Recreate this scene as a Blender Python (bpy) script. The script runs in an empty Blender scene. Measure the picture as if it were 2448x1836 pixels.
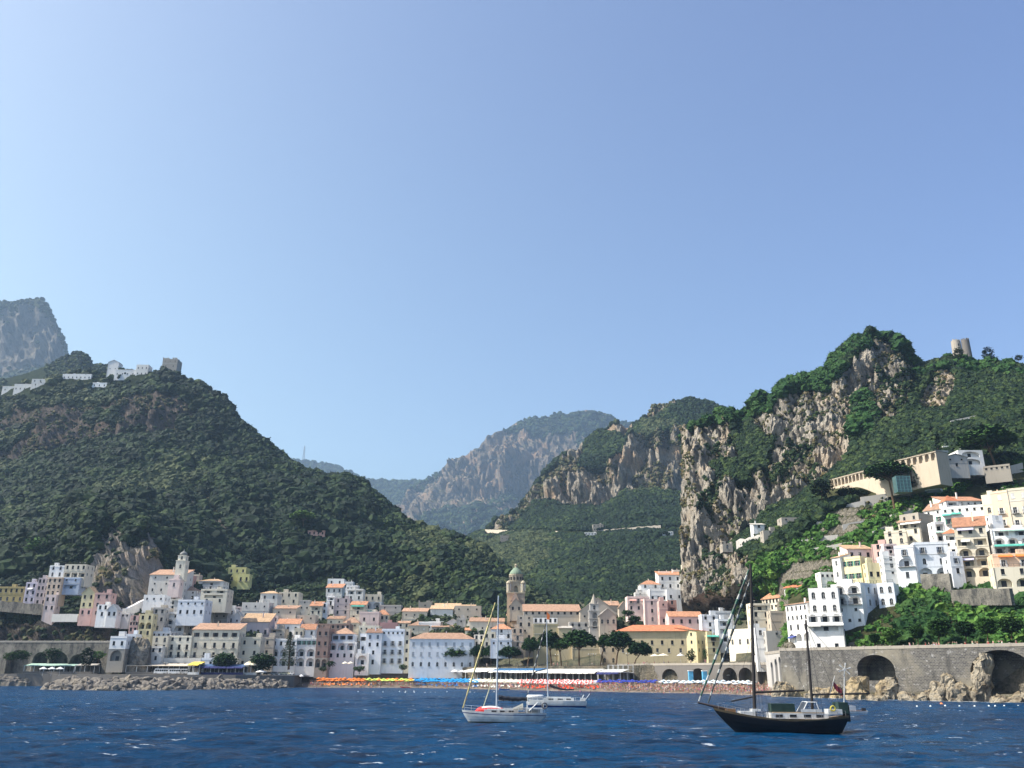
import bpy, bmesh, math, random
from mathutils import Vector, Matrix, noise
from mathutils.bvhtree import BVHTree
from mathutils.geometry import tessellate_polygon
R = math.radians
rnd = random.Random(7)
scene = bpy.context.scene
COL = scene.collection

# ------------------------------------------------------------------ camera model (photo pixels 2448 x 1836)
FPX = 2037.0; PW, PH = 2448.0, 1836.0; CAMZ = 6.0
PITCH = R(18.9); ROLL = R(0.32)
CM = Matrix.Rotation(math.pi / 2 + PITCH, 3, 'X') @ Matrix.Rotation(ROLL, 3, 'Z')
def ray(px, py):
    return (CM @ Vector(((px - PW / 2) / FPX, (PH / 2 - py) / FPX, -1.0))).normalized()
def P(px, py, Y):
    d = ray(px, py); t = Y / d.y
    return Vector((d.x * t, Y, CAMZ + d.z * t))
def PZ(px, py, z):
    d = ray(px, py); t = (z - CAMZ) / d.z
    return Vector((d.x * t, d.y * t, z))
CMI = CM.inverted()
def proj(v):
    c = CMI @ (Vector(v) - Vector((0, 0, CAMZ)))
    return PW / 2 + c.x / -c.z * FPX, PH / 2 - c.y / -c.z * FPX
def G(px, Y, z):                      # world point in the column px at depth Y and height z
    x = 0.0
    for _ in range(4):
        q = proj((x, Y, z)); d = (Vector((x, Y, z - CAMZ))).length
        x += (px - q[0]) / FPX * d
    return Vector((x, Y, z))
def lerp(a, b, t): return a + (b - a) * t
def pl(pts, x, k=1):                  # piecewise-linear lookup over tuples (x, v1, v2..)
    if x <= pts[0][0]: return pts[0][k]
    for a, b in zip(pts, pts[1:]):
        if x <= b[0]:
            return lerp(a[k], b[k], (x - a[0]) / (b[0] - a[0]))
    return pts[-1][k]
DX = [-400, 0, 300, 650, 1000, 1300, 1500, 1650, 1850, 2050, 2448, 2800]
DT = {1640: [400, 400, 395, 430, 440, 400, 375, 355, 305, 260, 236, 215],
      1600: [430, 430, 425, 465, 470, 435, 410, 385, 318, 285, 252, 230],
      1560: [445, 445, 440, 480, 490, 455, 430, 400, 326, 294, 258, 236],
      1520: [460, 460, 452, 500, 520, 490, 455, 415, 334, 303, 268, 245],
      1480: [475, 475, 468, 525, 560, 540, 490, 430, 345, 314, 280, 256],
      1440: [492, 492, 485, 555, 610, 600, 530, 450, 357, 326, 293, 268],
      1400: [510, 510, 505, 590, 660, 680, 580, 470, 370, 339, 306, 280],
      1360: [530, 530, 525, 630, 720, 760, 620, 490, 384, 353, 320, 293],
      1300: [560, 560, 550, 680, 800, 850, 660, 505, 407, 375, 340, 312],
      1200: [620, 620, 600, 760, 900, 950, 700, 530, 445, 412, 375, 345],
      1100: [680, 680, 700, 850, 990, 999, 740, 560, 485, 448, 412, 382],
      1000: [740, 740, 740, 900, 999, 999, 780, 600, 525, 485, 450, 420]}
DK = sorted(DT, reverse=True)
def D(px, py):
    def at(k): return pl(list(zip(DX, DT[k])), px)
    if py >= DK[0]: return at(DK[0])
    for a, b in zip(DK, DK[1:]):
        if py >= b: return lerp(at(a), at(b), (a - py) / (a - b))
    return at(DK[-1])

# ------------------------------------------------------------------ materials
def srgb(r, g, b):
    f = lambda c: (c / 255 / 12.92) if c / 255 <= 0.04045 else ((c / 255 + 0.055) / 1.055) ** 2.4
    return (f(r), f(g), f(b))
MATS = {}
class NT:
    def __init__(s, name):
        s.m = bpy.data.materials.new(name); s.m.use_nodes = True; s.t = s.m.node_tree; s.n = s.t.nodes; s.l = s.t.links
        s.b = s.n['Principled BSDF']
    def a(s, typ, **kw):
        n = s.n.new(typ)
        for k, v in kw.items():
            if k in n.inputs.keys() if isinstance(k, str) else False: n.inputs[k].default_value = v
            else: setattr(n, k, v)
        return n
    def noise(s, scale, vec=None, detail=4, rough=.55):
        n = s.n.new('ShaderNodeTexNoise'); n.inputs['Scale'].default_value = scale; n.inputs['Detail'].default_value = detail
        n.inputs['Roughness'].default_value = rough
        if vec: s.l.new(vec, n.inputs['Vector'])
        return n.outputs['Fac']
    def ramp(s, fac, stops):
        n = s.n.new('ShaderNodeValToRGB'); e = n.color_ramp.elements
        while len(e) < len(stops): e.new(.5)
        for q, (p, c) in zip(e, stops):
            q.position = p; q.color = (c, c, c, 1) if isinstance(c, (int, float)) else (*c, 1)
        s.l.new(fac, n.inputs[0]); return n.outputs[0]
    def mix(s, a, b, fac, mode='MIX'):
        n = s.n.new('ShaderNodeMix'); n.data_type = 'RGBA'; n.blend_type = mode
        for v, i in ((fac, 0), (a, 6), (b, 7)):
            if isinstance(v, (int, float)): n.inputs[i].default_value = v
            elif isinstance(v, tuple): n.inputs[i].default_value = (*v, 1)
            else: s.l.new(v, n.inputs[i])
        return n.outputs[2]
    def geo(s): return s.n.new('ShaderNodeNewGeometry').outputs['Position']
    def objc(s): return s.n.new('ShaderNodeTexCoord').outputs['Object']
    def mapv(s, vec, sc):
        n = s.n.new('ShaderNodeMapping'); n.inputs['Scale'].default_value = sc; s.l.new(vec, n.inputs[0]); return n.outputs[0]
    def mathx(s, v, m, a):
        n = s.n.new('ShaderNodeMath'); n.operation = 'MULTIPLY_ADD'; s.l.new(v, n.inputs[0]); n.inputs[1].default_value = m; n.inputs[2].default_value = a; return n.outputs[0]
    def rand(s): return s.n.new('ShaderNodeObjectInfo').outputs['Random']
    def bump(s, h, strength=.5, dist=.1):
        n = s.n.new('ShaderNodeBump'); n.inputs['Strength'].default_value = strength; n.inputs['Distance'].default_value = dist
        s.l.new(h, n.inputs['Height']); s.l.new(n.outputs[0], s.b.inputs['Normal'])
    def fin(s, col, rough=.85, spec=.2, metal=0):
        if isinstance(col, tuple): s.b.inputs['Base Color'].default_value = (*col, 1)
        else: s.l.new(col, s.b.inputs['Base Color'])
        s.b.inputs['Roughness'].default_value = rough; s.b.inputs['Specular IOR Level'].default_value = spec
        s.b.inputs['Metallic'].default_value = metal
        return s.m
def plain(name, col, rough=.6, spec=.3, metal=0):
    k = ('plain', name)
    if k not in MATS:
        t = NT(name); n = t.noise(.9, t.geo(), 3)
        MATS[k] = t.fin(t.mix(col, tuple(c * .72 for c in col), t.ramp(n, [(.4, 0), (.7, 1)])), rough, spec, metal)
    return MATS[k]
PC = {'white': (.80, .79, .76), 'offwhite': (.70, .68, .62), 'bluewhite': (.70, .75, .82), 'cream': (.70, .62, .45), 'pale': (.72, .66, .50),
      'yellow': (.68, .58, .28), 'mustard': (.48, .36, .10), 'lemon': (.58, .56, .16), 'peach': (.70, .50, .33), 'pink': (.66, .38, .32),
      'palepink': (.72, .55, .50), 'mauve': (.48, .40, .42), 'salmon': (.60, .30, .22), 'brown': (.30, .19, .15), 'beige': (.52, .44, .33),
      'sand': (.52, .42, .29), 'stone': (.34, .30, .24), 'grey': (.42, .40, .37), 'darkstone': (.17, .155, .14), 'ochre': (.60, .49, .26), 'lilac': (.58, .52, .62),
      'bluepaint': (.42, .52, .68), 'rose': (.45, .22, .22), 'olive': (.42, .36, .19), 'orangepaint': (.78, .50, .30)}
def plaster(c):
    k = ('pl', c)
    if k not in MATS:
        t = NT('plaster_' + c); p = t.geo(); col = PC[c]; g_ = sum(col) / 3; col = tuple(lerp(x, g_ * 1.06, .28) for x in col)
        streak = t.noise(1.0, t.mapv(p, (.9, .9, .12)), 5, .65)
        blot = t.noise(.12, p, 5, .6); fine = t.noise(3.0, p, 3)
        c1 = t.mix(col, tuple(x * .62 for x in (col[0] * 1.0, col[1] * .96, col[2] * .9)), t.ramp(streak, [(.52, 0), (.78, .75)]))
        c2 = t.mix(c1, tuple(min(1, x * 1.12) for x in col), t.ramp(blot, [(.45, 0), (.7, .6)]))
        c3 = t.mix(c2, (.10, .09, .075), t.ramp(t.noise(.5, t.mapv(p, (1, 1, .35)), 6, .7), [(.60, 0), (.82, .4 if c not in ('stone', 'darkstone') else .8)]))
        r = t.ramp(t.rand(), [(0, .86), (1, 1.08)])
        c4 = t.mix(c3, r, 1.0, 'MULTIPLY')
        t.bump(fine, .25, .03)
        MATS[k] = t.fin(c4, .92, .1)
    return MATS[k]
def roofmat(c):
    k = ('roof', c)
    if k not in MATS:
        col = {'orange': (.48, .25, .155), 'terra': (.42, .27, .19), 'red': (.52, .20, .11), 'tan': (.55, .38, .24), 'brownroof': (.24, .15, .11), 'slab': (.50, .47, .42)}[c]
        t = NT('roof_tiles_' + c); p = t.geo(); o = t.objc()
        w = t.n.new('ShaderNodeTexWave'); w.inputs['Scale'].default_value = 1.4; w.inputs['Distortion'].default_value = 1.2; t.l.new(t.mapv(o, (1, .15, .15)), w.inputs['Vector'])
        v = t.noise(.8, p, 6, .7)
        a = t.mix(col, tuple(x * .5 for x in col), t.ramp(v, [(.42, 0), (.68, .9)]))
        b = t.mix(a, tuple(min(1, x * 1.35) for x in col), t.ramp(t.noise(2.6, p, 3), [(.5, 0), (.75, .7)]))
        c4 = t.mix(b, t.ramp(t.rand(), [(0, .8), (1, 1.1)]), 1.0, 'MULTIPLY')
        if c != 'slab': t.bump(w.outputs['Fac'], .6, .12)
        MATS[k] = t.fin(c4, .9, .1)
    return MATS[k]
def leafmat(name, c1, c2, c3):
    k = ('leaf', name)
    if k not in MATS:
        t = NT('foliage_' + name)
        r = t.ramp(t.rand(), [(0, c1), (.55, c2), (1, c3)])
        n = t.noise(.45, t.geo(), 5, .7)
        c = t.mix(r, t.ramp(n, [(.3, .55), (.7, 1.35)]), 1.0, 'MULTIPLY')
        MATS[k] = t.fin(c, .8, .15)
    return MATS[k]
FOR = leafmat('forest', (.005, .014, .009), (.014, .032, .012), (.042, .066, .020))
OLV = leafmat('olive_grove', (.022, .036, .018), (.045, .062, .028), (.075, .090, .038))
DKF = leafmat('holm_oak', (.004, .012, .007), (.008, .021, .009), (.020, .040, .013))
PINE = leafmat('pine', (.012, .040, .010), (.020, .058, .014), (.036, .080, .018))
LUSH = leafmat('garden', (.026, .070, .014), (.048, .12, .022), (.10, .18, .035))
SCRUB = leafmat('scrub', (.045, .058, .028), (.085, .085, .040), (.14, .11, .055))
GLASS = None
def winmats():
    t = NT('window_glass'); g = t.fin(t.mix((.012, .014, .018), (.045, .05, .06), t.ramp(t.rand(), [(.6, 0), (.9, 1)])), .35, .25)
    return g
GLASS = winmats()
SH = {'n': plain('brown_shutter', (.055, .035, .025)), 'g': plain('green_shutter', (.03, .17, .12)), 'w': plain('white_shutter', (.62, .62, .60)),
      'b': plain('grey_blue_shutter', (.16, .20, .26)), 'k': plain('dark_frame', (.03, .03, .03)), 'l': plain('pale_grey_shutter', (.36, .40, .45))}
WHT = plain('white_paint', (.78, .78, .76)); IRON = plain('dark_iron', (.035, .035, .04), .5, .4)
TRUNK = plain('bark', (.13, .085, .055), .95, .05); WOOD = plain('teak_wood', (.22, .13, .07))

def rockmaterial(name, base, dark, warm, green, gfac=.5, attr=True, sc=1.0, terr=False, weathered=False):
    t = NT(name); p = t.geo()
    big = t.noise(.035 * sc, p, 8, .65); st = t.noise(.16 * sc, t.mapv(p, (1, 1, .38)), 9, .72); f = t.noise(.9 * sc, p, 5, .7)
    c = t.mix(base, dark, t.ramp(st, [(.44, 0), (.60, 1)]))
    c = t.mix(c, warm, t.ramp(big, [(.50, 0), (.62, .85)]))
    c = t.mix(c, tuple(x * .35 for x in dark), t.ramp(f, [(.55, 0), (.70, .8)]))
    nrm = t.n.new('ShaderNodeSeparateXYZ'); t.l.new(t.n.new('ShaderNodeNewGeometry').outputs['True Normal'], nrm.inputs[0])
    ledge = t.ramp(nrm.outputs['Z'], [(.45, 0), (.72, gfac)])
    c = t.mix(c, green, ledge)
    if attr:
        at = t.n.new('ShaderNodeAttribute'); at.attribute_name = 'rock'
        soil = t.mix(green, tuple(x * .55 for x in green), t.ramp(t.noise(.2 * sc, p, 5), [(.4, 0), (.6, 1)]))
        if terr: soil = t.mix(t.mix((.30, .27, .22), (.15, .14, .11), t.ramp(f, [(.4, 0), (.6, 1)])), soil, t.ramp(nrm.outputs['Z'], [(.42, 0), (.62, 1)]))
        if weathered: c = t.mix(t.mix(c, (.33, .31, .32), 1.0, 'MULTIPLY'), c, t.ramp(at.outputs['Fac'], [(.66, 0), (.92, 1)]))  # darkens partly rocky areas: brownish tone plus shade put into the colour
        m = t.n.new('ShaderNodeMath'); m.operation = 'ADD'; t.l.new(at.outputs['Fac'], m.inputs[0])
        n2 = t.n.new('ShaderNodeMath'); n2.operation = 'MULTIPLY_ADD'; t.l.new(t.noise(.06 * sc, p, 6, .7), n2.inputs[0]); n2.inputs[1].default_value = 1.2; n2.inputs[2].default_value = -.6
        t.l.new(n2.outputs[0], m.inputs[1])
        c = t.mix(soil, c, t.ramp(m.outputs[0], [(.38, 0), (.55, 1)]))
    h = t.n.new('ShaderNodeMath'); h.operation = 'ADD'; t.l.new(st, h.inputs[0]); t.l.new(f, h.inputs[1])
    t.bump(h.outputs[0], 1.0, 2.2 / sc)
    return t.fin(c, .95, .05)
ROCK_R = rockmaterial('limestone_cliff', (.44, .40, .34), (.13, .125, .115), (.50, .41, .31), (.09, .095, .045), terr=True)
ROCK_L = rockmaterial('shaded_limestone', (.36, .32, .28), (.14, .13, .12), (.40, .31, .23), (.022, .034, .014), weathered=True)  # weathered flag paints shade into the upper cliff band, beside its brownish tone
ROCK_P = rockmaterial('peak_rock', (.17, .155, .14), (.09, .085, .08), (.20, .17, .13), (.04, .05, .025), sc=.4)  # darker rock colour stands in for shade on the peak
ROCK_U = None
ROCK_M = rockmaterial('far_limestone', (.38, .34, .28), (.13, .12, .105), (.42, .30, .20), (.030, .045, .018), sc=.6)
TOWNG = rockmaterial('town_slope', (.20, .18, .14), (.08, .08, .065), (.24, .20, .14), (.05, .07, .03), .4, attr=False, sc=1.5)
ROCK_F = rockmaterial('mountain_rock', (.20, .165, .125), (.07, .065, .06), (.30, .20, .13), (.04, .048, .025), .8, sc=.3)
SHORE = rockmaterial('shore_rock', (.46, .41, .32), (.15, .13, .105), (.56, .44, .26), (.30, .22, .10), .3, attr=False, sc=2.2)
CRAG = rockmaterial('crag_stone', (.34, .31, .27), (.13, .12, .11), (.40, .32, .22), (.06, .08, .03), .4, attr=False, sc=1.6)
BOULD = rockmaterial('boulder_rock', (.27, .245, .22), (.10, .095, .09), (.32, .28, .22), (.24, .22, .19), .5, attr=False, sc=3)
STONEW = rockmaterial('old_masonry', (.21, .20, .175), (.085, .085, .085), (.32, .30, .26), (.2, .18, .15), .2, attr=False, sc=3)

def masonry():
    t = NT('sea_wall_masonry'); o = t.objc(); mp = t.n.new('ShaderNodeCombineXYZ'); sp = t.n.new('ShaderNodeSeparateXYZ'); t.l.new(o, sp.inputs[0]); t.l.new(sp.outputs['X'], mp.inputs['X']); t.l.new(sp.outputs['Z'], mp.inputs['Y'])
    b = t.n.new('ShaderNodeTexBrick'); t.l.new(mp.outputs[0], b.inputs['Vector']); b.inputs['Scale'].default_value = 1.0; b.inputs['Brick Width'].default_value = .9; b.inputs['Row Height'].default_value = .42; b.inputs['Mortar Size'].default_value = .04
    b.inputs['Color1'].default_value = (.125, .12, .11, 1); b.inputs['Color2'].default_value = (.06, .06, .062, 1); b.inputs['Mortar'].default_value = (.20, .19, .17, 1)
    p = t.geo(); c = t.mix(b.outputs['Color'], (.24, .22, .175), t.ramp(t.noise(.05, p, 5, .6), [(.54, 0), (.66, .8)]))
    c = t.mix(c, (.42, .42, .42), t.ramp(t.noise(.55, t.mapv(p, (1, 1, 1.6)), 9, .75), [(.56, 0), (.66, .75)]))
    c = t.mix(c, (.045, .045, .045), t.ramp(t.noise(.35, t.mapv(p, (1, 1, .2)), 7, .7), [(.52, 0), (.70, .85)]))
    zz = t.n.new('ShaderNodeSeparateXYZ'); t.l.new(p, zz.inputs[0]); c = t.mix((.10, .085, .04), c, t.ramp(t.mathx(zz.outputs['Z'], .12, .1), [(.25, .2), (.42, 1)]))
    t.bump(b.outputs['Fac'], .5, .05); return t.fin(c, .95, .08)
# ------------------------------------------------------------------ object helpers
def tag(o, label=None, cat=None, group=None, kind=None):
    if label: o['label'] = label
    if cat: o['category'] = cat
    if group: o['group'] = group
    if kind: o['kind'] = kind
    return o
def thing(name, label, cat, loc=(0, 0, 0), rz=0, group=None):
    o = bpy.data.objects.new(name, None); COL.objects.link(o); o.location = loc; o.rotation_euler = (0, 0, rz)
    o.empty_display_size = .3
    return tag(o, label, cat, group)
def mesh_obj(name, me, parent=None, loc=(0, 0, 0), rz=0):
    o = bpy.data.objects.new(name, me); COL.objects.link(o); o.location = loc; o.rotation_euler = (0, 0, rz)
    if parent: o.parent = parent
    return o
class MB:
    def __init__(s): s.v = []; s.f = []; s.m = []; s.mats = []
    def mi(s, mat):
        if mat not in s.mats: s.mats.append(mat)
        return s.mats.index(mat)
    def face(s, pts, mat):
        i = len(s.v); s.v.extend([tuple(p) for p in pts]); s.f.append(tuple(range(i, i + len(pts)))); s.m.append(s.mi(mat))
    def box(s, x0, x1, y0, y1, z0, z1, mat):
        a = [(x0, y0, z0), (x1, y0, z0), (x1, y1, z0), (x0, y1, z0), (x0, y0, z1), (x1, y0, z1), (x1, y1, z1), (x0, y1, z1)]
        for q in ((0, 3, 2, 1), (4, 5, 6, 7), (0, 1, 5, 4), (1, 2, 6, 5), (2, 3, 7, 6), (3, 0, 4, 7)):
            s.face([a[k] for k in q], mat)
    def tube(s, a, b, r0, r1, mat, n=6, caps=True):
        a, b = Vector(a), Vector(b); d = (b - a)
        if d.length < 1e-6: return
        d.normalize(); u = d.orthogonal().normalized(); w = d.cross(u)
        A = [a + (u * math.cos(k * 2 * math.pi / n) + w * math.sin(k * 2 * math.pi / n)) * r0 for k in range(n)]
        B = [b + (u * math.cos(k * 2 * math.pi / n) + w * math.sin(k * 2 * math.pi / n)) * r1 for k in range(n)]
        for k in range(n):
            j = (k + 1) % n; s.face([A[k], A[j], B[j], B[k]], mat)
        if caps: s.face(A[::-1], mat); s.face(B, mat)
    def path(s, pts, rs, mat, n=6):
        for k in range(len(pts) - 1):
            s.tube(pts[k], pts[k + 1], rs[k], rs[k + 1], mat, n, True)
    def lathe(s, c, prof, mat, n=12):       # prof: (r, z)
        c = Vector(c)
        for (r0, z0), (r1, z1) in zip(prof, prof[1:]):
            for k in range(n):
                a0, a1 = k * 2 * math.pi / n, (k + 1) * 2 * math.pi / n
                q = [c + Vector((r0 * math.cos(a0), r0 * math.sin(a0), z0)), c + Vector((r0 * math.cos(a1), r0 * math.sin(a1), z0)),
                     c + Vector((r1 * math.cos(a1), r1 * math.sin(a1), z1)), c + Vector((r1 * math.cos(a0), r1 * math.sin(a0), z1))]
                if r0 < 1e-4: q = [q[0], q[2], q[3]]
                elif r1 < 1e-4: q = [q[0], q[1], q[2]]
                s.face(q, mat)
    def me(s, name, smooth=False, merge=False):
        me = bpy.data.meshes.new(name); me.from_pydata(s.v, [], s.f)
        for m in s.mats: me.materials.append(m)
        me.polygons.foreach_set('material_index', s.m)
        if smooth: me.polygons.foreach_set('use_smooth', [True] * len(s.f))
        if merge:
            bm = bmesh.new(); bm.from_mesh(me); bmesh.ops.remove_doubles(bm, verts=bm.verts, dist=.001)
            bmesh.ops.recalc_face_normals(bm, faces=bm.faces); bm.to_mesh(me); bm.free()
        me.update(); return me
    def build(s, name, parent=None, loc=(0, 0, 0), rz=0, smooth=False, merge=False):
        return mesh_obj(name, s.me(name, smooth, merge), parent, loc, rz)
def inpoly(x, y, poly):
    c = False; j = len(poly) - 1
    for i in range(len(poly)):
        xi, yi = poly[i]; xj, yj = poly[j]
        if (yi > y) != (yj > y) and x < (xj - xi) * (y - yi) / (yj - yi) + xi: c = not c
        j = i
    return c
# ------------------------------------------------------------------ terrain sheets
SHEETS = {}
def sheet(name, px0, px1, nx, rows, mat, polys, amp, fine=1, seed=0, nr=10, rockamp=1.0, label=None, soft=None, terrace=None):
    """rows: callables px -> Vector, from behind the ridge down to the foot; one continuous ground sheet"""
    base = []
    for i in range(nx + 1):
        px = lerp(px0, px1, i / nx)
        ctrl = [r(px) for r in rows]
        col = []
        for j in range(len(ctrl) - 1):
            seg = nr[j] if isinstance(nr, (list, tuple)) else nr
            for k in range(seg): col.append(ctrl[j].lerp(ctrl[j + 1], k / seg))
        col.append(ctrl[-1]); base.append((px, col))
    nv = len(base[0][1]); verts = []; rock = []
    off = Vector((seed * 31.7, seed * 17.3, seed * 5.1))
    for px, col in base:
        for j, v in enumerate(col):
            q = proj(v) if v.y > 5 else (0, 0)
            j1 = noise.noise(v * .02 + off) * 14; j2 = noise.noise(v * .02 - off) * 14
            m = 0.0
            for pg, val in polys:
                if inpoly(q[0] + j1, q[1] + j2, pg): m = max(m, val) if val > 0 else (0.0 if m < 2 else m)
            rock.append(m)
            h = noise.fractal(Vector((v.x, v.y, v.z * .6)) * (.012 * fine) + off, 1.0, 2.1, 6) * amp
            if m > 0:
                w = Vector((v.x * .05, v.y * .03, v.z * .022)) * fine + off
                rr = abs(noise.noise(w)) + .5 * abs(noise.noise(w * 2.3)) + .28 * abs(noise.noise(w * 5.1)) + .15 * abs(noise.noise(w * 11))
                h += (rr - .55) * 30 * rockamp * m
            edge = min(1, min(j, nv - 1 - j) / 6)
            n = Vector((-.25, -.8, .55))
            if v.z < 3: edge *= max(0, v.z / 3)
            vv = v + n * h * edge
            if terrace and m == 0 and inpoly(q[0], q[1], terrace):
                st = 5.0; k = math.floor(vv.z / st); fz = vv.z / st - k; vv.z = st * (k + max(0, (fz - .72) / .28))
            verts.append(vv)
    faces = []
    for i in range(nx):
        for j in range(nv - 1):
            a = i * nv + j; faces.append((a, a + 1, a + nv + 1, a + nv))
    me = bpy.data.meshes.new(name); me.from_pydata(verts, [], faces); me.materials.append(mat)
    at = me.attributes.new('rock', 'FLOAT', 'POINT'); at.data.foreach_set('value', [min(1, r) for r in rock])
    me.update()
    o = mesh_obj(name, me); tag(o, label, None, None, 'structure')
    bvh = BVHTree.FromPolygons(verts, faces)
    SHEETS[name] = (verts, faces, rock, bvh)
    return o
def rowP(pts, dy=0, dY=0):
    return lambda px: P(px, pl(pts, px, 1) + dy, pl(pts, px, 2) + dY)
def rowD(pts, dY=3):
    def f(px):
        py = pl(pts, px, 1); return P(px, py, D(px, py) + dY)
    return f
def back(r, dy=200, dz=-120):
    def f(px):
        v = r(px); k = (v.y + dy) / v.y; return Vector((v.x * k, v.y + dy, v.z + dz))
    return f
WL = [(-400, 455), (200, 440), (560, 430), (700, 440), (1000, 448), (1300, 385), (1560, 352), (1700, 335), (1850, 306), (2000, 280), (2448, 240), (2800, 215)]   # waterline depth
def wl(px): return pl(WL, px)

# left hill above the town
LR = [(-350, 955, 1050), (0, 930, 1000), (130, 905, 980), (270, 886, 960), (385, 875, 940), (432, 888, 930), (470, 902, 920), (500, 938, 915), (540, 958, 905), (562, 996, 900), (600, 1033, 890), (660, 1076, 880), (735, 1128, 870), (800, 1137, 840), (865, 1158, 820), (935, 1219, 800), (985, 1245, 770), (1080, 1277, 740), (1150, 1307, 720), (1210, 1360, 700), (1260, 1410, 690), (1320, 1450, 680)]
r0 = rowP(LR)
LHP = [([(-400, 965), (0, 968), (200, 955), (300, 928), (430, 930), (470, 985), (440, 1035), (300, 1045), (150, 1075), (0, 1105), (-400, 1120)], .62),
       ([(190, 1445), (196, 1330), (212, 1250), (240, 1222), (272, 1232), (285, 1275), (345, 1258), (385, 1310), (394, 1390), (372, 1425), (300, 1450)], 1.0),
       ([(485, 1160), (505, 1160), (512, 1210), (540, 1250), (600, 1310), (590, 1330), (530, 1270), (495, 1230)], .75),
       ([(-400, 1440), (130, 1450), (260, 1470), (290, 1500), (250, 1560), (-400, 1545)], .62),
       ([(285, 1520), (360, 1515), (365, 1600), (285, 1600)], 1.0),
       ([(650, 1470), (700, 1470), (700, 1510), (560, 1500)], .8)]
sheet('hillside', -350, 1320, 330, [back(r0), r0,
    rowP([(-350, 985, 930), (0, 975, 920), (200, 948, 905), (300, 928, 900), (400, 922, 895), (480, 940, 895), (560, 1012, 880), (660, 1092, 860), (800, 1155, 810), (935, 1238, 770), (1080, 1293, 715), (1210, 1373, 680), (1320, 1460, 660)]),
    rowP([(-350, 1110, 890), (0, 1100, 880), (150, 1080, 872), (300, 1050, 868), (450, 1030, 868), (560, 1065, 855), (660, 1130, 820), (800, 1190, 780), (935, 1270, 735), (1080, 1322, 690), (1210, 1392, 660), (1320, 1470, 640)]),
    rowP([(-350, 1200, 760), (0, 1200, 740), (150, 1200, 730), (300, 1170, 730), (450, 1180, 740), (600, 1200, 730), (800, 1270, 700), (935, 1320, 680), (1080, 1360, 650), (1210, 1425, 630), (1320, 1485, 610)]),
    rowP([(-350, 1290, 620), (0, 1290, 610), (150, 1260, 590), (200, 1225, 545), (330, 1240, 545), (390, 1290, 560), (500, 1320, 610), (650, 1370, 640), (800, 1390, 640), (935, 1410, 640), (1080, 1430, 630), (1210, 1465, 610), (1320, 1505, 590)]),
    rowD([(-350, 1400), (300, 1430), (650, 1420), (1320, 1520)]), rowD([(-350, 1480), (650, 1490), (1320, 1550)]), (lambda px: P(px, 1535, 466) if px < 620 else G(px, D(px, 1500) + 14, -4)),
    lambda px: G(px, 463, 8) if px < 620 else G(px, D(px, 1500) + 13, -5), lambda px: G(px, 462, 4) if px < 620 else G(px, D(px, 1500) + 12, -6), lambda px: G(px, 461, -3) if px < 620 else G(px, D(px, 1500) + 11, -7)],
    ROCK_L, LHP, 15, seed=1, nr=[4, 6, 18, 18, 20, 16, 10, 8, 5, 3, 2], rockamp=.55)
# town ground in the valley and the beach
def zroad(px): return pl([(560, 6.3), (1050, 6.6), (1110, 10.2), (1500, 10.6), (1700, 11.5), (1860, 13.0)], px)
def flatY(px): return max(wl(px) + 66, D(px, 1583) + 12, 460 if 1440 < px < 1760 else 0)
TG = sheet('ground', 600, 1880, 160, [lambda px: P(px, 1440, max(D(px, 1440) + 30, flatY(px) + 60)), lambda px: P(px, 1485, max(D(px, 1485) + 14, flatY(px) + 30)), lambda px: P(px, 1535, max(D(px, 1535) + 14, flatY(px) + 14)), lambda px: G(px, flatY(px), zroad(px) + .6),
    lambda px: G(px, wl(px) + 60, zroad(px) + .2), lambda px: G(px, wl(px) + 46, zroad(px)), lambda px: G(px, wl(px) + 45.6, 2.9)],
    TOWNG, [], .3, seed=3, nr=4)
SAND = NT('dark_sand'); _p = SAND.geo()
SAND = SAND.fin(SAND.mix((.19, .155, .125), (.10, .085, .07), SAND.ramp(SAND.noise(.25, _p, 6), [(.4, 0), (.6, 1)])), .95, .1)
sheet('beach', 640, 1880, 160, [lambda px: G(px, wl(px) + 47, 3.0), lambda px: G(px, wl(px) + 30, 2.6), lambda px: G(px, wl(px) + 8, .9), lambda px: G(px, wl(px) - 6, -1.5)], SAND, [], .25, seed=4, nr=6)

# right headland
RR = [(1616, 1062, 660), (1628, 1030, 600), (1640, 1020, 585), (1665, 1002, 585), (1700, 996, 585), (1740, 985, 585), (1781, 992, 585), (1802, 970, 582), (1850, 948, 580), (1883, 914, 575), (1930, 896, 570), (1975, 884, 565), (1988, 860, 565), (2010, 840, 560), (2050, 812, 560), (2090, 802, 560), (2115, 802, 560), (2150, 814, 560), (2168, 846, 560), (2198, 872, 555), (2230, 866, 550), (2270, 852, 545), (2330, 868, 540), (2400, 872, 530), (2448, 876, 520), (2560, 890, 500), (2800, 910, 480)]
rr = rowP(RR)
RHP = [([(1400, 1000), (1790, 985), (1880, 935), (1960, 925), (1995, 900), (2040, 860), (2075, 805), (2120, 800), (2160, 840), (2190, 875), (2175, 960), (2150, 995), (2090, 1005), (2045, 1020), (2030, 1090), (1960, 1145), (1900, 1195), (1840, 1205), (1800, 1245), (1750, 1310), (1800, 1330), (1800, 1400), (1830, 1440), (1820, 1480), (1860, 1580), (1400, 1580)], 1.0),
       ([(2195, 955), (2215, 900), (2260, 870), (2290, 900), (2270, 975), (2215, 975)], .8),
       ([(1860, 1540), (2130, 1540), (2130, 1600), (1860, 1600)], .4),
       ([(2050, 1250), (2100, 1225), (2250, 1190), (2260, 1205), (2120, 1260)], .5)]
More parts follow.
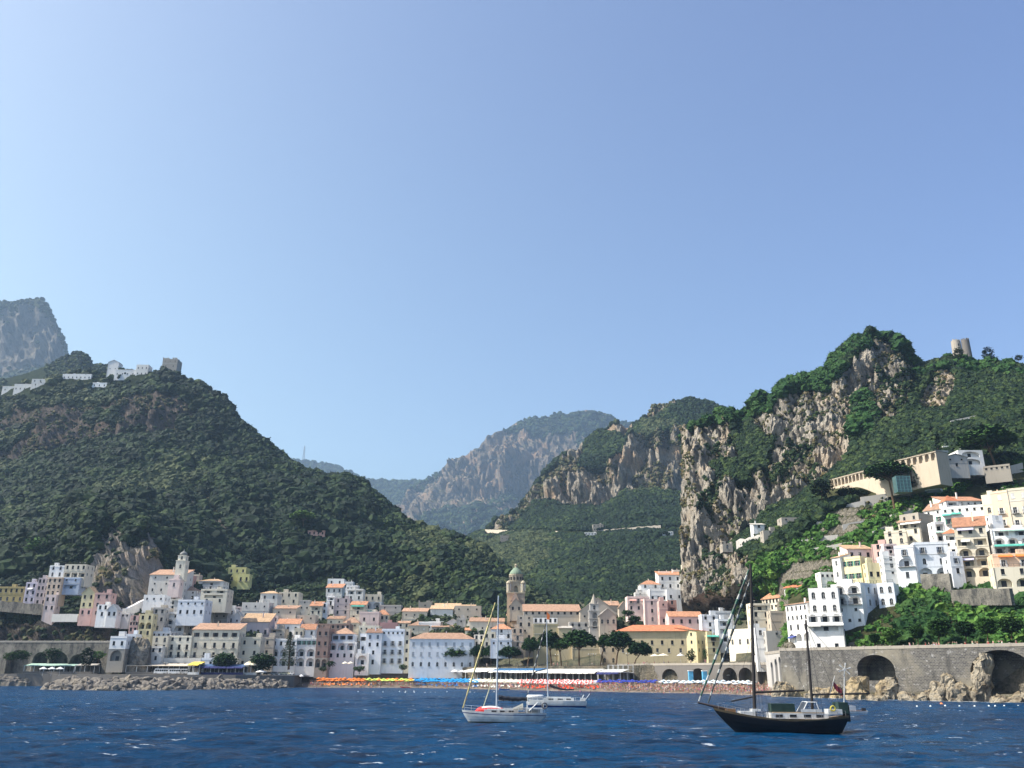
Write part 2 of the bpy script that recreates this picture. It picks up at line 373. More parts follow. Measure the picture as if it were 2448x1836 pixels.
RHG = [[(1745, 1010), (1795, 1010), (1840, 1060), (1830, 1120), (1790, 1130), (1770, 1080)], [(1700, 1100), (1800, 1090), (1790, 1150), (1715, 1140)], [(2085, 800), (2130, 795), (2160, 830), (2120, 815)],
       [(2030, 980), (2075, 940), (2100, 1000), (2060, 1040)]]
RHP = RHP + [(g, -1) for g in RHG]
def radd(px): return pl([(1616, 62), (1740, 62), (1800, 66), (1850, 48), (1885, 14), (1960, 3)], px)
def rowR(pts):
    return lambda px: P(px, pl(pts, px, 1), D(px, pl(pts, px, 1)) + radd(px))
WY = [(1855, 300), (2448, 243), (2800, 214)]
def wy(px): return pl(WY, px)
sheet('terraced_hillside', 1628, 2800, 380, [back(rr), rr,
    lambda px: P(px, pl(RR, px, 1) + 40, pl(RR, px, 2) - 22),
    rowP([(1616, 1150, 640), (1630, 1150, 560), (1650, 1150, 530), (1800, 1080, 530), (1950, 1000, 520), (2100, 900, 535), (2200, 960, 505), (2300, 930, 500), (2448, 945, 482), (2800, 975, 440)]),
    rowP([(1616, 1330, 560), (1630, 1330, 500), (1650, 1330, 488), (1750, 1300, 488), (1850, 1240, 480), (1950, 1160, 480), (2100, 1060, 480), (2250, 1030, 455), (2448, 1025, 430), (2800, 1035, 400)]),
    rowD([(1616, 1385), (1750, 1350), (1850, 1290), (1950, 1215), (2050, 1180), (2250, 1120), (2448, 1085), (2800, 1070)]),
    rowD([(1616, 1430), (1750, 1400), (1850, 1350), (2050, 1260), (2250, 1200), (2448, 1160), (2800, 1150)]),
    rowR([(1616, 1470), (1850, 1430), (2050, 1350), (2250, 1300), (2448, 1270), (2800, 1260)]),
    rowR([(1616, 1510), (1850, 1490), (2050, 1430), (2250, 1400), (2448, 1380), (2800, 1370)]),
    rowR([(1616, 1550), (1850, 1535), (2050, 1500), (2250, 1480), (2448, 1465), (2800, 1460)]),
    lambda px: G(px, wy(px) + 14 if px > 1868 else D(px, 1560) + radd(px), 14.0 if px > 1868 else zroad(px) + 2), lambda px: G(px, wy(px) + 3 if px > 1868 else D(px, 1560) + radd(px) - 1, 13.9 if px > 1868 else zroad(px)), lambda px: G(px, wy(px) + 2.6 if px > 1868 else D(px, 1560) + radd(px) - 2, -3)],
    ROCK_R, RHP, 3, fine=1.6, seed=5, nr=[4, 14, 26, 40, 26, 24, 24, 24, 16, 8, 3, 2], rockamp=.62, terrace=[(1800, 1420), (1770, 1360), (1850, 1300), (1950, 1230), (2060, 1190), (2250, 1130), (2300, 1150), (2200, 1260), (2060, 1330), (1960, 1370), (1900, 1420)])

# valley ridge
MR = [(1040, 1310, 1500), (1150, 1275, 1500), (1200, 1243, 1480), (1240, 1218, 1460), (1268, 1186, 1450), (1285, 1146, 1440), (1300, 1126, 1440), (1330, 1098, 1440), (1380, 1071, 1430), (1420, 1036, 1420), (1450, 1018, 1410), (1470, 1009, 1400), (1505, 1014, 1400), (1530, 1006, 1400), (1545, 991, 1400), (1560, 973, 1400), (1590, 965, 1390), (1650, 957, 1380), (1710, 972, 1360), (1780, 997, 1340), (1830, 1016, 1330)]
mr = rowP(MR)
MRP = [([(1265, 1200), (1285, 1140), (1340, 1090), (1420, 1045), (1460, 1005), (1500, 1005), (1515, 1030), (1480, 1060), (1530, 1045), (1570, 1030), (1660, 1025), (1660, 1170), (1560, 1160), (1480, 1172), (1430, 1208), (1360, 1205), (1300, 1190)], 1.0),
       ([(1540, 960), (1640, 940), (1620, 965), (1590, 985), (1540, 1000)], 1.0),
       ([(1440, 1020), (1500, 1050), (1460, 1110), (1380, 1110), (1400, 1060)], -1), ([(1150, 1270), (1265, 1190), (1275, 1205), (1170, 1290)], .8)]
sheet('valley_slope', 1040, 1830, 260, [back(mr), mr,
    rowP([(1040, 1322, 1450), (1268, 1200, 1385), (1330, 1130, 1360), (1420, 1090, 1340), (1500, 1060, 1330), (1560, 1040, 1320), (1640, 1030, 1310), (1830, 1050, 1290)]),
    rowP([(1040, 1336, 1380), (1200, 1268, 1350), (1280, 1212, 1345), (1360, 1210, 1310), (1430, 1212, 1300), (1480, 1175, 1295), (1560, 1165, 1285), (1640, 1168, 1275), (1830, 1175, 1255)]),
    rowP([(1040, 1358, 1200), (1200, 1300, 1180), (1400, 1270, 1130), (1640, 1270, 1080), (1830, 1280, 1050)]),
    rowP([(1040, 1400, 1000), (1250, 1365, 960), (1450, 1350, 920), (1640, 1350, 880), (1830, 1360, 850)]),
    rowP([(1040, 1460, 800), (1250, 1450, 780), (1450, 1430, 740), (1640, 1440, 700), (1830, 1440, 690)]),
    rowP([(1040, 1530, 660), (1640, 1500, 620), (1830, 1500, 600)])],
    ROCK_M, MRP, 10, fine=.6, seed=6, nr=[3, 16, 26, 16, 16, 12, 4], rockamp=1.6)
FR = [(840, 1290, 4930), (938, 1216, 4845), (960, 1192, 4794), (990, 1159, 4760), (1038, 1127, 4692), (1056, 1114, 4675), (1105, 1084, 4624), (1173, 1048, 4590), (1202, 1020, 4573), (1231, 1008, 4556), (1320, 988, 4505), (1417, 978, 4454), (1449, 985, 4437), (1479, 1001, 4420), (1520, 1014, 4420), (1620, 1060, 4420)]
fr = rowP(FR)
FRP = [([(800, 900), (1700, 900), (1700, 1400), (800, 1400)], .62), ([(1040, 1130), (1190, 1040), (1240, 1030), (1220, 1080), (1330, 1070), (1420, 1040), (1430, 1100), (1300, 1190), (1120, 1185)], 1.0),
       ([(1200, 1018), (1320, 985), (1420, 976), (1400, 1010), (1330, 1040), (1250, 1030)], -1)]
sheet('mountain', 840, 1620, 200, [back(fr, 800, -400), fr,
    rowP([(840, 1300, 4590), (938, 1232, 4590), (1000, 1185, 4454), (1060, 1165, 4420), (1100, 1140, 4420), (1215, 1062, 4386), (1300, 1085, 4318), (1400, 1050, 4284), (1500, 1060, 4250), (1620, 1090, 4250)]),
    rowP([(840, 1310, 4420), (938, 1245, 4420), (1000, 1205, 4386), (1110, 1186, 4369), (1250, 1190, 4284), (1330, 1180, 4250), (1620, 1200, 4199)]),
    rowP([(840, 1330, 3910), (1000, 1250, 3910), (1250, 1240, 3825), (1620, 1250, 3740)]),
    rowP([(840, 1400, 3230), (1620, 1330, 3230)])],
    ROCK_F, FRP, 36, fine=.2, seed=8, nr=[3, 22, 30, 22, 20], rockamp=5.2)
def hill(name, pts, low, px0, px1, mat, polys, amp, seed, fine=.4, nr=14, ra=2.0):
    r = rowP(pts); sheet(name, px0, px1, 90, [back(r, 400, -200), r] + [rowP(q) for q in low], mat, polys, amp, fine=fine, seed=seed, nr=nr, rockamp=ra)
hill('far_hill', [(520, 1085, 5600), (640, 1096, 5600), (700, 1099, 5600), (770, 1110, 5600), (810, 1118, 5600), (850, 1139, 5600), (900, 1152, 5600), (960, 1152, 5600), (1000, 1150, 5600), (1150, 1170, 5600)],
     [[(520, 1200, 5200), (1150, 1210, 5200)], [(520, 1300, 4640), (1150, 1300, 4640)]], 520, 1150, ROCK_F, [], 25, 9)
hill('rock_peak', [(-450, 750, 3040), (-100, 730, 3040), (0, 724, 3040), (60, 717, 3040), (102, 716, 3040), (122, 738, 3040), (138, 778, 3040), (150, 803, 3040), (158, 838, 3040), (163, 868, 3040), (170, 900, 3072)],
     [[(-450, 775, 3024), (0, 745, 3016), (102, 735, 3008), (138, 790, 3008), (170, 905, 3024)], [(-450, 900, 2992), (0, 890, 2976), (100, 875, 2976), (170, 910, 2976)], [(-450, 1000, 2720), (170, 950, 2720)]], -450, 170, ROCK_P,
     [([(-500, 755), (0, 745), (60, 735), (110, 738), (135, 785), (165, 860), (100, 872), (0, 895), (-500, 905)], 1.0)], 12, 10, ra=1.6)
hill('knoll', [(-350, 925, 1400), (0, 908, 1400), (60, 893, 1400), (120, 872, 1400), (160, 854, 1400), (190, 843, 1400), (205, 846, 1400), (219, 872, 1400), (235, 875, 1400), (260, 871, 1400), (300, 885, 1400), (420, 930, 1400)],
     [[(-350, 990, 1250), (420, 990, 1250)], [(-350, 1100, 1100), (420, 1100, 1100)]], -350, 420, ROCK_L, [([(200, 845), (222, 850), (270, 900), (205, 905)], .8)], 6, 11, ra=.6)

def hit(px, py, names=('hillside', 'ground', 'terraced_hillside', 'valley_slope', 'knoll', 'mountain', 'beach')):
    d = ray(px, py); o = Vector((0, 0, CAMZ)); best = None
    for n in names:
        h = SHEETS[n][3].ray_cast(o, d, 6000)
        if h[0] is not None and (best is None or h[3] < best[1]): best = (h[0], h[3])
    return best[0] if best else None
def zdown(x, y, names):
    best = None
    for n in names:
        h = SHEETS[n][3].ray_cast(Vector((x, y, 1500)), Vector((0, 0, -1)), 3000)
        if h[0] is not None and (best is None or h[0].z > best): best = h[0].z
    return best

# ------------------------------------------------------------------ vegetation masses
def crown_mesh(name, mat, seed, sub=2, leaves=70, amp=.34, leafs=.10):
    r = random.Random(seed); bm = bmesh.new(); bmesh.ops.create_icosphere(bm, subdivisions=sub, radius=1)
    off = Vector((seed * 3.1, seed * 1.7, 0))
    for v in bm.verts:
        n = v.co.normalized()
        k = 1 + amp * noise.noise(n * 1.6 + off) * 1.6 + amp * .6 * noise.noise(n * 4.2 + off)
        v.co = Vector((n.x * k, n.y * k, n.z * k * .82))
    surf = [v.co.copy() for v in bm.verts]
    for _ in range(leaves):
        p = r.choice(surf) * r.uniform(.92, 1.16); s = leafs * r.uniform(.6, 1.3)
        q = Matrix.Rotation(r.uniform(0, 6.3), 3, 'Z') @ Matrix.Rotation(r.uniform(-1, 1), 3, 'X')
        c = [bm.verts.new(p + q @ Vector(w) * s) for w in ((-1, -.6, 0), (1, -.5, .2), (.2, .9, -.1))]
        bm.faces.new(c)
    me = bpy.data.meshes.new(name); bm.to_mesh(me); bm.free(); me.materials.append(mat)
    me.update(); return me
def crown_coll(name, mat, n, seed, **kw):
    c = bpy.data.collections.new(name)
    for i in range(n):
        o = bpy.data.objects.new(name + '_crown', crown_mesh(name, mat, seed + i, **kw)); c.objects.link(o)
    return c
def scatter(name, pts, coll, label, kind='stuff'):
    """pts: (co, scale, rz) -> one mass of instanced crowns"""
    me = bpy.data.meshes.new(name); me.from_pydata([p[0] for p in pts], [], [])
    me.attributes.new('scl', 'FLOAT', 'POINT').data.foreach_set('value', [p[1] for p in pts])
    me.attributes.new('rz', 'FLOAT', 'POINT').data.foreach_set('value', [p[2] for p in pts])
    o = mesh_obj(name, me); tag(o, label, None, None, kind)
    ng = bpy.data.node_groups.new(name, 'GeometryNodeTree')
    ng.interface.new_socket('Geometry', in_out='INPUT', socket_type='NodeSocketGeometry'); ng.interface.new_socket('Geometry', in_out='OUTPUT', socket_type='NodeSocketGeometry')
    N = ng.nodes; L = ng.links
    i = N.new('NodeGroupInput'); u = N.new('NodeGroupOutput'); ip = N.new('GeometryNodeInstanceOnPoints'); ci = N.new('GeometryNodeCollectionInfo')
    ci.inputs['Collection'].default_value = coll; ci.inputs['Separate Children'].default_value = True; ci.inputs['Reset Children'].default_value = True
    a = N.new('GeometryNodeInputNamedAttribute'); a.data_type = 'FLOAT'; a.inputs['Name'].default_value = 'scl'
    b = N.new('GeometryNodeInputNamedAttribute'); b.data_type = 'FLOAT'; b.inputs['Name'].default_value = 'rz'
    cx = N.new('ShaderNodeCombineXYZ'); L.new(b.outputs[0], cx.inputs[2])
    rv = N.new('FunctionNodeRandomValue'); rv.data_type = 'INT'; rv.inputs[4].default_value = 0; rv.inputs[5].default_value = 50
    L.new(i.outputs[0], ip.inputs['Points']); L.new(ci.outputs[0], ip.inputs['Instance']); ip.inputs['Pick Instance'].default_value = True
    L.new(rv.outputs[2], ip.inputs['Instance Index'])
    L.new(cx.outputs[0], ip.inputs['Rotation']); L.new(a.outputs[0], ip.inputs['Scale']); L.new(ip.outputs[0], u.inputs[0])
    m = o.modifiers.new('scatter', 'NODES'); m.node_group = ng
    return o
def sample(sname, n, seed, fn, pxr=(-260, 2770), pyr=(600, 1700)):
    """random surface points; fn(co, px, py, rock) -> (scale) or None"""
    verts, faces, rock, _ = SHEETS[sname]; r = random.Random(seed); cum = []; tot = 0
    for f in faces:
        a, b, c, d = (verts[k] for k in f)
        tot += ((b - a).cross(c - a).length + (c - a).cross(d - a).length) / 2; cum.append(tot)
    import bisect; out = []
    for _ in range(n):
        f = faces[bisect.bisect(cum, r.random() * tot) % len(faces)]
        u, v = r.random(), r.random(); a, b, c, d = (verts[k] for k in f)
        co = (a * (1 - u) + b * u) * (1 - v) + (d * (1 - u) + c * u) * v
        if co.y < 50: continue
        q = proj(co)
        if not (pxr[0] < q[0] < pxr[1] and pyr[0] < q[1] < pyr[1]): continue
        s = fn(co, q[0], q[1], rock[f[0]], r)
        if s: out.append((co + Vector((0, 0, s * .25)), s, r.uniform(0, 6.28)))
    return out
C_FOR = crown_coll('forest', FOR, 7, 20); C_LUSH = crown_coll('garden', LUSH, 6, 40, leaves=420, leafs=.10, amp=.55); C_SCR = crown_coll('scrub', SCRUB, 5, 60, amp=.5)
C_OLV = crown_coll('olive', OLV, 5, 120); C_DKF = crown_coll('oak', DKF, 5, 140)
C_PIN = crown_coll('pinewood', PINE, 5, 80, leaves=200, amp=.5)
HAZE = 6.5e-5; SKYS = .098; EXPO = .90
# ------------------------------------------------------------------ buildings
CROP = {0: (0, 0, 1), 1: (0, 1280, 3.95), 2: (300, 1280, 3.95), 3: (640, 1330, 4.608), 4: (960, 1330, 4.608), 5: (1200, 1330, 4.608), 6: (1480, 1330, 4.608),
        7: (1760, 1280, 3.95), 8: (2028, 1100, 3.95), 9: (0, 680, 2.514), 10: (600, 900, 3.072), 11: (1150, 900, 3.072), 12: (1700, 760, 2.957), 13: (2028, 1480, 5.267)}
def C(c, x, y):
    a, b, s = CROP[c]; return a + x / s, b + y / s
WT = {  # w, h, recess, offset above band bottom (fraction), arch
    'r': (1.2, 1.95, .28, .26, 0), 's': (1.25, 2.1, .15, .2, 0), 'g': (1.7, 2.0, .2, .24, 0), 'w': (1.1, 1.9, .2, .24, 0), 'b': (1.3, 2.3, .2, .06, 0),
    'd': (1.3, 2.5, .3, .08, 0), 'e': (1.1, 2.2, .22, .10, 0), 'a': (1.2, 2.2, .3, .18, 1), 'L': (3.4, 2.6, 1.6, .06, 1), 'A': (3.4, 3.0, 1.8, .04, 1), 'O': (3.0, 2.1, 1.4, .10, 0),
    'c': (2.3, 3.6, 1.5, .04, 1), 'q': (.95, 1.05, .25, .4, 0), 'D': (1.2, 2.3, .25, .0, 0), 'S': (2.6, 2.6, .6, .0, 0), 'm': (1.0, 1.5, .25, .34, 0)}
WCACHE = {}
def archpts(w, h, n=8):
    r = w / 2; zs = max(h - r, h * .45); rz = h - zs
    return [(-r * math.cos(math.pi * k / n), zs + rz * math.sin(math.pi * k / n)) for k in range(n + 1)]
def winmesh(t, w, h, rec, arch, shut):
    k = (t, round(w, 1), round(h, 1), shut)
    if k in WCACHE: return WCACHE[k]
    b = MB(); y = rec - .02; fr = SH['w'] if shut in 'wgb' or t in 'aw' else SH['k']
    if arch:
        ap = archpts(w, h); b.face([(-w / 2, y, 0)] + [(x, y, z) for x, z in ap] + [(w / 2, y, 0)][::1], GLASS)
        for (x0, z0), (x1, z1) in zip(ap, ap[1:]): b.tube((x0 * .96, y - .04, z0), (x1 * .96, y - .04, z1), .06, .06, fr, 4)
    else:
        b.face([(-w / 2, y, 0), (w / 2, y, 0), (w / 2, y, h), (-w / 2, y, h)], GLASS)
        b.box(-w / 2, w / 2, y - .07, y - .005, h - .08, h - .002, fr)
    b.box(-w / 2 + .003, -w / 2 + .08, y - .07, y - .005, .06, h * (.6 if arch else 1) - .09, fr); b.box(w / 2 - .08, w / 2 - .003, y - .07, y - .005, .06, h * (.6 if arch else 1) - .09, fr)
    b.box(-.035, .035, y - .06, y - .006, .06, h - .1, fr); b.box(-w / 2 + .09, -.04, y - .055, y - .006, h * .55, h * .55 + .06, fr); b.box(.04, w / 2 - .09, y - .055, y - .006, h * .55, h * .55 + .06, fr)
    b.box(-w / 2 - .12, w / 2 + .12, -.14, y - .08, -.08, .045, WHT if shut in 'wb' else plaster('grey'))
    if shut == 'n' and t in 'rd': pass
    sm = SH[shut]
    if t in 's':                                  # closed shutters
        b.box(-w / 2 + .02, -.02, .02, .07, .06, h - .04, sm); b.box(.02, w / 2 - .02, .02, .07, .06, h - .04, sm)
    if t in 'gb' or (t in 'rd' and shut in 'gb'):
        b.box(-w / 2 - .5, -w / 2 - .03, -.07, -.015, .06, h - .02, sm); b.box(w / 2 + .03, w / 2 + .5, -.07, -.015, .06, h - .02, sm)
    WCACHE[k] = b.me('window'); return WCACHE[k]
BCACHE = {}
def balcmesh(w):
    k = round(w, 1)
    if k in BCACHE: return BCACHE[k]
    b = MB(); b.box(-w / 2, w / 2, -.95, -.005, -.22, -.06, plaster('grey'))
    b.box(-w / 2, w / 2, -.93, -.88, .9, .96, IRON); b.box(-w / 2, -w / 2 + .05, -.87, -.01, .9, .96, IRON); b.box(w / 2 - .05, w / 2, -.87, -.01, .9, .96, IRON)
    n = max(4, int(w / .28))
    for i in range(n + 1):
        x = lerp(-w / 2 + .03, w / 2 - .03, i / n); b.box(x - .02, x + .02, -.92, -.89, -.06, .9, IRON)
    BCACHE[k] = b.me('balcony'); return BCACHE[k]
def facade(b, par, O, U, W, zb, z1, spec, mat, low=None, lowf=0, parts=True):
    """wall with real openings; O local origin (left end, bottom z ignored), U unit vector along; inward normal = U x up rotated"""
    U = Vector(U); N = Vector((-U.y, U.x, 0))     # inward
    ang = math.atan2(U.y, U.x)
    def pt(x, z, d=0): return Vector((O[0], O[1], 0)) + U * x + N * d + Vector((0, 0, z))
    rows = spec.split() if spec else []
    if not rows:
        b.face([pt(0, zb), pt(W, zb), pt(W, z1), pt(0, z1)], mat); return
    n = len(rows); H = (z1 - zb)
    for ri, rs in enumerate(rows):
        t1 = z1 - H * ri / n; t0 = z1 - H * (ri + 1) / n; hb = t1 - t0
        m = low if (low and ri >= n - lowf) else mat
        if rs == '.':
            b.face([pt(0, t0), pt(W, t0), pt(W, t1), pt(0, t1)], m); continue
        shut = 'n'
        if '-' in rs: rs, shut = rs.split('-')
        num = int(rs[:-1]) if len(rs) > 1 else 1; ty = rs[-1]
        w, h, rec, zo, arch = WT[ty]
        cell = W / num
        if ty in 'LAO': w = min(cell * .78, w * 1.5 if num > 1 else cell * .7)
        w = min(w, cell * .8); h = min(h * (hb / 3.4 if ty in 'LAOS' else 1 if ty == 'c' else min(1, hb / 3.0)), hb * .84)
        if ty == 'b': w = min(w, cell * .7)
        zs = t0 + max(.04, min(zo * hb, hb - h - .12)); ze = zs + h
        cs = [cell * (i + .5) for i in range(num)]
        b.face([pt(0, t0), pt(W, t0), pt(W, zs), pt(0, zs)], m); b.face([pt(0, ze), pt(W, ze), pt(W, t1), pt(0, t1)], m)
        x = 0
        for c in cs:
            b.face([pt(x, zs), pt(c - w / 2, zs), pt(c - w / 2, ze), pt(x, ze)], m); x = c + w / 2
        b.face([pt(x, zs), pt(W, zs), pt(W, ze), pt(x, ze)], m)
        for c in cs:
            l, r_ = c - w / 2, c + w / 2
            b.face([pt(l, zs), pt(r_, zs), pt(r_, zs, rec), pt(l, zs, rec)], m)
            if arch:
                ap = [(c + a, zs + z) for a, z in archpts(w, h)]; za = ap[0][1]
                for (xa, z_a), (xb, z_b) in zip(ap, ap[1:]):
                    b.face([pt(xa, z_a), pt(xb, z_b), pt(xb, ze), pt(xa, ze)], m)
                    b.face([pt(xa, z_a), pt(xa, z_a, rec), pt(xb, z_b, rec), pt(xb, z_b)], m)
            else:
                za = ze; b.face([pt(l, ze), pt(l, ze, rec), pt(r_, ze, rec), pt(r_, ze)], m)
            b.face([pt(l, zs), pt(l, zs, rec), pt(l, za, rec), pt(l, za)], m); b.face([pt(r_, zs), pt(r_, za), pt(r_, za, rec), pt(r_, zs, rec)], m)
            if ty in 'LAOSc':
                b.face([pt(l, zs, rec), pt(r_, zs, rec), pt(r_, ze, rec), pt(l, ze, rec)], SH['k'] if ty == 'S' else m)
                if par is not None and ty in 'LAO':
                    dw = winmesh('D', min(1.6, w * .5), min(2.2, h * .75), .1, 0, 'n'); mesh_obj('window', dw, par, pt(c, zs + .02, rec - .12), ang)
            elif par is not None:
                o = mesh_obj('window', winmesh(ty, w, h, rec, arch, shut), par, pt(c, zs), ang)
            if par is not None and (ty in 'db' or (ty == 'L' and shut == 'k')): mesh_obj('balcony', balcmesh(min(w + 1.1, cell * .92)), par, pt(c, zs), ang)
NB = 0
def kind_ok(r_): return True
HOUSES = []; HPX = []
def hidden(co, px, py):
    return any(a < px < b and c_ < py < d and co.y < Y_ + 3 for a, b, c_, d, Y_ in HPX)
def bld(c, x0, x1, yt, yb, col, spec, roof, label, ry=None, Y=None, dY=0, dep=None, low=None, lowf=0, side=None, ext=5, parent=None, cat='house', name='house', eave=.45, nd=None, rspec=None, group=None, chim=True):
    global NB; NB += 1; r = random.Random(NB * 13 + 5)
    ax, ay = C(c, x0, yb); bx, by = C(c, x1, yb); _, ty = C(c, x0, yt)
    mx_ = (ax + bx) / 2
    Yb = Y if Y else D(mx_, ay)
    if c in (9, 10, 11) and not Y:
        h = hit(mx_, ay); Yb = h.y if h else 900
    A = P(ax, ay, Yb - dY / 2); B = P(bx, ay, Yb + dY / 2); top = P(mx_, ty, Yb)
    mid = (A + B) / 2; zb = mid.z; z1 = top.z - zb
    W = (Vector((B.x, B.y, 0)) - Vector((A.x, A.y, 0))).length; rz = math.atan2(B.y - A.y, B.x - A.x)
    Dp = dep or max(6, min(11, W * .8)); mat = plaster(col)
    if parent is None:
        T = thing(name, label, cat, (mid.x, mid.y, zb), rz, group); lead = T
    else:
        T = parent
    b = MB()
    lm = plaster(low) if low else None
    LX, RX = -W / 2, W / 2
    if parent is None: wallp = T
    o = bpy.data.objects.new('wall' if parent is None else 'wing', bpy.data.meshes.new('tmp')); COL.objects.link(o); o.parent = T
    if parent is not None:
        o.matrix_parent_inverse = Matrix.Identity(4)
        loc = Vector((mid.x, mid.y, zb)) - Vector(T.location); loc.rotate(Matrix.Rotation(-T.rotation_euler.z, 3, 'Z')); o.location = loc; o.rotation_euler = (0, 0, rz - T.rotation_euler.z)
        wp = o
    else: wp = T
    facade(b, wp, (LX, 0), (1, 0, 0), W, 0, z1, spec, mat, lm, lowf)
    ss = side if side is not None else ' '.join(['2m' if Dp > 8 else '1m'] * max(1, len((spec or '.').split())))
    lsp = ss; rsp = rspec if rspec is not None else ss
    facade(b, wp if mx_ > 1100 else None, (LX, Dp), (0, -1, 0), Dp, 0, z1, lsp if mx_ > 1100 else '', mat, lm, lowf)
    facade(b, wp if mx_ < 1350 else None, (RX, 0), (0, 1, 0), Dp, 0, z1, rsp if mx_ < 1350 else '', mat, lm, lowf)
    b.face([(RX, Dp, 0), (LX, Dp, 0), (LX, Dp, z1), (RX, Dp, z1)], mat)
    eb = lm or mat
    nr_ = len((spec or '').split())
    if nr_ >= 2 and r.random() < .4 and kind_ok(roof):
        for k in range(1, nr_): zz_ = z1 * k / nr_; b.box(LX - .06, RX + .06, -.1, -.004, zz_ - .16, zz_ - .03, plaster('offwhite') if r.random() < .5 else mat)
    if W > 5 and r.random() < .5:
        g = MB(); xx = RX - .25 if r.random() < .5 else LX + .25; g.tube((xx, -.1, -ext), (xx, -.1, z1 - .1), .07, .07, plain('drainpipe', (.22, .20, .18)), 5); g.build('drainpipe', wp)
    for q in (((LX, 0), (RX, 0)), ((RX, 0), (RX, Dp)), ((RX, Dp), (LX, Dp)), ((LX, Dp), (LX, 0))):
        b.face([(*q[0], -ext), (*q[1], -ext), (*q[1], 0), (*q[0], 0)], eb)
    rb = MB(); e = eave; rm = roofmat('slab')
    rk = roof.split('-'); kind = rk[0]
    if len(rk) > 1: rm = roofmat(rk[1])
    rh = (P(mx_, C(c, 0, ry)[1], Yb + (Dp / 2 if kind != 'shed' else Dp)).z - zb - z1) if ry is not None else 1.6
    rh = max(.5, rh)
    if kind in ('flat', 'rail'):
        ph = .75 if kind == 'flat' else .25
        i = .3; b2 = [(LX, 0), (RX, 0), (RX, Dp), (LX, Dp)]; c2 = [(LX + i, i), (RX - i, i), (RX - i, Dp - i), (LX + i, Dp - i)]
        for k in range(4):
            j = (k + 1) % 4
            b.face([(*b2[k], z1), (*b2[j], z1), (*c2[j], z1), (*c2[k], z1)], mat); b.face([(*c2[k], z1), (*c2[j], z1), (*c2[j], z1 - ph), (*c2[k], z1 - ph)], mat)
        rb.face([(*q, z1 - ph + .01) for q in c2], rm)
        if W > 5 and r.random() < .6:            # string course just below the parapet
            b.box(LX - .12, RX + .12, -.12, -.004, z1 - .95, z1 - .78, mat)
        if kind == 'rail':
            g = MB()
            n = max(3, int(W / 1.6))
            for k in range(n + 1):
                x = lerp(LX + .1, RX - .1, k / n); g.box(x - .04, x + .04, .06, .14, z1 + .01, z1 + 1.0, IRON)
            g.box(LX, RX, .07, .13, z1 + 1.01, z1 + 1.07, IRON); g.box(LX, RX, .08, .12, z1 + .5, z1 + .54, IRON)
            g.build('railing', wp)
    elif kind == 'none':
        for (ex, ey, ux, uy, ln) in ((LX, 0, 1, 0, W), (LX, 0, 0, 1, Dp), (RX, 0, 0, 1, Dp), (LX, Dp - .6, 1, 0, W)):
            k = 0.0
            while k < ln - 1:
                s_ = r.uniform(.8, 2.2) * max(1, W / 14); hh = r.uniform(.2, 1.6) * max(1, W / 12)
                if r.random() < .7: x_, y_ = ex + ux * k, ey + uy * k; b.box(min(x_, RX - .6) + .003, min(x_ + (s_ if ux else .6), RX) - .003, min(y_, Dp - .6) + .003, min(y_ + (s_ if uy else .6), Dp) - .003, z1 - .3, z1 + hh, mat)
                k += s_ + r.uniform(.1, 1.2)
        b.face([(LX, 0, z1 - .05), (RX, 0, z1 - .05), (RX, Dp, z1 - .05), (LX, Dp, z1 - .05)], mat)
    elif kind == 'hip':
        k = min(W, Dp) * .5 - .1; yy = Dp / 2; q = [(LX - e, -e, z1 - .1), (RX + e, -e, z1 - .1), (RX + e, Dp + e, z1 - .1), (LX - e, Dp + e, z1 - .1)]
        a1, a2 = (LX + k, yy, z1 + rh), (RX - k, yy, z1 + rh)
        rb.face([q[0], q[1], a2, a1], rm); rb.face([q[1], q[2], a2], rm); rb.face([q[2], q[3], a1, a2], rm); rb.face([q[3], q[0], a1], rm); rb.face(q[::-1], mat)
    elif kind == 'gable':
        yy = Dp / 2
        for s in (LX, RX): b.face([(s, 0, z1), (s, Dp, z1), (s, yy, z1 + rh)], mat)
        th = .18; x0_, x1_ = LX - e * .6, RX + e * .6; sl_ = rh / yy
        f0 = (-e, z1 - e * sl_); f1 = (yy, z1 + rh); f2 = (Dp + e, z1 - e * sl_)
        for (p_, q_) in ((f0, f1), (f1, f2)):
            rb.face([(x0_, p_[0], p_[1] + th), (x1_, p_[0], p_[1] + th), (x1_, q_[0], q_[1] + th), (x0_, q_[0], q_[1] + th)], rm)
            rb.face([(x0_, p_[0], p_[1] + .02), (x1_, p_[0], p_[1] + .02), (x1_, q_[0], q_[1] + .02), (x0_, q_[0], q_[1] + .02)], mat)
            for xx in (x0_, x1_): rb.face([(xx, p_[0], p_[1] + .02), (xx, q_[0], q_[1] + .02), (xx, q_[0], q_[1] + th), (xx, p_[0], p_[1] + th)], rm)
        rb.face([(x0_, f0[0], f0[1] + .02), (x1_, f0[0], f0[1] + .02), (x1_, f0[0], f0[1] + th), (x0_, f0[0], f0[1] + th)], rm)
    elif kind == 'gabley':
        b.face([(LX, 0, z1), (RX, 0, z1), (0, 0, z1 + rh)], mat); b.face([(LX, Dp, z1), (RX, Dp, z1), (0, Dp, z1 + rh)], mat)
        th = .22; sl_ = rh / (W / 2)
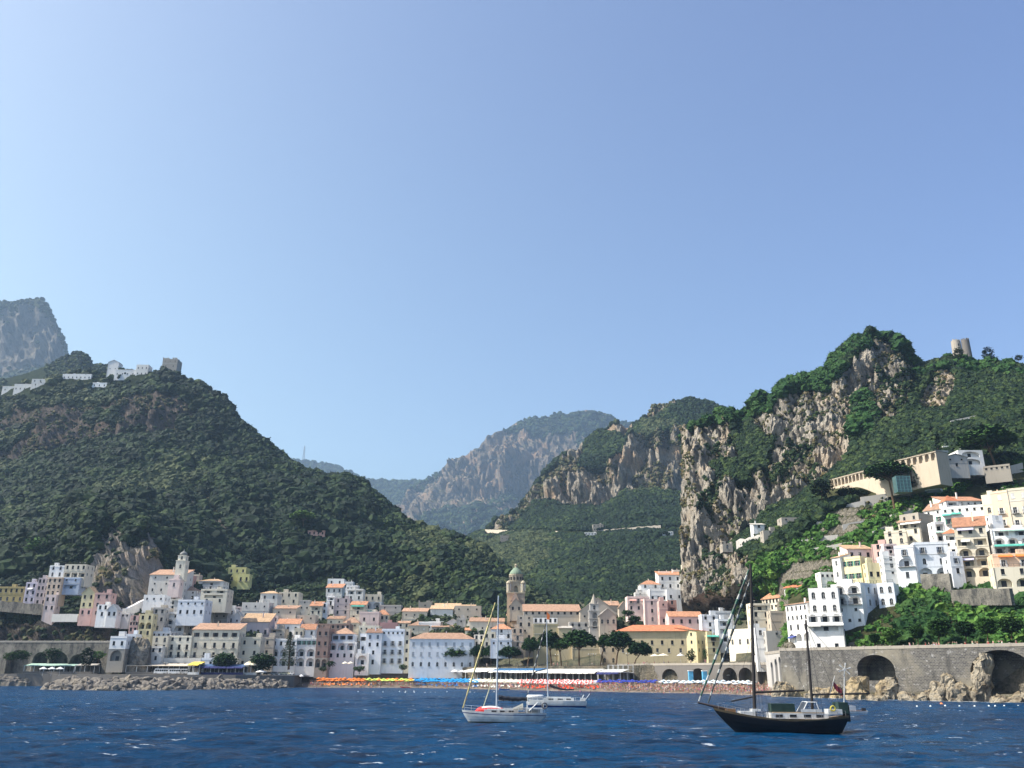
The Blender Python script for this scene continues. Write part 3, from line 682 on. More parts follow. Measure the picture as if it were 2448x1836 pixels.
        for s in (-1, 1):
            a_ = (s * (W / 2 + e), z1 - e * sl_); 
            rb.face([(a_[0], -e, a_[1] + th), (0, -e, z1 + rh + th), (0, Dp, z1 + rh + th), (a_[0], Dp, a_[1] + th)], rm)
            rb.face([(a_[0], -e, a_[1] + .02), (0, -e, z1 + rh + .02), (0, -e, z1 + rh + th), (a_[0], -e, a_[1] + th)], mat)
            rb.face([(a_[0], -e, a_[1] + .02), (0, -e, z1 + rh + .02), (0, Dp, z1 + rh + .02), (a_[0], Dp, a_[1] + .02)], mat)
    elif kind == 'shed':
        for s in (LX, RX): b.face([(s, 0, z1), (s, Dp, z1), (s, Dp, z1 + rh)], mat)
        b.face([(LX, Dp, z1), (RX, Dp, z1), (RX, Dp, z1 + rh), (LX, Dp, z1 + rh)], mat)
        th = .2; sl_ = rh / Dp; q0 = (-e, z1 - e * sl_ + .02); q1 = (Dp + .1, z1 + rh + .02)
        rb.face([(LX - e, q0[0], q0[1] + th), (RX + e, q0[0], q0[1] + th), (RX + e, q1[0], q1[1] + th), (LX - e, q1[0], q1[1] + th)], rm)
        rb.face([(LX - e, q0[0], q0[1]), (RX + e, q0[0], q0[1]), (RX + e, q1[0], q1[1]), (LX - e, q1[0], q1[1])], mat)
        rb.face([(LX - e, q0[0], q0[1]), (RX + e, q0[0], q0[1]), (RX + e, q0[0], q0[1] + th), (LX - e, q0[0], q0[1] + th)], rm)
        for xx in (LX - e, RX + e): rb.face([(xx, q0[0], q0[1]), (xx, q1[0], q1[1]), (xx, q1[0], q1[1] + th), (xx, q0[0], q0[1] + th)], rm)
    if kind != 'none': rb.build('roof', wp)

    if nd:                                        # awnings: (fx, z fraction, width m, material)
        for fx, fz, aw, am in nd:
            g = MB(); x = lerp(LX, RX, fx); z = z1 * fz; q = 1.5
            g.face([(x - aw / 2, -.01, z), (x + aw / 2, -.01, z), (x + aw / 2, -q, z - .7), (x - aw / 2, -q, z - .7)], am)
            g.face([(x - aw / 2, -.01, z - .05), (x + aw / 2, -.01, z - .05), (x + aw / 2, -q, z - .75), (x - aw / 2, -q, z - .75)], am)
            g.face([(x - aw / 2, -q, z - .7), (x + aw / 2, -q, z - .7), (x + aw / 2, -q - .01, z - 1.0), (x - aw / 2, -q - .01, z - 1.0)], am)
            g.face([(x - aw / 2, -.01, z), (x - aw / 2, -q, z - .7), (x - aw / 2, -.01, z - .7)], am); g.face([(x + aw / 2, -.01, z), (x + aw / 2, -q, z - .7), (x + aw / 2, -.01, z - .7)], am)
            g.build('awning', wp)
    if kind in ('flat', 'rail') and W > 4 and chim:
        zz = z1 - .7
        if r.random() < .55:
            g = MB(); x = r.uniform(LX + 1.4, RX - 1.4) if W > 3.5 else 0; y = r.uniform(Dp * .35, Dp * .7); s = r.uniform(.9, 1.6)
            g.box(x - s, x + s, y - s * .7, y + s, zz, zz + r.uniform(2.3, 3.0), mat); g.build('stair_hut', wp)
        for _ in range(r.randint(0, 2)):
            g = MB(); x = r.uniform(LX + .5, RX - .5); y = r.uniform(.9, 3); g.tube((x, y, zz), (x, y, zz + 1.6), .03, .03, WHT, 4)
            g.lathe((x, y - .12, zz + 1.7), [(0, .05), (.3, .12), (.48, .3)], WHT, 8); g.build('satellite_dish', wp)
        if r.random() < .4:
            g = MB(); x = r.uniform(LX + .5, RX - .5); g.box(x - .22, x + .22, Dp * .6, Dp * .6 + .45, zz, zz + 1.8, mat); g.box(x - .3, x + .3, Dp * .6 - .08, Dp * .6 + .53, zz + 1.803, zz + 1.95, roofmat('terra')); g.build('chimney', wp)
    elif kind in ('hip', 'gable', 'shed') and chim and W > 4:
        g = MB(); x = r.uniform(-W * .25, W * .25); y = Dp * (.62 if kind != 'shed' else .5); zt = z1 + rh * .45
        g.box(x - .25, x + .25, y - .25, y + .25, zt, z1 + rh + .9, mat); g.box(x - .32, x + .32, y - .32, y + .32, z1 + rh + .903, z1 + rh + 1.03, roofmat('terra')); g.build('chimney', wp)
    me = b.me('wall'); old = o.data; o.data = me; bpy.data.meshes.remove(old)
    if parent is None: o.name = 'wall'
    if c in (9, 10, 11): HPX.append((min(ax, bx) - 4, max(ax, bx) + 4, ty - 3, ay + 12, Yb))
    HOUSES.append((T.location.copy(), W, Dp))
    return T, (W, z1, Dp, wp)
AWG = plain('green_awning', (.10, .42, .34)); AWM = plain('mint_awning', (.42, .62, .52)); AWW = plain('white_awning', (.78, .77, .72)); AWO = plain('orange_awning', (.80, .22, .05)); AWP = plain('pink_awning', (.75, .42, .35)); AWL = plain('lilac_awning', (.60, .58, .75)); AWB = plain('navy_awning', (.05, .07, .25)); AWY = plain('yellow_awning', (.80, .60, .10))
T_ = [  # crop, x0, x1, ytop, ybase, colour, windows, roof, label, options
# far left cliff road
(1, -90, 212, 482, 630, 'mustard', '6r 5a', 'rail', 'long mustard yellow house at the left end of the cliff road', {}),
(1, 214, 318, 440, 640, 'lilac', '2r 2r 2r', 'rail', 'low lilac house squeezed beside the mustard yellow one', dict(nd=[(.5, .72, 2.5, AWW)])),
(1, 319, 428, 400, 662, 'mauve', '3r 3r 3r 2r', 'rail', 'greyish mauve house with an iron railing round its roof', {}),
(1, 402, 508, 560, 722, 'palepink', '2r 2r', 'flat', 'narrow pink and white house base at the road bend', dict(ext=9)),
(1, 424, 560, 395, 575, 'peach', '3r 3r 3r', 'flat', 'tall peach house under the white roof terraces', dict(Y=482)),
(1, 455, 592, 283, 395, 'white', '2r 2a', 'rail', 'white house with roof terrace on top of the peach house', dict(Y=486)),
(1, 594, 800, 272, 398, 'cream', '4r 3O', 'rail', 'cream villa with roof pergolas against the pale cliff', dict(Y=486)),
(1, 572, 742, 396, 508, 'bluepaint', '2q 1O', 'flat', 'pale blue house below the cream villa', dict(Y=484, ext=3)),
(1, 742, 862, 545, 762, 'yellow', '2r 2r 2r', 'gabley-tan', 'yellow gabled house with pink lower floor under the grey cliff', dict(ry=492, low='pink', lowf=1)),
(1, 864, 1018, 540, 768, 'pink', '2r 2r 2r', 'flat', 'pink house with red brown upper side wall beside the yellow gable', {}),
(1, 905, 1008, 652, 776, 'white', '2r 1r', 'flat', 'small white cube house in front of the pink house', dict(Y=462)),
(1, 1000, 1096, 700, 778, 'white', '2r', 'gabley-slab', 'tiny white gabled house next to the white cube', dict(ry=655, Y=461)),
(1, 1096, 1215, 728, 790, 'offwhite', '3q', 'flat', 'low whitewashed terrace house by the church path', {}),
(1, 1010, 1165, 950, 1190, 'white', '2r 1A', 'flat', 'small white house standing above a dark arch', dict(low='stone', lowf=1)),
(1, 1160, 1285, 930, 1015, 'bluewhite', '2r', 'flat', 'low bluish white house behind the house with the dark arch', {}),
(1, 520, 705, 108, 190, 'offwhite', '1O', 'rail', 'half hidden white house high among the trees on the left', dict(Y=560)),
# church terrace cluster
(2, 200, 530, 372, 605, 'offwhite', '3q 3q 4m 2L', 'shed-terra', 'big pale church block with terracotta roof on the left of the town', dict(ry=325, dep=14, cat='church', name='church')),
(2, 510, 628, 378, 484, 'salmon', '2r', 'flat', 'salmon red house behind the church block', {}),
(2, 612, 688, 368, 460, 'beige', '1r', 'flat', 'beige square house right of the salmon red house', {}),
(2, 400, 505, 408, 500, 'palepink', '1a', 'flat', 'faded pink house front with arch niche under the church roof', dict(Y=494)),
(2, 360, 665, 520, 612, 'white', '4q 4r', 'hip-terra', 'white house with low pinkish hipped roof below the church', dict(ry=478)),
(2, 165, 362, 560, 640, 'white', '3q', 'flat', 'white terrace house stepping down left of the hipped house', dict(Y=477)),
(2, 680, 918, 428, 520, 'offwhite', '1O 3r', 'hip-tan', 'white house with a pedimented top right of the church', dict(ry=412)),
(2, 700, 950, 505, 640, 'pale', '2O 1O 2r', 'rail', 'pale yellow house with deep shaded loggias', dict(Y=486)),
(2, 812, 962, 640, 735, 'beige', '2r 1r', 'flat', 'plain beige house below the shaded loggias', {}),
(2, 398, 560, 612, 712, 'white', '2r 2r', 'flat', 'stepped white house under the pinkish hipped roof', {}),
(2, 480, 742, 606, 760, 'bluewhite', '4q 4r', 'flat', 'broad bluish white house with a long blank parapet', dict(Y=470)),
(2, 742, 830, 640, 730, 'bluewhite', '1r 1r', 'rail', 'narrow blue grey house beside the broad white house', {}),
(2, 548, 722, 690, 885, 'bluewhite', '3r 2a 2A', 'flat', 'bluish white house with big arches at its foot', {}),
(2, 352, 548, 722, 905, 'white', '1O 2L 2L', 'rail', 'bright white house with arched verandas above the long cream building', {}),
(2, 236, 352, 680, 905, 'grey', '2r 2r 1a', 'flat', 'grey stone house with flat roof garden', {}),
(2, 106, 236, 740, 958, 'yellow', '2r 2A 2r', 'rail', 'yellow house with two arches perched on the crag', dict(ext=8)),
(2, 26, 106, 755, 920, 'pink', '1d 3m 2r', 'flat', 'small pink house left of the yellow arched house', {}),
(2, 232, 398, 682, 760, 'beige', '2r', 'flat', 'brownish beige house with plants on its roof', dict(Y=474)),
(2, 200, 420, 905, 975, 'bluewhite', '5q', 'flat', 'low white terrace strip under the grey stone house', {}),
(2, 706, 828, 732, 822, 'offwhite', '1r 1q', 'flat', 'small whitish house on the slope above the orange roof', {}),
(2, 820, 952, 738, 850, 'grey', '2q 1a', 'flat', 'grey stone garden house below the beige house', {}),
(2, 950, 1032, 694, 832, 'white', '1r 1a', 'flat', 'small white tower house with a dark arch', {}),
# waterfront left
(2, 602, 1050, 890, 1160, 'cream', '5g 5d-n 5d-n', 'shed-terra', 'long cream waterfront building with orange tiled roof', dict(ry=832, Y=447, ext=8)),
(2, 385, 603, 945, 1155, 'pale', '3r 3d 3d', 'rail', 'cream yellow waterfront building with a roof pergola', dict(Y=446)),
(2, 232, 386, 950, 1160, 'cream', '2a 2r 2r', 'rail', 'yellowish end house of the waterfront row beside the rocky crag', dict(Y=444)),
(2, 328, 720, 1158, 1262, 'offwhite', '6d-n', 'rail', 'white ground storey block of the cream waterfront row', dict(Y=443, ext=3, dep=5)),
(2, 205, 330, 1045, 1275, 'offwhite', '2r 1r 1D', 'flat', 'narrow white house at the left end of the waterfront', dict(Y=441)),
(2, 700, 830, 1155, 1255, 'bluewhite', '2r', 'flat', 'little light blue building behind the orange awning', dict(Y=440, dep=6)),
(2, 1048, 1252, 958, 1250, 'cream', '2r 2r 2r', 'rail', 'plain cream building between the orange roof and the grey terraces', dict(Y=452)),
(2, 830, 1050, 1155, 1255, 'cream', '3r-g', 'rail', 'cream building half hidden by the left round tree', dict(Y=446)),
(2, 1078, 1350, 815, 945, 'mauve', '4d', 'shed-tan', 'greyish pink building with a pale roof of dormers', dict(ry=738)),
(2, 1012, 1082, 760, 850, 'white', '1q', 'gabley-slab', 'blank white gabled house left of the dormer roof', dict(ry=720)),
(2, 1262, 1432, 545, 690, 'offwhite', '2r 2r', 'hip-tan', 'pale square house with low hipped roof on the slope', dict(ry=524, ext=9)),
(2, 1440, 1632, 535, 652, 'cream', '3r 2r', 'rail', 'cream house on a high stone base on the slope', dict(ext=9)),
(2, 1040, 1292, 672, 738, 'mauve', '5r', 'rail', 'long low mauve house with white dishes on its roof', {}),
(2, 1330, 1440, 755, 830, 'palepink', '2r', 'flat', 'pinkish house behind the orange gabled roof', {}),
(2, 1290, 1500, 880, 960, 'beige', '1O 3q', 'rail', 'beige house with shaded veranda above the grey terrace', {}),
(2, 1255, 1380, 960, 1240, 'beige', '1r 1r 1g', 'flat', 'beige block with green door left of the arcaded house', {}),
(2, 960, 1128, 300, 432, 'lemon', '3r 2d', 'rail', 'lime yellow villa alone among dark trees', dict(ext=8, rspec='2m 2m')),
# middle left, crop 3
(3, 92, 345, 742, 840, 'white', '3r', 'gable-orange', 'white house with bright orange gabled roof', dict(ry=690)),
(3, 290, 392, 790, 890, 'cream', '2a', 'flat', 'cream annex with two arched windows beside the orange roof', {}),
(3, 352, 522, 802, 885, 'white', '2r', 'gable-orange', 'small white house with ochre orange roof', dict(ry=748)),
(3, 20, 300, 905, 1212, 'white', '4r 3L 3A', 'rail', 'white arcaded house behind the tall araucaria tree', {}),
(3, 300, 515, 895, 1215, 'white', '4r-g 2L 2A', 'flat', 'white arcaded building with big arches left of the dark red palace', {}),
(3, 512, 650, 790, 1230, 'brown', '2r 2r 2r 2A', 'flat', 'dark reddish brown palace on the waterfront', dict(low='stone', lowf=1, dep=14, rspec='3r 3r 3r .')),
(3, 530, 905, 742, 812, 'brown', '7r', 'flat', 'red brown attic building behind the dark red palace', dict(Y=512)),
(3, 650, 945, 938, 1240, 'white', '3L 4r .', 'flat', 'white waterfront house with round arched loggias', dict(Y=474, rspec='3r 3r .', dep=12)),
(3, 706, 945, 852, 938, 'bluewhite', '3g', 'hip-terra', 'white top storey with green shuttered windows and tiled roof', dict(ry=785, Y=475, ext=1, dep=12, rspec='3r')),
(3, 1010, 1075, 850, 1060, 'bluewhite', '1g 1r', 'flat', 'narrow blue grey building behind the green shuttered top storey', dict(Y=480)),
(3, 1068, 1240, 842, 1190, 'bluewhite', '2s-b 2r 1r 1D', 'shed-brownroof', 'bluish white four storey house with a brown roof', dict(ry=800)),
(3, 960, 1110, 1070, 1200, 'white', '1L', 'flat', 'low white house with one arch and a terrace', dict(Y=472)),
(3, 1240, 1492, 798, 1180, 'bluewhite', '5q 3b-w 3b-w 3b-w', 'flat', 'pale hotel front with three rows of balconies', dict(low=None, cat='hotel', name='hotel', rspec='. 2r 2r 2r', dep=12)),
(3, 1490, 1556, 800, 1180, 'cream', '1r 1r 1r 1r', 'rail', 'narrow cream house beside the pale balcony hotel', {}),
(3, 1225, 1535, 1180, 1280, 'darkstone', '5S', 'rail', 'dark shop row at the foot of the pale hotel', dict(Y=478, cat='shop', name='shop_row', ext=2, dep=5)),
(3, 655, 835, 246, 320, 'white', '2r', 'flat', 'topmost white cube of the upper white cluster', {}),
(3, 835, 938, 278, 365, 'white', '2r', 'flat', 'white cube one step right of the topmost cube', {}),
(3, 860, 990, 318, 385, 'white', '3q', 'rail', 'small white terrace house in the middle of the upper cluster', dict(Y=578)),
(3, 640, 818, 345, 410, 'offwhite', '3r', 'shed-orange', 'low white house with orange roof under the topmost cube', dict(ry=305)),
(3, 870, 1046, 358, 490, 'offwhite', '2O 2r', 'rail', 'white house with shaded loggia at the front of the upper cluster', dict(Y=566)),
(3, 1048, 1250, 418, 580, 'cream', '3r 2A', 'rail', 'cream yellow house with white arched base at the right of the upper cluster', dict(low='white', lowf=1, rspec='3r 2r')),
(3, 640, 735, 435, 595, 'white', '1O 1d 2r', 'rail', 'white house left of the mauve brown one', {}),
(3, 722, 897, 460, 650, 'mauve', '2r 2q 2r', 'rail', 'mauve brown house in the middle of the slope', {}),
(3, 900, 1072, 535, 705, 'cream', '1O 1r 2r', 'shed-orange', 'cream house with orange mansard roof and green awning', dict(ry=497, nd=[(.5, .98, 8, AWG)])),
(3, 1072, 1190, 585, 710, 'pale', '1r 1a', 'flat', 'pale annex with green dome awning', dict(nd=[(.4, .9, 2.6, AWG)])),
(3, 1188, 1330, 642, 712, 'cream', '3r', 'hip-orange', 'cream house with orange hipped roof at the edge of the wood', dict(ry=588)),
(3, 460, 592, 545, 645, 'pale', '1O 2r', 'shed-orange', 'yellowish house with a scrap of orange roof', dict(ry=500)),
(3, 340, 460, 480, 600, 'grey', '1q 2q', 'flat', 'grey weathered house in the shade of the slope', {}),
(3, 590, 650, 510, 640, 'bluewhite', '1r 1r', 'flat', 'narrow bluish house between yellowish and white houses', {}),
(3, 650, 830, 690, 760, 'cream', '2q', 'shed-terra', 'low house with patched terracotta roof behind the brown attic', dict(ry=660)),
(3, 830, 1000, 730, 800, 'cream', '2q', 'hip-terra', 'cream house under a pyramid tiled roof', dict(ry=670)),
(3, 1000, 1230, 762, 838, 'pale', '4q', 'rail', 'long low pale yellow house on the second line', {}),
(3, 1232, 1432, 728, 795, 'rose', '.', 'flat', 'dark pink blank walled house above the balcony hotel', {}),
(3, 1430, 1560, 735, 800, 'cream', '2r', 'shed-terra', 'small cream house with tiled roof right of the dark pink wall', dict(ry=715)),
(3, 380, 530, 745, 810, 'beige', '2q', 'shed-terra', 'beige house with brown tiles above the ochre orange roof', dict(ry=712)),
# centre, crop 4
(4, 352, 640, 552, 660, 'cream', '5O 1q', 'shed-tan', 'long cream house with a shaded gallery below the wood', dict(ry=520)),
(4, 640, 808, 572, 662, 'cream', '3r 1r', 'shed-tan', 'cream house end with three small windows joined to the gallery house', dict(ry=535)),
(4, 180, 330, 505, 660, 'stone', '1q 2q', 'none', 'roofless grey ruin at the edge of the wood', dict(name='ruin', cat='ruin')),
(4, 68, 300, 660, 740, 'offwhite', '3q', 'rail', 'white roof terrace house left of the white low house', {}),
(4, 298, 466, 715, 785, 'white', '4r', 'flat', 'white low house with four windows among tiled roofs', {}),
(4, 480, 652, 738, 805, 'white', '2q', 'gabley-slab', 'white gabled house with pale curved roof', dict(ry=695)),
(4, 602, 705, 680, 838, 'grey', '1q 1q', 'flat', 'greyish white tower house above the white convent', {}),
(4, 712, 892, 742, 830, 'offwhite', '2O', 'rail', 'whitish terrace house right of the grey tower house', {}),
(4, 760, 960, 690, 745, 'grey', '3q', 'shed-terra', 'grey house with faded red roof behind the terraces', dict(ry=675)),
(4, 75, 300, 760, 850, 'cream', '2q', 'hip-terra', 'house with brown pyramid roofs left of the white convent', dict(ry=715)),
(4, 330, 600, 780, 850, 'beige', '4q', 'shed-terra', 'low beige house with tiled roof just above the white convent', dict(ry=755)),
(4, 700, 800, 815, 880, 'cream', '1r', 'shed-orange', 'little house with a salmon gable roof behind the convent', dict(ry=780)),
(4, 75, 800, 908, 1232, 'bluewhite', '8s-l 8s-l 8a', 'hip-terra', 'very long white three storey building with brown tiled roof', dict(ry=842, Y=472, dep=14, name='convent', cat='building', rspec='2s-w 2s-w 2r')),
(4, 796, 906, 862, 1000, 'offwhite', '2r 2r', 'rail', 'white house at the right end of the long white building', {}),
(4, 905, 1035, 830, 1010, 'pale', '2r 2r', 'rail', 'pale yellow house left of the blue white one', {}),
(4, 905, 1040, 690, 830, 'pale', '2r 1r', 'flat', 'pale yellow upper house behind the sailing mast', {}),
(4, 985, 1215, 800, 905, 'bluewhite', '1r 3d', 'hip-orange', 'blue white house with a bright orange hipped roof', dict(ry=745)),
(4, 975, 1215, 905, 1010, 'bluewhite', '3q', 'flat', 'lower blue white wall of the orange hipped house', dict(Y=452)),
(4, 1212, 1345, 790, 1010, 'peach', '2r 1a 1r', 'flat', 'ochre peach house with a tall arched doorway', dict(Y=455)),
(4, 1160, 1300, 655, 800, 'offwhite', '1r 2r', 'shed-terra', 'weathered white house at the foot of the bell tower', dict(ry=640)),
(4, 1270, 1450, 650, 1000, 'beige', '2q 2r-k 1q 2r 1r', 'flat', 'beige house with dark windows left of the ochre garden wall', dict(Y=462)),
(4, 1400, 1720, 678, 745, 'white', '6r', 'rail', 'white terrace building with roof garden under the long tiled nave', dict(Y=470)),
# centre right crop 5
(5, 350, 628, 740, 1195, 'olive', '. . . .', 'flat', 'tall blank olive yellow building behind the pines', dict(Y=458, chim=False, dep=14)),
(5, 625, 778, 790, 1195, 'ochre', '. 1q . .', 'gable-slab', 'blank ochre building with sloping top behind the pines', dict(Y=456, chim=False, ry=770)),
(5, 776, 1110, 930, 1195, 'ochre', '. . .', 'flat', 'low blank yellow wall building below the small bell tower', dict(Y=454, chim=False)),
(5, 745, 965, 722, 935, 'grey', '3r 2r .', 'flat', 'grey monastery house left of the small bell tower', dict(Y=462)),
(5, 1085, 1278, 655, 1190, 'beige', '3a . . 2r 2a', 'gabley-slab', 'beige church front with three tall arched windows', dict(ry=592, name='church', cat='church', Y=452, dep=22, chim=False)),
(5, 1130, 1290, 540, 600, 'beige', '.', 'shed-terra', 'brown tiled church annex roof behind the three arched windows', dict(ry=495, Y=520)),
(5, 1290, 1400, 560, 640, 'beige', '1q', 'gabley-terra', 'beige gabled house at the foot of the white cluster', dict(ry=500, Y=510)),
# right of centre crop 6
(6, -15, 880, 822, 1168, 'ochre', '. 8r-n 7r-w . ', 'hip-red', 'very long ochre monastery with a bright orange tiled roof', dict(ry=755, Y=436, dY=-6, dep=16, name='monastery', cat='monastery', eave=1.0, rspec='', chim=False)),
(6, 872, 996, 822, 1168, 'yellow', '. 3m 3m .', 'shed-red', 'yellow right end wing of the long monastery', dict(ry=800, Y=434, dY=8, dep=12, eave=.6, chim=False)),
(6, 552, 922, 662, 760, 'palepink', '4s-k', 'gable-orange', 'pink house with orange gabled roof behind the long monastery', dict(ry=610, Y=452)),
(6, 450, 545, 492, 752, 'pink', '1q . 1r', 'flat', 'tall narrow pink house beside the pink gabled house', dict(Y=470)),
(6, 542, 638, 482, 610, 'salmon', '1r-k 1O', 'flat', 'salmon pink house with a dark doorway', dict(Y=474)),
(6, 440, 695, 205, 365, 'white', '3r-k 3r-k', 'shed-orange', 'white house with a band of orange roof at the top of the right cluster', dict(ry=168, Y=505)),
(6, 436, 560, 168, 215, 'white', '.', 'flat', 'small white roof block crowning the right cluster', dict(Y=512, ext=2)),
(6, 235, 462, 308, 405, 'white', '2a 1r', 'hip-orange', 'white house with orange hipped roof and arched windows', dict(ry=265, Y=500)),
(6, 530, 716, 368, 528, 'white', '. 2r-k .', 'flat', 'blank white cube house with two dark windows', dict(Y=492)),
(6, 340, 532, 362, 495, 'white', '. 3r-n', 'rail', 'white house with brown terrace doors', dict(Y=494)),
(6, 180, 290, 395, 475, 'offwhite', '1q 1r', 'rail', 'white stepped terrace house left of the brown terrace doors', dict(Y=498)),
(6, 96, 342, 440, 610, 'palepink', '3d-w 3r', 'rail', 'pinkish white house with pink awnings', dict(Y=486, nd=[(.25, .8, 3.5, AWP), (.75, .8, 3.5, AWP)])),
(6, 288, 455, 470, 730, 'palepink', '1r 1r 1a', 'flat', 'tall pinkish white house with an arch at its foot', dict(Y=480)),
(6, 700, 792, 235, 355, 'white', '2r 2r', 'rail', 'narrow white house against the rock at the right of the cluster', dict(Y=500)),
(6, 600, 712, 150, 225, 'offwhite', '2q', 'rail', 'small white rooftop house with railings near the cream rock house', dict(Y=514)),
(6, 712, 862, 82, 240, 'cream', '1r 1r', 'flat', 'cream house set on the rock tower', dict(Y=512, ext=7)),
(6, 720, 850, 28, 88, 'offwhite', '2q', 'rail', 'small white house on top of the cream rock house', dict(Y=518, ext=2)),
(6, 858, 950, 100, 250, 'beige', '2q 2q', 'gabley-slab', 'shaded beige house beside the cream rock house', dict(ry=70, Y=516)),
(6, 920, 1102, 640, 870, 'bluewhite', '2r 1r-k 1r', 'flat', 'worn bluish white house right of the pink gabled house', dict(Y=438)),
(6, 1045, 1265, 600, 700, 'bluewhite', '.', 'flat', 'plain bluish white block at the foot of the dark cliff', dict(Y=444)),
(6, 1100, 1262, 690, 945, 'bluewhite', '1O 1O 1L', 'flat', 'bluish white house with a round arch and shaded balconies', dict(Y=430)),
(6, 985, 1122, 868, 1140, 'yellow', '1b 1r 1r .', 'flat', 'ochre house with a turquoise awning', dict(Y=426, nd=[(.45, 1.0, 5.5, AWG)])),
(6, 1225, 1480, 800, 1172, 'pale', '. 3a . .', 'flat', 'pale yellow battlemented church wall behind the ketch rigging', dict(Y=392, dY=-10, name='church', cat='church', chim=False, side='. 2a . .')),
# right lower crop 7
(7, 150, 340, 640, 862, 'cream', '1O 2r 2q', 'rail', 'cream house with an ochre terrace behind the main mast', dict(Y=376)),
(7, 196, 304, 872, 1160, 'white', '1r-w . .', 'flat', 'white house with one window right of the main mast', dict(Y=354)),
(7, 338, 492, 712, 905, 'beige', '. .', 'flat', 'blank beige wall house right of the ochre terrace', dict(Y=370)),
(7, 300, 500, 900, 1110, 'grey', '1q . .', 'flat', 'stained grey white house over the road tunnel', dict(Y=350, ext=2)),
(7, 250, 475, 592, 712, 'cream', '7r 6r', 'shed-orange', 'long cream house with pale orange roof above the grey wall', dict(ry=490, Y=396, dY=-14)),
(7, 470, 662, 490, 690, 'offwhite', '2r 2r 1d', 'shed-red', 'worn white house with reddish roof behind the white hotel', dict(ry=440, Y=372, dY=-8)),
(7, 662, 868, 458, 530, 'beige', '3r', 'shed-orange', 'beige house with orange roof just above the white hotel', dict(ry=395, Y=362, dY=-8)),
(7, 925, 1002, 210, 420, 'white', '1r-w 1r-w', 'shed-tan', 'white house left of the bright yellow house', dict(ry=190, Y=348, dY=-4)),
(7, 1000, 1196, 202, 438, 'yellow', '3g-g 3g-g', 'flat', 'bright yellow house with dark green shutters and small balconies', dict(Y=344, dY=-7, dep=9)),
(7, 1060, 1292, 128, 232, 'palepink', '3r-k', 'shed-tan', 'pinkish grey house rising behind the bright yellow house', dict(ry=95, Y=352)),
(7, 1252, 1442, 258, 410, 'yellow', '. 3r-n', 'rail', 'low yellow house with a white balustrade', dict(Y=336)),
(7, 800, 935, 345, 425, 'offwhite', '3q', 'flat', 'low white sheds left of the bright yellow house', dict(Y=352)),
# upper right crop 8
(8, 230, 360, 792, 925, 'pink', '1r 1r', 'flat', 'salmon pink corner house below the garden slope', dict(Y=347, dY=-3)),
(8, 345, 470, 790, 900, 'palepink', '1L 1r', 'flat', 'pale pink house with an arch beside the salmon pink one', dict(Y=343)),
(8, 352, 562, 665, 800, 'cream', '2r 2a', 'rail', 'cream house with an arched window under the stone sided house', dict(Y=352, dY=-4)),
(8, 495, 705, 580, 780, 'cream', '2O 2r 1r', 'shed-terra', 'cream terrace house with a long striped canopy', dict(ry=545, Y=356, dY=-6, nd=[(.6, .97, 8, AWW)])),
(8, 700, 838, 505, 775, 'stone', '. 1q 1r', 'flat', 'brown stone house without render beside the striped canopy', dict(Y=356, dY=6)),
(8, 730, 905, 470, 600, 'white', '2q 2r-g', 'shed-terra', 'white house with tiled roof left of the row of green awnings', dict(ry=418, Y=364, dY=-6)),
(8, 900, 1322, 432, 600, 'white', '6q 4b-g', 'rail', 'long white house with green awnings and green shutters', dict(Y=352, dY=-8, nd=[(.1, .62, 3.4, AWG), (.32, .66, 3.4, AWG)])),
(8, 925, 1295, 385, 440, 'offwhite', '6q', 'shed-orange', 'orange roofed penthouse behind the long white house', dict(ry=350, Y=362)),
(8, 925, 1045, 385, 430, 'white', '1O', 'hip-red', 'small white roof pavilion with pointed roof', dict(ry=335, Y=356, ext=1, chim=False)),
(8, 840, 935, 580, 770, 'white', '1O 1O', 'flat', 'narrow white house with a mint awning', dict(Y=344, nd=[(.4, .52, 4.5, AWM)])),
(8, 352, 500, 905, 1100, 'white', '1r-w 1r-w 1q', 'flat', 'white cube house left of the bluish balcony house', dict(Y=332)),
(8, 468, 662, 805, 1115, 'bluewhite', '1b-b 1L-k 1D', 'flat', 'bluish white balcony house with three stacked openings', dict(Y=328, dY=-4)),
(8, 662, 990, 772, 1118, 'bluewhite', '2b-b 2a 2A', 'flat', 'large bluish white house with a dark arch at ground level', dict(Y=326, dY=-3, ext=6)),
(8, 985, 1105, 905, 1095, 'bluewhite', '1r-b 1r', 'rail', 'small bluish house beside the large dark arch', dict(Y=318)),
(8, 925, 1080, 690, 910, 'white', '1O 2q 1r', 'hip-red', 'white tower like house with a small dark red roof', dict(ry=650, Y=334, dY=-3)),
(8, 1070, 1380, 625, 1105, 'cream', '3r 2O 2L-k 2O 2A', 'shed-orange', 'tall cream house of five floors with orange roof and arches', dict(ry=545, Y=318, dY=-5, nd=[(.35, .97, 5.5, AWL), (.3, .74, 3, AWW), (.3, .38, 3.6, AWL)])),
(8, 1300, 1412, 325, 610, 'cream', '. 1a .', 'flat', 'narrow beige house with a single arched window', dict(Y=340, dY=-3)),
(8, 1395, 1556, 290, 625, 'peach', '1s-w 1b-w 1b-w', 'flat', 'pale peach tall house with white doors and balconies', dict(Y=332, dY=-4)),
(8, 1554, 1760, 262, 625, 'cream', '2s-w 2b-w 2b-w', 'flat', 'tallest cream house at the right edge of the photo', dict(Y=326, dY=-4)),
(8, 1372, 1475, 520, 650, 'white', '1s-w .', 'flat', 'small white projecting block below the peach house', dict(Y=322)),
(8, 1372, 1760, 640, 800, 'white', '2O 3L', 'flat', 'white gallery house with a long mint awning', dict(Y=312, dY=-4, nd=[(.62, .95, 11, AWM)])),
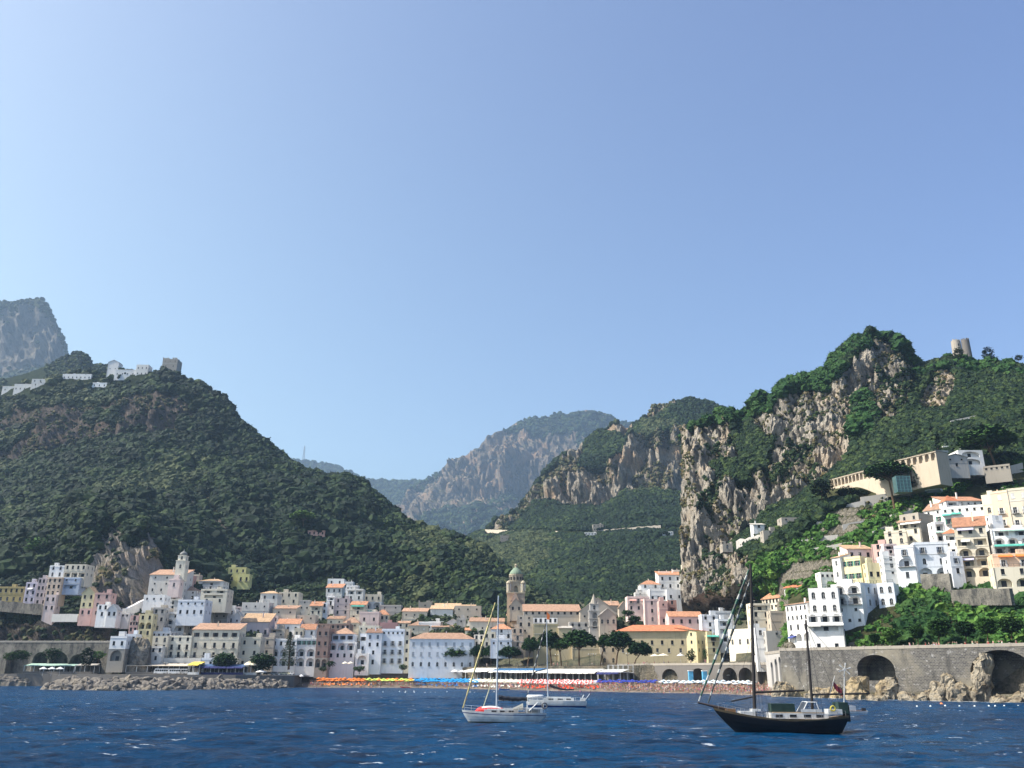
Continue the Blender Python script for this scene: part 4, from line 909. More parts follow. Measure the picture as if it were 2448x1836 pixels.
(8, 1378, 1760, 880, 1010, 'orangepaint', '2b-w', 'rail', 'orange house with two bright orange awnings', dict(Y=304, dY=-4, nd=[(.32, .92, 4.4, AWO), (.75, .92, 4.4, AWO)])),
(8, 1395, 1760, 1008, 1200, 'cream', '2r-n 2A', 'rail', 'cream arched base building below the orange awnings', dict(Y=298, dY=-4)),
(8, 1380, 1760, 790, 885, 'grey', '3O', 'rail', 'shaded terrace restaurant above the orange house', dict(Y=310, dY=-4, nd=[(.5, .98, 12, AWG)])),
# second line of the town
(0, 575, 640, 1440, 1480, 'offwhite', '3q 3r', 'rail', 'whitish terrace house tucked behind the dormer roof house', {}),
(0, 650, 705, 1455, 1492, 'cream', '2q 2r', 'shed-terra', 'small cream house under the cream house on the stone base', dict(ry=1448)),
(0, 708, 752, 1470, 1505, 'beige', '2q 2r', 'flat', 'beige house between the grey weathered house and the bright orange gable', {}),
(0, 858, 905, 1462, 1492, 'palepink', '2r', 'flat', 'small pink washed house right of the annex with the green dome awning', {}),
(0, 905, 958, 1446, 1476, 'grey', '2q 2q', 'rail', 'grey terraced house at the foot of the roofless ruin', {}),
(0, 960, 1020, 1462, 1496, 'cream', '3q 3q', 'shed-terra', 'cream house with brown tiles left of the white gabled house', dict(ry=1454)),
(0, 1028, 1082, 1456, 1488, 'offwhite', '3q', 'shed-tan', 'low whitish house directly under the long gallery house', dict(ry=1448)),
(0, 1086, 1150, 1448, 1484, 'beige', '3q 3q', 'flat', 'beige flat roofed house right below the gallery house end', {}),
(0, 1122, 1205, 1486, 1516, 'pale', '4q', 'shed-terra', 'low pale house with tiled roof left of the weathered white house', dict(ry=1478)),
(0, 1000, 1052, 1486, 1512, 'white', '3q', 'rail', 'little white terrace house just above the grey tower house', {}),
# hamlets
(9, 80, 182, 598, 642, 'offwhite', '4r', 'flat', 'white row house at the left of the high village', {}),
(9, 185, 290, 568, 612, 'offwhite', '3r 2r', 'flat', 'white flat house on the left ridge above the row house', {}),
(9, 372, 545, 538, 572, 'white', '7r', 'flat', 'long low white house on the high left ridge', {}),
(9, 550, 640, 590, 618, 'white', '3r', 'flat', 'little white house at the edge of the high cliff', {}),
(9, 640, 705, 468, 535, 'white', '2q', 'gabley-slab', 'bright white gabled chapel on the left ridge', dict(Y=955, ry=462, name='chapel', cat='chapel')),
(9, 686, 812, 512, 552, 'white', '4r', 'flat', 'white house row right of the ridge chapel', dict(Y=950)),
(9, 812, 885, 482, 548, 'offwhite', '3r 3r', 'flat', 'white terraced house below the ruined tower', dict(Y=948)),
(9, 10, 80, 612, 645, 'offwhite', '2r', 'flat', 'leftmost small white house of the high village', {}),
(9, 972, 1062, 448, 500, 'stone', '3q 2a', 'none', 'ruined square tower on top of the left hill', dict(Y=942, name='ruined_tower', cat='tower', dep=14)),
(10, 415, 540, 1132, 1170, 'salmon', '4r', 'hip-terra', 'lone salmon house with tiled roof in the middle of the forest', dict(ry=1115, ext=7)),
(11, 140, 205, 1168, 1212, 'stone', '2q', 'none', 'grey ruined farmhouse on the valley slope', dict(name='ruin', cat='ruin')),
(11, 762, 850, 1145, 1168, 'white', '4r', 'flat', 'white house row beside the valley road', {}),
(11, 822, 900, 1085, 1135, 'stone', '3r 3r', 'flat', 'stone hamlet house above the white row on the valley slope', {}),
(11, 1310, 1412, 1138, 1160, 'white', '5r', 'flat', 'long white farmhouse close to the great cliff', dict(Y=1040)),
(11, 1775, 1850, 1230, 1275, 'stone', '1a', 'none', 'small stone ruin on the cliff ledge', dict(name='ruin', cat='ruin', Y=440, ext=1)),
(12, 300, 380, 1462, 1492, 'white', '1r', 'shed-slab', 'small white shed above the terraces', dict(ry=1455)),
(12, 370, 470, 1502, 1530, 'stone', '1q', 'flat', 'beige garden store house on the terraces', {}),
(12, 500, 630, 1410, 1450, 'stone', '2q', 'flat', 'stone hut beside the long terrace wall', {}),
(12, 1648, 1760, 905, 950, 'white', '1q', 'flat', 'small white lodge right of the cypress tree', {}),
(12, 1760, 1935, 935, 1040, 'white', '1L 1L', 'flat', 'white house with ivy under the big umbrella pine', dict(Y=402)),
(12, 1660, 1822, 985, 1060, 'grey', '2q 1r', 'gabley-slab', 'grey gabled barn beside the white ivy house', dict(ry=978, Y=398)),
(12, 1500, 1605, 1045, 1145, 'white', '2q 2r', 'flat', 'white house at the right end of the long arcade', dict(Y=398, dY=-4)),
(12, 1930, 2120, 1040, 1090, 'stone', '5q', 'flat', 'long beige garden wall house behind the pine trunk', dict(Y=396, dY=-6)),
]
for (c, x0, x1, yt, yb, col, spec, roof, lab, kw) in T_:
    bld(c, x0, x1, yt, yb, col, spec, roof, lab, **kw)

# pink salmon wing of the lime villa
v = [o for o in bpy.data.objects if o.get('label') == 'lime yellow villa alone among dark trees'][0]
bld(2, 1058, 1168, 365, 436, 'lemon', '2d', 'rail', None, parent=v, Y=D(*C(2, 1040, 432)) - 4)

# the big white hotel of stacked arches: one thing, several wings
ht, _ = bld(7, 702, 1042, 735, 1088, 'white', '3A 1O . 2D', 'rail', 'large white hotel with stacked round arches above the sea wall', Y=302, dY=-4, dep=16, cat='hotel', name='hotel', nd=[(.17, .72, 4.5, AWW), (.65, .74, 8, AWW)], side='1A 3L-k 3a .', ext=4)
bld(7, 700, 985, 495, 740, 'white', '3a 3a-w', 'rail', None, parent=ht, Y=306, dY=-4, dep=12, ext=1, side='2a 2a')
bld(7, 505, 712, 650, 1095, 'white', '5m 5m 3r-k 3A .', 'shed-terra', None, parent=ht, ry=630, Y=316, dY=-12, dep=10, nd=[(.25, .34, 3.2, AWB)])
bld(7, 965, 1245, 458, 1062, 'white', '2L-k 2L-k 2q 3q 2a .', 'rail', None, parent=ht, Y=311, dY=-5, dep=13, side='1a 1a . . 1a .', ext=3)
bld(7, 1200, 1375, 450, 800, 'bluewhite', '3a 3a .', 'rail', None, parent=ht, Y=318, dY=6, dep=12, side='. . .')
bld(7, 1368, 1530, 448, 790, 'bluewhite', '2a 2a .', 'rail', None, parent=ht, Y=316, dY=-3, dep=12)

# ------------------------------------------------------------------ special buildings
def arcade():
    T, q = bld(12, 838, 1600, 1145, 1252, 'offwhite', '20a .', 'shed-tan', 'long cream monastery arcade with a row of round arches high on the hill', Y=436, name='monastery', cat='monastery')
    return T
def slab_wall(label, c, A, B, h, cat='wall', name='wall', mat=None, spec='', th=1.5, YA=None, YB=None, par=None, zA=None, ext=3, names=None, group=None):
    """wall whose foot joins two photo points at different depths"""
    ax, ay = C(c, *A); bx, by = C(c, *B)
    a = P(ax, ay, YA or D(ax, ay)); b_ = P(bx, by, YB or D(bx, by))
    W = (Vector((b_.x - a.x, b_.y - a.y, 0))).length; rz = math.atan2(b_.y - a.y, b_.x - a.x)
    T = thing(name, label, cat, (a.x, a.y, min(a.z, b_.z)), rz, group) if spec else None
    m = MB(); mt = mat or STONEW; dz = b_.z - a.z
    if spec:
        facade(m, T if 'L' not in spec and 'A' not in spec else None, (0, 0), (1, 0, 0), W, 0, h, spec, mt)
        m.face([(0, 0, h), (W, 0, h), (W, th, h), (0, th, h)], mt); m.face([(0, 0, -ext), (W, 0, -ext), (W, 0, 0), (0, 0, 0)], mt)
        m.box(-.2, W + .2, -.25, th, h + .003, h + .35, plaster('stone'))
        m.build('wall', T); return T, W
    n = max(1, int(W / 4)); r = random.Random(int(ax * 7))
    za, zb = 0, dz; tops = [h * r.uniform(.85, 1.1) for _ in range(n + 1)]
    for i in range(n):
        x0, x1 = W * i / n, W * (i + 1) / n; z0, z1 = dz * i / n, dz * (i + 1) / n
        m.face([(x0, 0, z0 - ext), (x1, 0, z1 - ext), (x1, 0, z1 + tops[i + 1]), (x0, 0, z0 + tops[i])], mt)
        m.face([(x0, 0, z0 + tops[i]), (x1, 0, z1 + tops[i + 1]), (x1, th, z1 + tops[i + 1]), (x0, th, z0 + tops[i])], mt)
        m.face([(x0, th, z0 - ext), (x1, th, z1 - ext), (x1, th, z1 + tops[i + 1]), (x0, th, z0 + tops[i])], mt)
    m.face([(0, 0, -ext), (0, 0, tops[0]), (0, th, tops[0]), (0, th, -ext)], mt); m.face([(W, 0, dz - ext), (W, 0, dz + tops[-1]), (W, th, dz + tops[-1]), (W, th, dz - ext)], mt)
    o = m.build(name, None, a, rz); tag(o, label, cat, group); return o, W
# arcade monastery: two-point facade
def twopoint(c, A, B, YA, YB, h, col, spec, label, name, cat, dep=9, roof='slab', rise=1.2, ext=7):
    ax, ay = C(c, *A); bx, by = C(c, *B); a = P(ax, ay, YA); b_ = P(bx, by, YB); z = min(a.z, b_.z)
    W = Vector((b_.x - a.x, b_.y - a.y, 0)).length; rz = math.atan2(b_.y - a.y, b_.x - a.x); T = thing(name, label, cat, (a.x, a.y, z), rz); mt = plaster(col); m = MB()
    facade(m, T, (0, 0), (1, 0, 0), W, 0, h, spec, mt); facade(m, None, (0, dep), (0, -1, 0), dep, 0, h, '', mt); m.face([(W, 0, 0), (W, dep, 0), (W, dep, h), (W, 0, h)], mt); m.face([(0, dep, 0), (W, dep, 0), (W, dep, h), (0, dep, h)], mt)
    m.box(-.05, W + .05, -.06, dep, -ext, -.003, mt); m.box(-.3, W + .3, -.35, -.004, h * .93, h, mt); m.build('wall', T)
    r_ = MB(); rm = roofmat(roof); r_.face([(-.4, -.6, h + .02), (W + .4, -.6, h + .02), (W + .4, dep, h + rise), (-.4, dep, h + rise)], rm); r_.face([(-.4, -.6, h + .02), (-.4, dep, h + rise), (-.4, dep, h + .02)], rm); r_.face([(W + .4, -.6, h + .02), (W + .4, dep, h + .02), (W + .4, dep, h + rise)], rm); r_.build('roof', T)
    return T, W
def yfor(c, x, y, z): k = P(*C(c, x, y), 100); return (z - 6) / ((k.z - 6) / 100)
_zt = P(*C(12, 838, 1142), 447).z; _zb = P(*C(12, 855, 1262), 447).z
_yb = yfor(12, 1604, 950, _zt); _ym = yfor(12, 1300, 1020, _zt)
_b1 = P(*C(12, 1300, 1020), _ym); _b2 = P(*C(12, 1604, 950), _yb)
twopoint(12, (855, 1262), (1310, C(0, 0, 0)[1] + (proj((_b1.x, _b1.y, _zb))[1] - 760) * 2.957), 447, _ym, _zt - _zb, 'sand', '17c .', 'long cream monastery arcade with a row of round arches high on the hill', 'monastery', 'monastery', roof='tan')
twopoint(12, (1310, (proj((_b1.x, _b1.y, _zb + 1))[1] - 760) * 2.957), (1606, (proj((_b2.x, _b2.y, _zb + 1))[1] - 760) * 2.957), _ym - .3, _yb - .3, _zt - _zb - .2, 'sand', '7c .', 'taller right end block of the hillside arcade', 'monastery_wing', 'building')
# glass lift tower beside the pine
lf = C(12, 1368, 1215); a = P(lf[0], lf[1], min(_ym, _yb) - 4); T = thing('lift_tower', 'green glazed lift tower in front of the arcade', 'lift tower', a)
m = MB(); m.box(-3.2, 3.2, 0, 4, -1, 6.5, plain('green_glass', (.07, .13, .13), .3, .5)); m.build('glazing', T)
m = MB(); g_ = plain('green_steel', (.14, .30, .30))
for i in range(5): m.box(-3.3 + i * 1.6, -3.1 + i * 1.6, -.1, -.004, -1, 6.6, g_)
for i in range(5): m.box(-3.3, 3.3, -.15, -.104, i * 1.55, i * 1.55 + .14, g_)
m.build('frame', T)

def cylwall(m, c, r0, r1, z0, z1, mat, n=16):
    m.lathe(c, [(r0, z0), (r1, z1)], mat, n)
def belltower():
    Y = 520; x, y = C(4, 1258, 650); base = P(x, y, Y); ppm = 2037 / (Y * .946)
    T = thing('bell_tower', 'tall brown bell tower with a green tiled dome', 'bell tower', base)
    def z(yy): return P(x, C(4, 0, yy)[1], Y).z - base.z
    br = plaster('peach_brick'); h = 20.5 / 2 * (100 / 102.)
    hw = 100 / 4.608 / ppm
    m = MB(); facade(m, T, (-hw, -hw), (1, 0, 0), 2 * hw, 0, z(408), '. . .', br); facade(m, T, (hw, -hw), (0, 1, 0), 2 * hw, 0, z(408), '', br); facade(m, T, (-hw, hw), (0, -1, 0), 2 * hw, 0, z(408), '', br)
    m.face([(hw, hw, 0), (-hw, hw, 0), (-hw, hw, z(408)), (hw, hw, z(408))], br); m.face([(-hw, -hw, z(408)), (hw, -hw, z(408)), (hw, hw, z(408)), (-hw, hw, z(408))], br)
    m.box(-hw - .02, hw + .02, -hw - .02, hw + .02, -12, -.01, br); m.box(-hw - .35, hw + .35, -hw - .35, hw + .35, z(418), z(404), plaster('ochre_brick'))
    m.build('shaft', T)
    m = MB(); st = plaster('ochre_brick'); w = hw * .86
    facade(m, T, (-w, -w), (1, 0, 0), 2 * w, z(404), z(285), '1c', st); facade(m, T, (w, -w), (0, 1, 0), 2 * w, z(404), z(285), '1c', st); facade(m, T, (-w, w), (0, -1, 0), 2 * w, z(404), z(285), '1c', st); m.face([(w, w, z(404)), (-w, w, z(404)), (-w, w, z(285)), (w, w, z(285))], st)
    m.box(-w - .3, w + .3, -w - .3, w + .3, z(290), z(282), st); m.build('belfry', T)
    for sx in (-1, 1):
        for sy in (-1, 1):
            m = MB(); c = (sx * w * .93, sy * w * .93, 0); r = hw * .27
            m.lathe(c, [(r, z(404)), (r, z(388)), (r * .85, z(386)), (r * .85, z(310)), (r * 1.1, z(308)), (r * 1.1, z(300)), (r * .85, z(288)), (r * .4, z(278)), (0, z(272))], st, 10)
            for k in range(6):
                a = k * math.pi / 3 + .3; m.box(c[0] + math.cos(a) * r - .12, c[0] + math.cos(a) * r + .12, c[1] + math.sin(a) * r - .12, c[1] + math.sin(a) * r + .12, z(384), z(312), plaster('offwhite'))
            m.build('turret', T)
    m = MB(); r = hw * .74; m.lathe((0, 0, 0), [(r, z(282)), (r, z(215)), (r * 1.06, z(213)), (r * 1.06, z(200)), (r * .9, z(199))], st, 20)
    for k in range(12):
        a = k * math.pi / 6; x0, y0 = math.cos(a) * r, math.sin(a) * r; m.tube((x0, y0, z(280)), (x0, y0, z(216)), .3, .3, plaster('stone'), 6); m.lathe((math.cos(a + .26) * r * 1.0, math.sin(a + .26) * r * 1.0, (z(280) + z(216)) / 2), [(0, -1.0), (.5, -.9), (.5, .9), (0, 1.0)], SH['k'], 6)
    m.build('drum', T)
    m = MB(); gt = plaster('greentile'); m.lathe((0, 0, 0), [(r * 1.0, z(199)), (r * .98, z(190)), (r * .86, z(172)), (r * .62, z(150)), (r * .34, z(130)), (r * .12, z(122))], gt, 20); m.build('dome', T, smooth=True)
    m = MB(); m.lathe((0, 0, 0), [(.7, z(123)), (.7, z(100)), (.95, z(98)), (.6, z(88)), (0, z(80))], st, 8); m.box(-.08, .08, -.08, .08, z(80), z(68), IRON); m.box(-.5, .5, -.06, .06, z(75), z(73.5), IRON); m.build('lantern', T)
    # small tiled gable buildings leaning on the shaft
PC['peach_brick'] = (.45, .34, .22); PC['ochre_brick'] = (.40, .34, .22); PC['greentile'] = (.20, .30, .20)
belltower()
bld(4, 1190, 1330, 545, 610, 'beige', '2r', 'gabley-terra', 'pinkish gabled transept at the foot of the tall bell tower', ry=470, Y=506, dep=10, cat='church', name='transept', chim=False)
bld(4, 1210, 1290, 475, 500, 'peach', '.', 'gabley-terra', 'steep little tiled gable against the bell tower shaft', ry=398, Y=510, dep=6, cat='roof structure', name='gabled_dormer', chim=False, ext=14)
# nave of the cathedral, seen over the roofs
bld(5, 235, 868, 606, 700, 'beige', '9r .', 'shed-terra', 'long cathedral nave with a wide brown tiled roof', ry=532, Y=486, dep=16, cat='church', name='cathedral_nave', ext=8, chim=False)
bld(5, 862, 1262, 600, 730, 'beige', '. 4m .', 'gabley-terra', 'broad beige gable end of the cathedral nave', ry=478, Y=480, dep=26, cat='church', name='gable_hall', ext=8, chim=False)
# small bell tower with stone spire
def spire():
    Y = 458; x, y = C(5, 1022, 900); b = P(x, y, Y); ppm = 2037 / (Y * .946)
    T = thing('spire_tower', 'square grey bell tower with a pointed stone spire', 'bell tower', b)
    z = lambda yy: P(x, C(5, 0, yy)[1], Y).z - b.z
    st = plaster('grey'); hw = 60 / 4.608 / ppm; m = MB()
    for O, U in (((-hw, -hw), (1, 0, 0)), ((hw, -hw), (0, 1, 0)), ((-hw, hw), (0, -1, 0)), ((hw, hw), (-1, 0, 0))): facade(m, T, O, U, 2 * hw, z(900), z(605), '1c 1c .', st)
    m.box(-hw - .01, hw + .01, -hw - .01, hw + .01, z(900) - 16, z(900) - .01, st)
    for yy in (690, 605, 775): m.box(-hw - .3, hw + .3, -hw - .3, hw + .3, z(yy) - .15, z(yy) + .25, st)
    m.build('shaft', T)
    w = hw * .82; m = MB()
    for O, U in (((-w, -w), (1, 0, 0)), ((w, -w), (0, 1, 0)), ((-w, w), (0, -1, 0)), ((w, w), (-1, 0, 0))): facade(m, T, O, U, 2 * w, z(603), z(528), '1a', st)
    m.box(-w - .2, w + .2, -w - .2, w + .2, z(530), z(526), st); m.build('belfry', T)
    m = MB(); m.lathe((0, 0, 0), [(w * .9, z(526)), (w * .55, z(480)), (.12, z(418)), (0, z(408))], plaster('stone'), 8)
    for sx in (-1, 1):
        for sy in (-1, 1): m.lathe((sx * w * .85, sy * w * .85, 0), [(.5, z(526)), (0, z(505))], plaster('stone'), 6)
    m.build('spire', T)
spire()
def leftbelfry():
    Y = 500; x, y = C(2, 530, 330); b = P(x, y, Y); ppm = 2037 / (Y * .946); T = thing('belfry', 'small white belfry with a grey onion dome on the left church', 'bell tower', b)
    z = lambda yy: P(x, C(2, 0, yy)[1], Y).z - b.z; st = plaster('pale'); h = 47 / 3.95 / ppm; m = MB()
    for O, U in (((-h, -h), (1, 0, 0)), ((h, -h), (0, 1, 0)), ((-h, h), (0, -1, 0)), ((h, h), (-1, 0, 0))): facade(m, T, O, U, 2 * h, 0, z(243), '1a', st)
    m.box(-h - .01, h + .01, -h - .01, h + .01, -6, -.01, st); m.box(-h - .25, h + .25, -h - .25, h + .25, z(246), z(240), st); m.build('shaft', T)
    w = h * .8; m = MB()
    for O, U in (((-w, -w), (1, 0, 0)), ((w, -w), (0, 1, 0)), ((-w, w), (0, -1, 0)), ((w, w), (-1, 0, 0))): facade(m, T, O, U, 2 * w, z(240), z(195), '1a', st)
    m.box(-w - .2, w + .2, -w - .2, w + .2, z(197), z(192), st); m.build('belfry_storey', T)
    m = MB(); m.lathe((0, 0, 0), [(w * .8, z(192)), (w * 1.0, z(182)), (w * .9, z(168)), (w * .45, z(156)), (w * .15, z(148)), (.08, z(128)), (0, z(126))], plain('lead_grey', (.18, .19, .18), .5), 14); m.build('dome', T, smooth=True)
leftbelfry()
# hilltop towers
def castle(c, x, yb, yt, Y, rp, mat, label, dmg):
    px, py = C(c, x, yb); b = P(px, py, Y); z = P(px, C(c, x, yt)[1], Y).z - b.z; r = rp / CROP[c][2] / (2037 / (Y * .95)); T = thing('castle_tower', label, 'tower', b); m = MB(); n = 18
    rn = random.Random(3)
    top = [z + (rn.uniform(-1.2, .3) if dmg else (0 if k % 2 else -.9)) for k in range(n)]
    for k in range(n):
        a0, a1 = k * 2 * math.pi / n, (k + 1) * 2 * math.pi / n; j = k
        q = [Vector((math.cos(a0) * r * 1.15, math.sin(a0) * r * 1.15, -6)), Vector((math.cos(a1) * r * 1.15, math.sin(a1) * r * 1.15, -6)), Vector((math.cos(a1) * r, math.sin(a1) * r, top[j])), Vector((math.cos(a0) * r, math.sin(a0) * r, top[j]))]
        m.face(q, mat); i = .78; m.face([Vector((v.x * i, v.y * i, v.z)) for v in q[::-1]], mat); m.face([q[3], q[2], Vector((q[2].x * i, q[2].y * i, q[2].z)), Vector((q[3].x * i, q[3].y * i, q[3].z))], mat)
        for e0, e1 in ((q[0], q[3]), (q[1], q[2])): m.face([e1 - Vector((0, 0, 3)), e1, Vector((e1.x * i, e1.y * i, e1.z)), Vector((e1.x * i, e1.y * i, e1.z - 3))], mat)
    m.build('wall', T)
    m = MB(); m.box(-.5, .5, -r * 1.03, -r * .9, z * .45, z * .45 + 1.8, SH['k']); m.build('window', T)
castle(12, 1818, 290, 150, 545, 30, plaster('darkstone'), 'taller round castle tower on the right ridge', False)
castle(12, 1742, 250, 160, 548, 34, plaster('stone'), 'broken pale round tower left of the taller castle tower', True)
castle(11, 1990 + 0, 1, 0, 545, 1, plaster('stone'), 'x', True) if False else None
# pylon on the far ridge
b = P(725, 1104, 5600); T = thing('pylon', 'lattice pylon standing on the far left ridge', 'pylon', b); H = P(725, 1066, 5600).z - b.z; m = MB(); ir = plain('galvanised', (.35, .37, .38), .5)
for sx in (-1, 1):
    for sy in (-1, 1): m.tube((sx * 9, sy * 9, -14), (sx * 1.2, sy * 1.2, H), 1.1, .8, ir, 4)
for k in range(7):
    f = k / 7; g = 9 - 7.8 * f; g2 = 9 - 7.8 * (f + 1 / 7)
    for sy in (-1, 1): m.tube((-g, sy * g, H * f), (g2, sy * g2, H * (f + 1 / 7)), .6, .6, ir, 4); m.tube((g, sy * g, H * f), (-g2, sy * g2, H * (f + 1 / 7)), .6, .6, ir, 4)
m.build('lattice', T); m = MB()
for f, w in ((.72, 9), (.84, 11), (.95, 8)): m.tube((-w, 0, H * f), (w, 0, H * f), .8, .8, ir, 4)
m.build('cross_arm', T)

# ------------------------------------------------------------------ sea walls, arches, quay
def archwall(name, label, pa, pb, z0, z1, arches, mat, th, cat='wall', deepmat=None, capmat=None, back=True):
    """pa, pb: (px, Y); arches: list of (px0, px1, zspring0, ztop)"""
    a = G(pa[0], pa[1], 0); b_ = G(pb[0], pb[1], 0); W = (b_ - a).length; U = (b_ - a) / W; rz = math.atan2(U.y, U.x)
    T = thing(name, label, cat, (a.x, a.y, 0), rz); m = MB()
    def xof(px):      # distance along wall where the photo column px meets it
        lo, hi = -40.0, W + 40
        for _ in range(40):
            q = (lo + hi) / 2
            if proj(a + U * q + Vector((0, 0, 6)))[0] < px: lo = q
            else: hi = q
        return lo
    xs = 0; cols = []
    for (p0, p1, zb, zt) in arches:
        l, r_ = max(.05, xof(p0)), min(W - .05, xof(p1)); cols.append((l, r_, zb, zt))
    x = 0; rec = th * .85
    for l, r_, zb, zt in cols:
        m.face([(x, 0, z0), (l, 0, z0), (l, 0, z1), (x, 0, z1)], mat); w = r_ - l; c = (l + r_) / 2
        m.face([(l, 0, z0), (r_, 0, z0), (r_, 0, zb), (l, 0, zb)], mat)
        ap = [(c + p, zb + q) for p, q in archpts(w, zt - zb, 14)]
        for (xa, za), (xb, zb_) in zip(ap, ap[1:]):
            m.face([(xa, 0, za), (xb, 0, zb_), (xb, 0, z1), (xa, 0, z1)], mat); m.face([(xa, 0, za), (xa, rec, za), (xb, rec, zb_), (xb, 0, zb_)], mat)
            m.face([(xa - (0), -.12, za), (xb, -.12, zb_), (c + (xb - c) * 1.09, -.12, zb + (zb_ - zb) * 1.09), (c + (xa - c) * 1.09, -.12, zb + (za - zb) * 1.09)], capmat or mat)
        za = ap[0][1]; m.face([(l, 0, zb), (l, rec, zb), (l, rec, za), (l, 0, za)], mat); m.face([(r_, 0, zb), (r_, 0, za), (r_, rec, za), (r_, rec, zb)], mat); m.face([(l, 0, zb), (r_, 0, zb), (r_, rec, zb), (l, rec, zb)], mat)
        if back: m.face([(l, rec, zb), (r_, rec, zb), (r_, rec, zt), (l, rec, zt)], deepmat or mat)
        x = r_
    m.face([(x, 0, z0), (W, 0, z0), (W, 0, z1), (x, 0, z1)], mat); m.face([(0, 0, z0), (0, th, z0), (0, th, z1), (0, 0, z1)], mat); m.face([(W, 0, z0), (W, 0, z1), (W, th, z1), (W, th, z0)], mat); m.face([(0, 0, z1), (W, 0, z1), (W, th, z1), (0, th, z1)], mat)
    m.build('wall', T)
    g = MB(); g.box(0, W, -.12, .35, z1 + .003, z1 + .9, capmat or plaster('stone')); k = 0
    while k < W: g.box(k, k + .5, -.18, -.123, z1 + .003, z1 + 1.05, capmat or plaster('stone')); k += 4.2
    g.build('parapet', T); return T
archwall('sea_wall', 'high dark stone sea wall with two large arches at the right', (1874, 296), (2560, 232), -2, 14.2, [(2052, 2142, 5.2, 12.6), (2322, 2480, 2.0, 13.4)], masonry(), 9)
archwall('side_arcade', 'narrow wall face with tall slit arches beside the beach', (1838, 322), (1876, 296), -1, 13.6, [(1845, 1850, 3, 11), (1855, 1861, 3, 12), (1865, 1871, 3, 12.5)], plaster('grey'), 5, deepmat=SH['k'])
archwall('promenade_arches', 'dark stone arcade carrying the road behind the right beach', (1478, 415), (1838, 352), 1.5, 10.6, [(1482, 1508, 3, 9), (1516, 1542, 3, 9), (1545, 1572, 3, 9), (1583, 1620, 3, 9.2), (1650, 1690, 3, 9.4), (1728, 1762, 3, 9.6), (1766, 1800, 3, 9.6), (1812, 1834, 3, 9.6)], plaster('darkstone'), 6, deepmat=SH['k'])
archwall('road_viaduct', 'long grey road viaduct with wide arches at the far left', (-120, 452), (262, 442), 3, 20.5, [(-90, -40, 5, 16), (10, 62, 5, 17), (72, 108, 5, 16), (112, 158, 5, 16), (160, 200, 5, 15), (212, 240, 5, 13)], STONEW, 6, deepmat=None)
# quay on the left
def quay():
    T = tag(MB().build('tmp'), None) if False else None
    m = MB(); pts = [(-300, 448), (120, 436), (300, 424), (560, 420), (700, 436), (720, 470)]
    q = [G(x, y, 0) for x, y in pts]; mt = plaster('darkstone'); top = plaster('stone')
    for a, b_ in zip(q, q[1:]): m.face([(a.x, a.y, -3), (b_.x, b_.y, -3), (b_.x, b_.y, 5.6), (a.x, a.y, 5.6)], mt)
    bk = [v + Vector((0, 60, 0)) for v in q]
    for k in range(len(q) - 1): m.face([(q[k].x, q[k].y, 5.6), (q[k + 1].x, q[k + 1].y, 5.6), (bk[k + 1].x, bk[k + 1].y, 5.7), (bk[k].x, bk[k].y, 5.7)], top)
    tag(m.build('quay'), None, None, None, 'structure')
quay()
# stone piers/terrace walls on the right slope
for k, (A, B, h, l) in enumerate([((620, 1435), (1090, 1330), 3.2, 'long grey terrace wall below the pale arcade'), ((1060, 1310), (1250, 1280), 3, 'short pale terrace wall under the leaning pine'),
        ((1280, 1420), (1440, 1385), 2.2, 'little terrace wall right of the pine trunk'), ((1520, 1190), (1660, 1160), 3, 'stub of ruined terrace wall in the green slope'),
        ((180, 1640), (370, 1600), 5, 'stained retaining wall at the edge of the great cliff'), ((640, 1590), (900, 1555), 1.6, 'thin terrace wall among the bright vines'),
        ((520, 1510), (800, 1450), 1.5, 'upper thin terrace wall among the vines'), ((1150, 1530), (1260, 1490), 1.5, 'dry stone terrace wall above the cream houses'),
        ((1700, 760), (1980, 700), 3, 'high stone terrace wall under the castle ridge'), ((1480, 830), (1700, 800), 2, 'lower stone terrace wall under the castle ridge'), ((2040, 1110), (2212, 1080), 4, 'grey garden wall right of the big pine trunk'),
        ((930, 1480), (1130, 1440), 1.3, 'short stone terrace edge in the middle of the gardens'), ((700, 1650), (1000, 1600), 1.3, 'lowest stone terrace edge above the yellow house')]):
    slab_wall(l, 12, A, B, h, 'wall', 'terrace_wall', group='stone terrace walls on the right slope', YA=(hit(*C(12, *A)) or Vector((0, 400, 0))).y - .6, YB=(hit(*C(12, *B)) or Vector((0, 400, 0))).y - .6, mat=plaster('grey'))
slab_wall('pale parapet wall of the cliff path on the left', 1, (490, 762), (735, 762), 1.2, 'wall', 'path_wall', mat=plaster('offwhite'))
slab_wall('stone wall under the far left cliff houses', 1, (-60, 660), (420, 700), 2.6, 'wall', 'retaining_wall', mat=STONEW)
slab_wall('white ramp wall climbing to the left church', 1, (1110, 775), (1370, 640), 2.4, 'wall', 'ramp_wall', mat=plaster('white'))
slab_wall('grey valley road wall crossing the wooded slope', 11, (900, 1155), (1320, 1118), 5, 'wall', 'road_wall', mat=plaster('beige'), YA=hit(*C(11, 900, 1155)).y - 4, YB=hit(*C(11, 1320, 1118)).y - 4)
slab_wall('long terrace wall on the left of the valley slope', 11, (20, 1135), (560, 1150), 2.5, 'wall', 'road_wall', mat=plaster('beige'), YA=hit(*C(11, 20, 1135)).y - 4, YB=hit(*C(11, 560, 1150)).y - 4)
slab_wall('ivy grown retaining wall below the right hand houses', 8, (700, 1240), (980, 1270), 7, 'wall', 'retaining_wall', mat=STONEW, YA=322, YB=312)
slab_wall('long low greenhouse wall right of the hotel', 8, (970, 1290), (1530, 1280), 2.5, 'wall', 'retaining_wall', mat=STONEW, YA=306, YB=284)
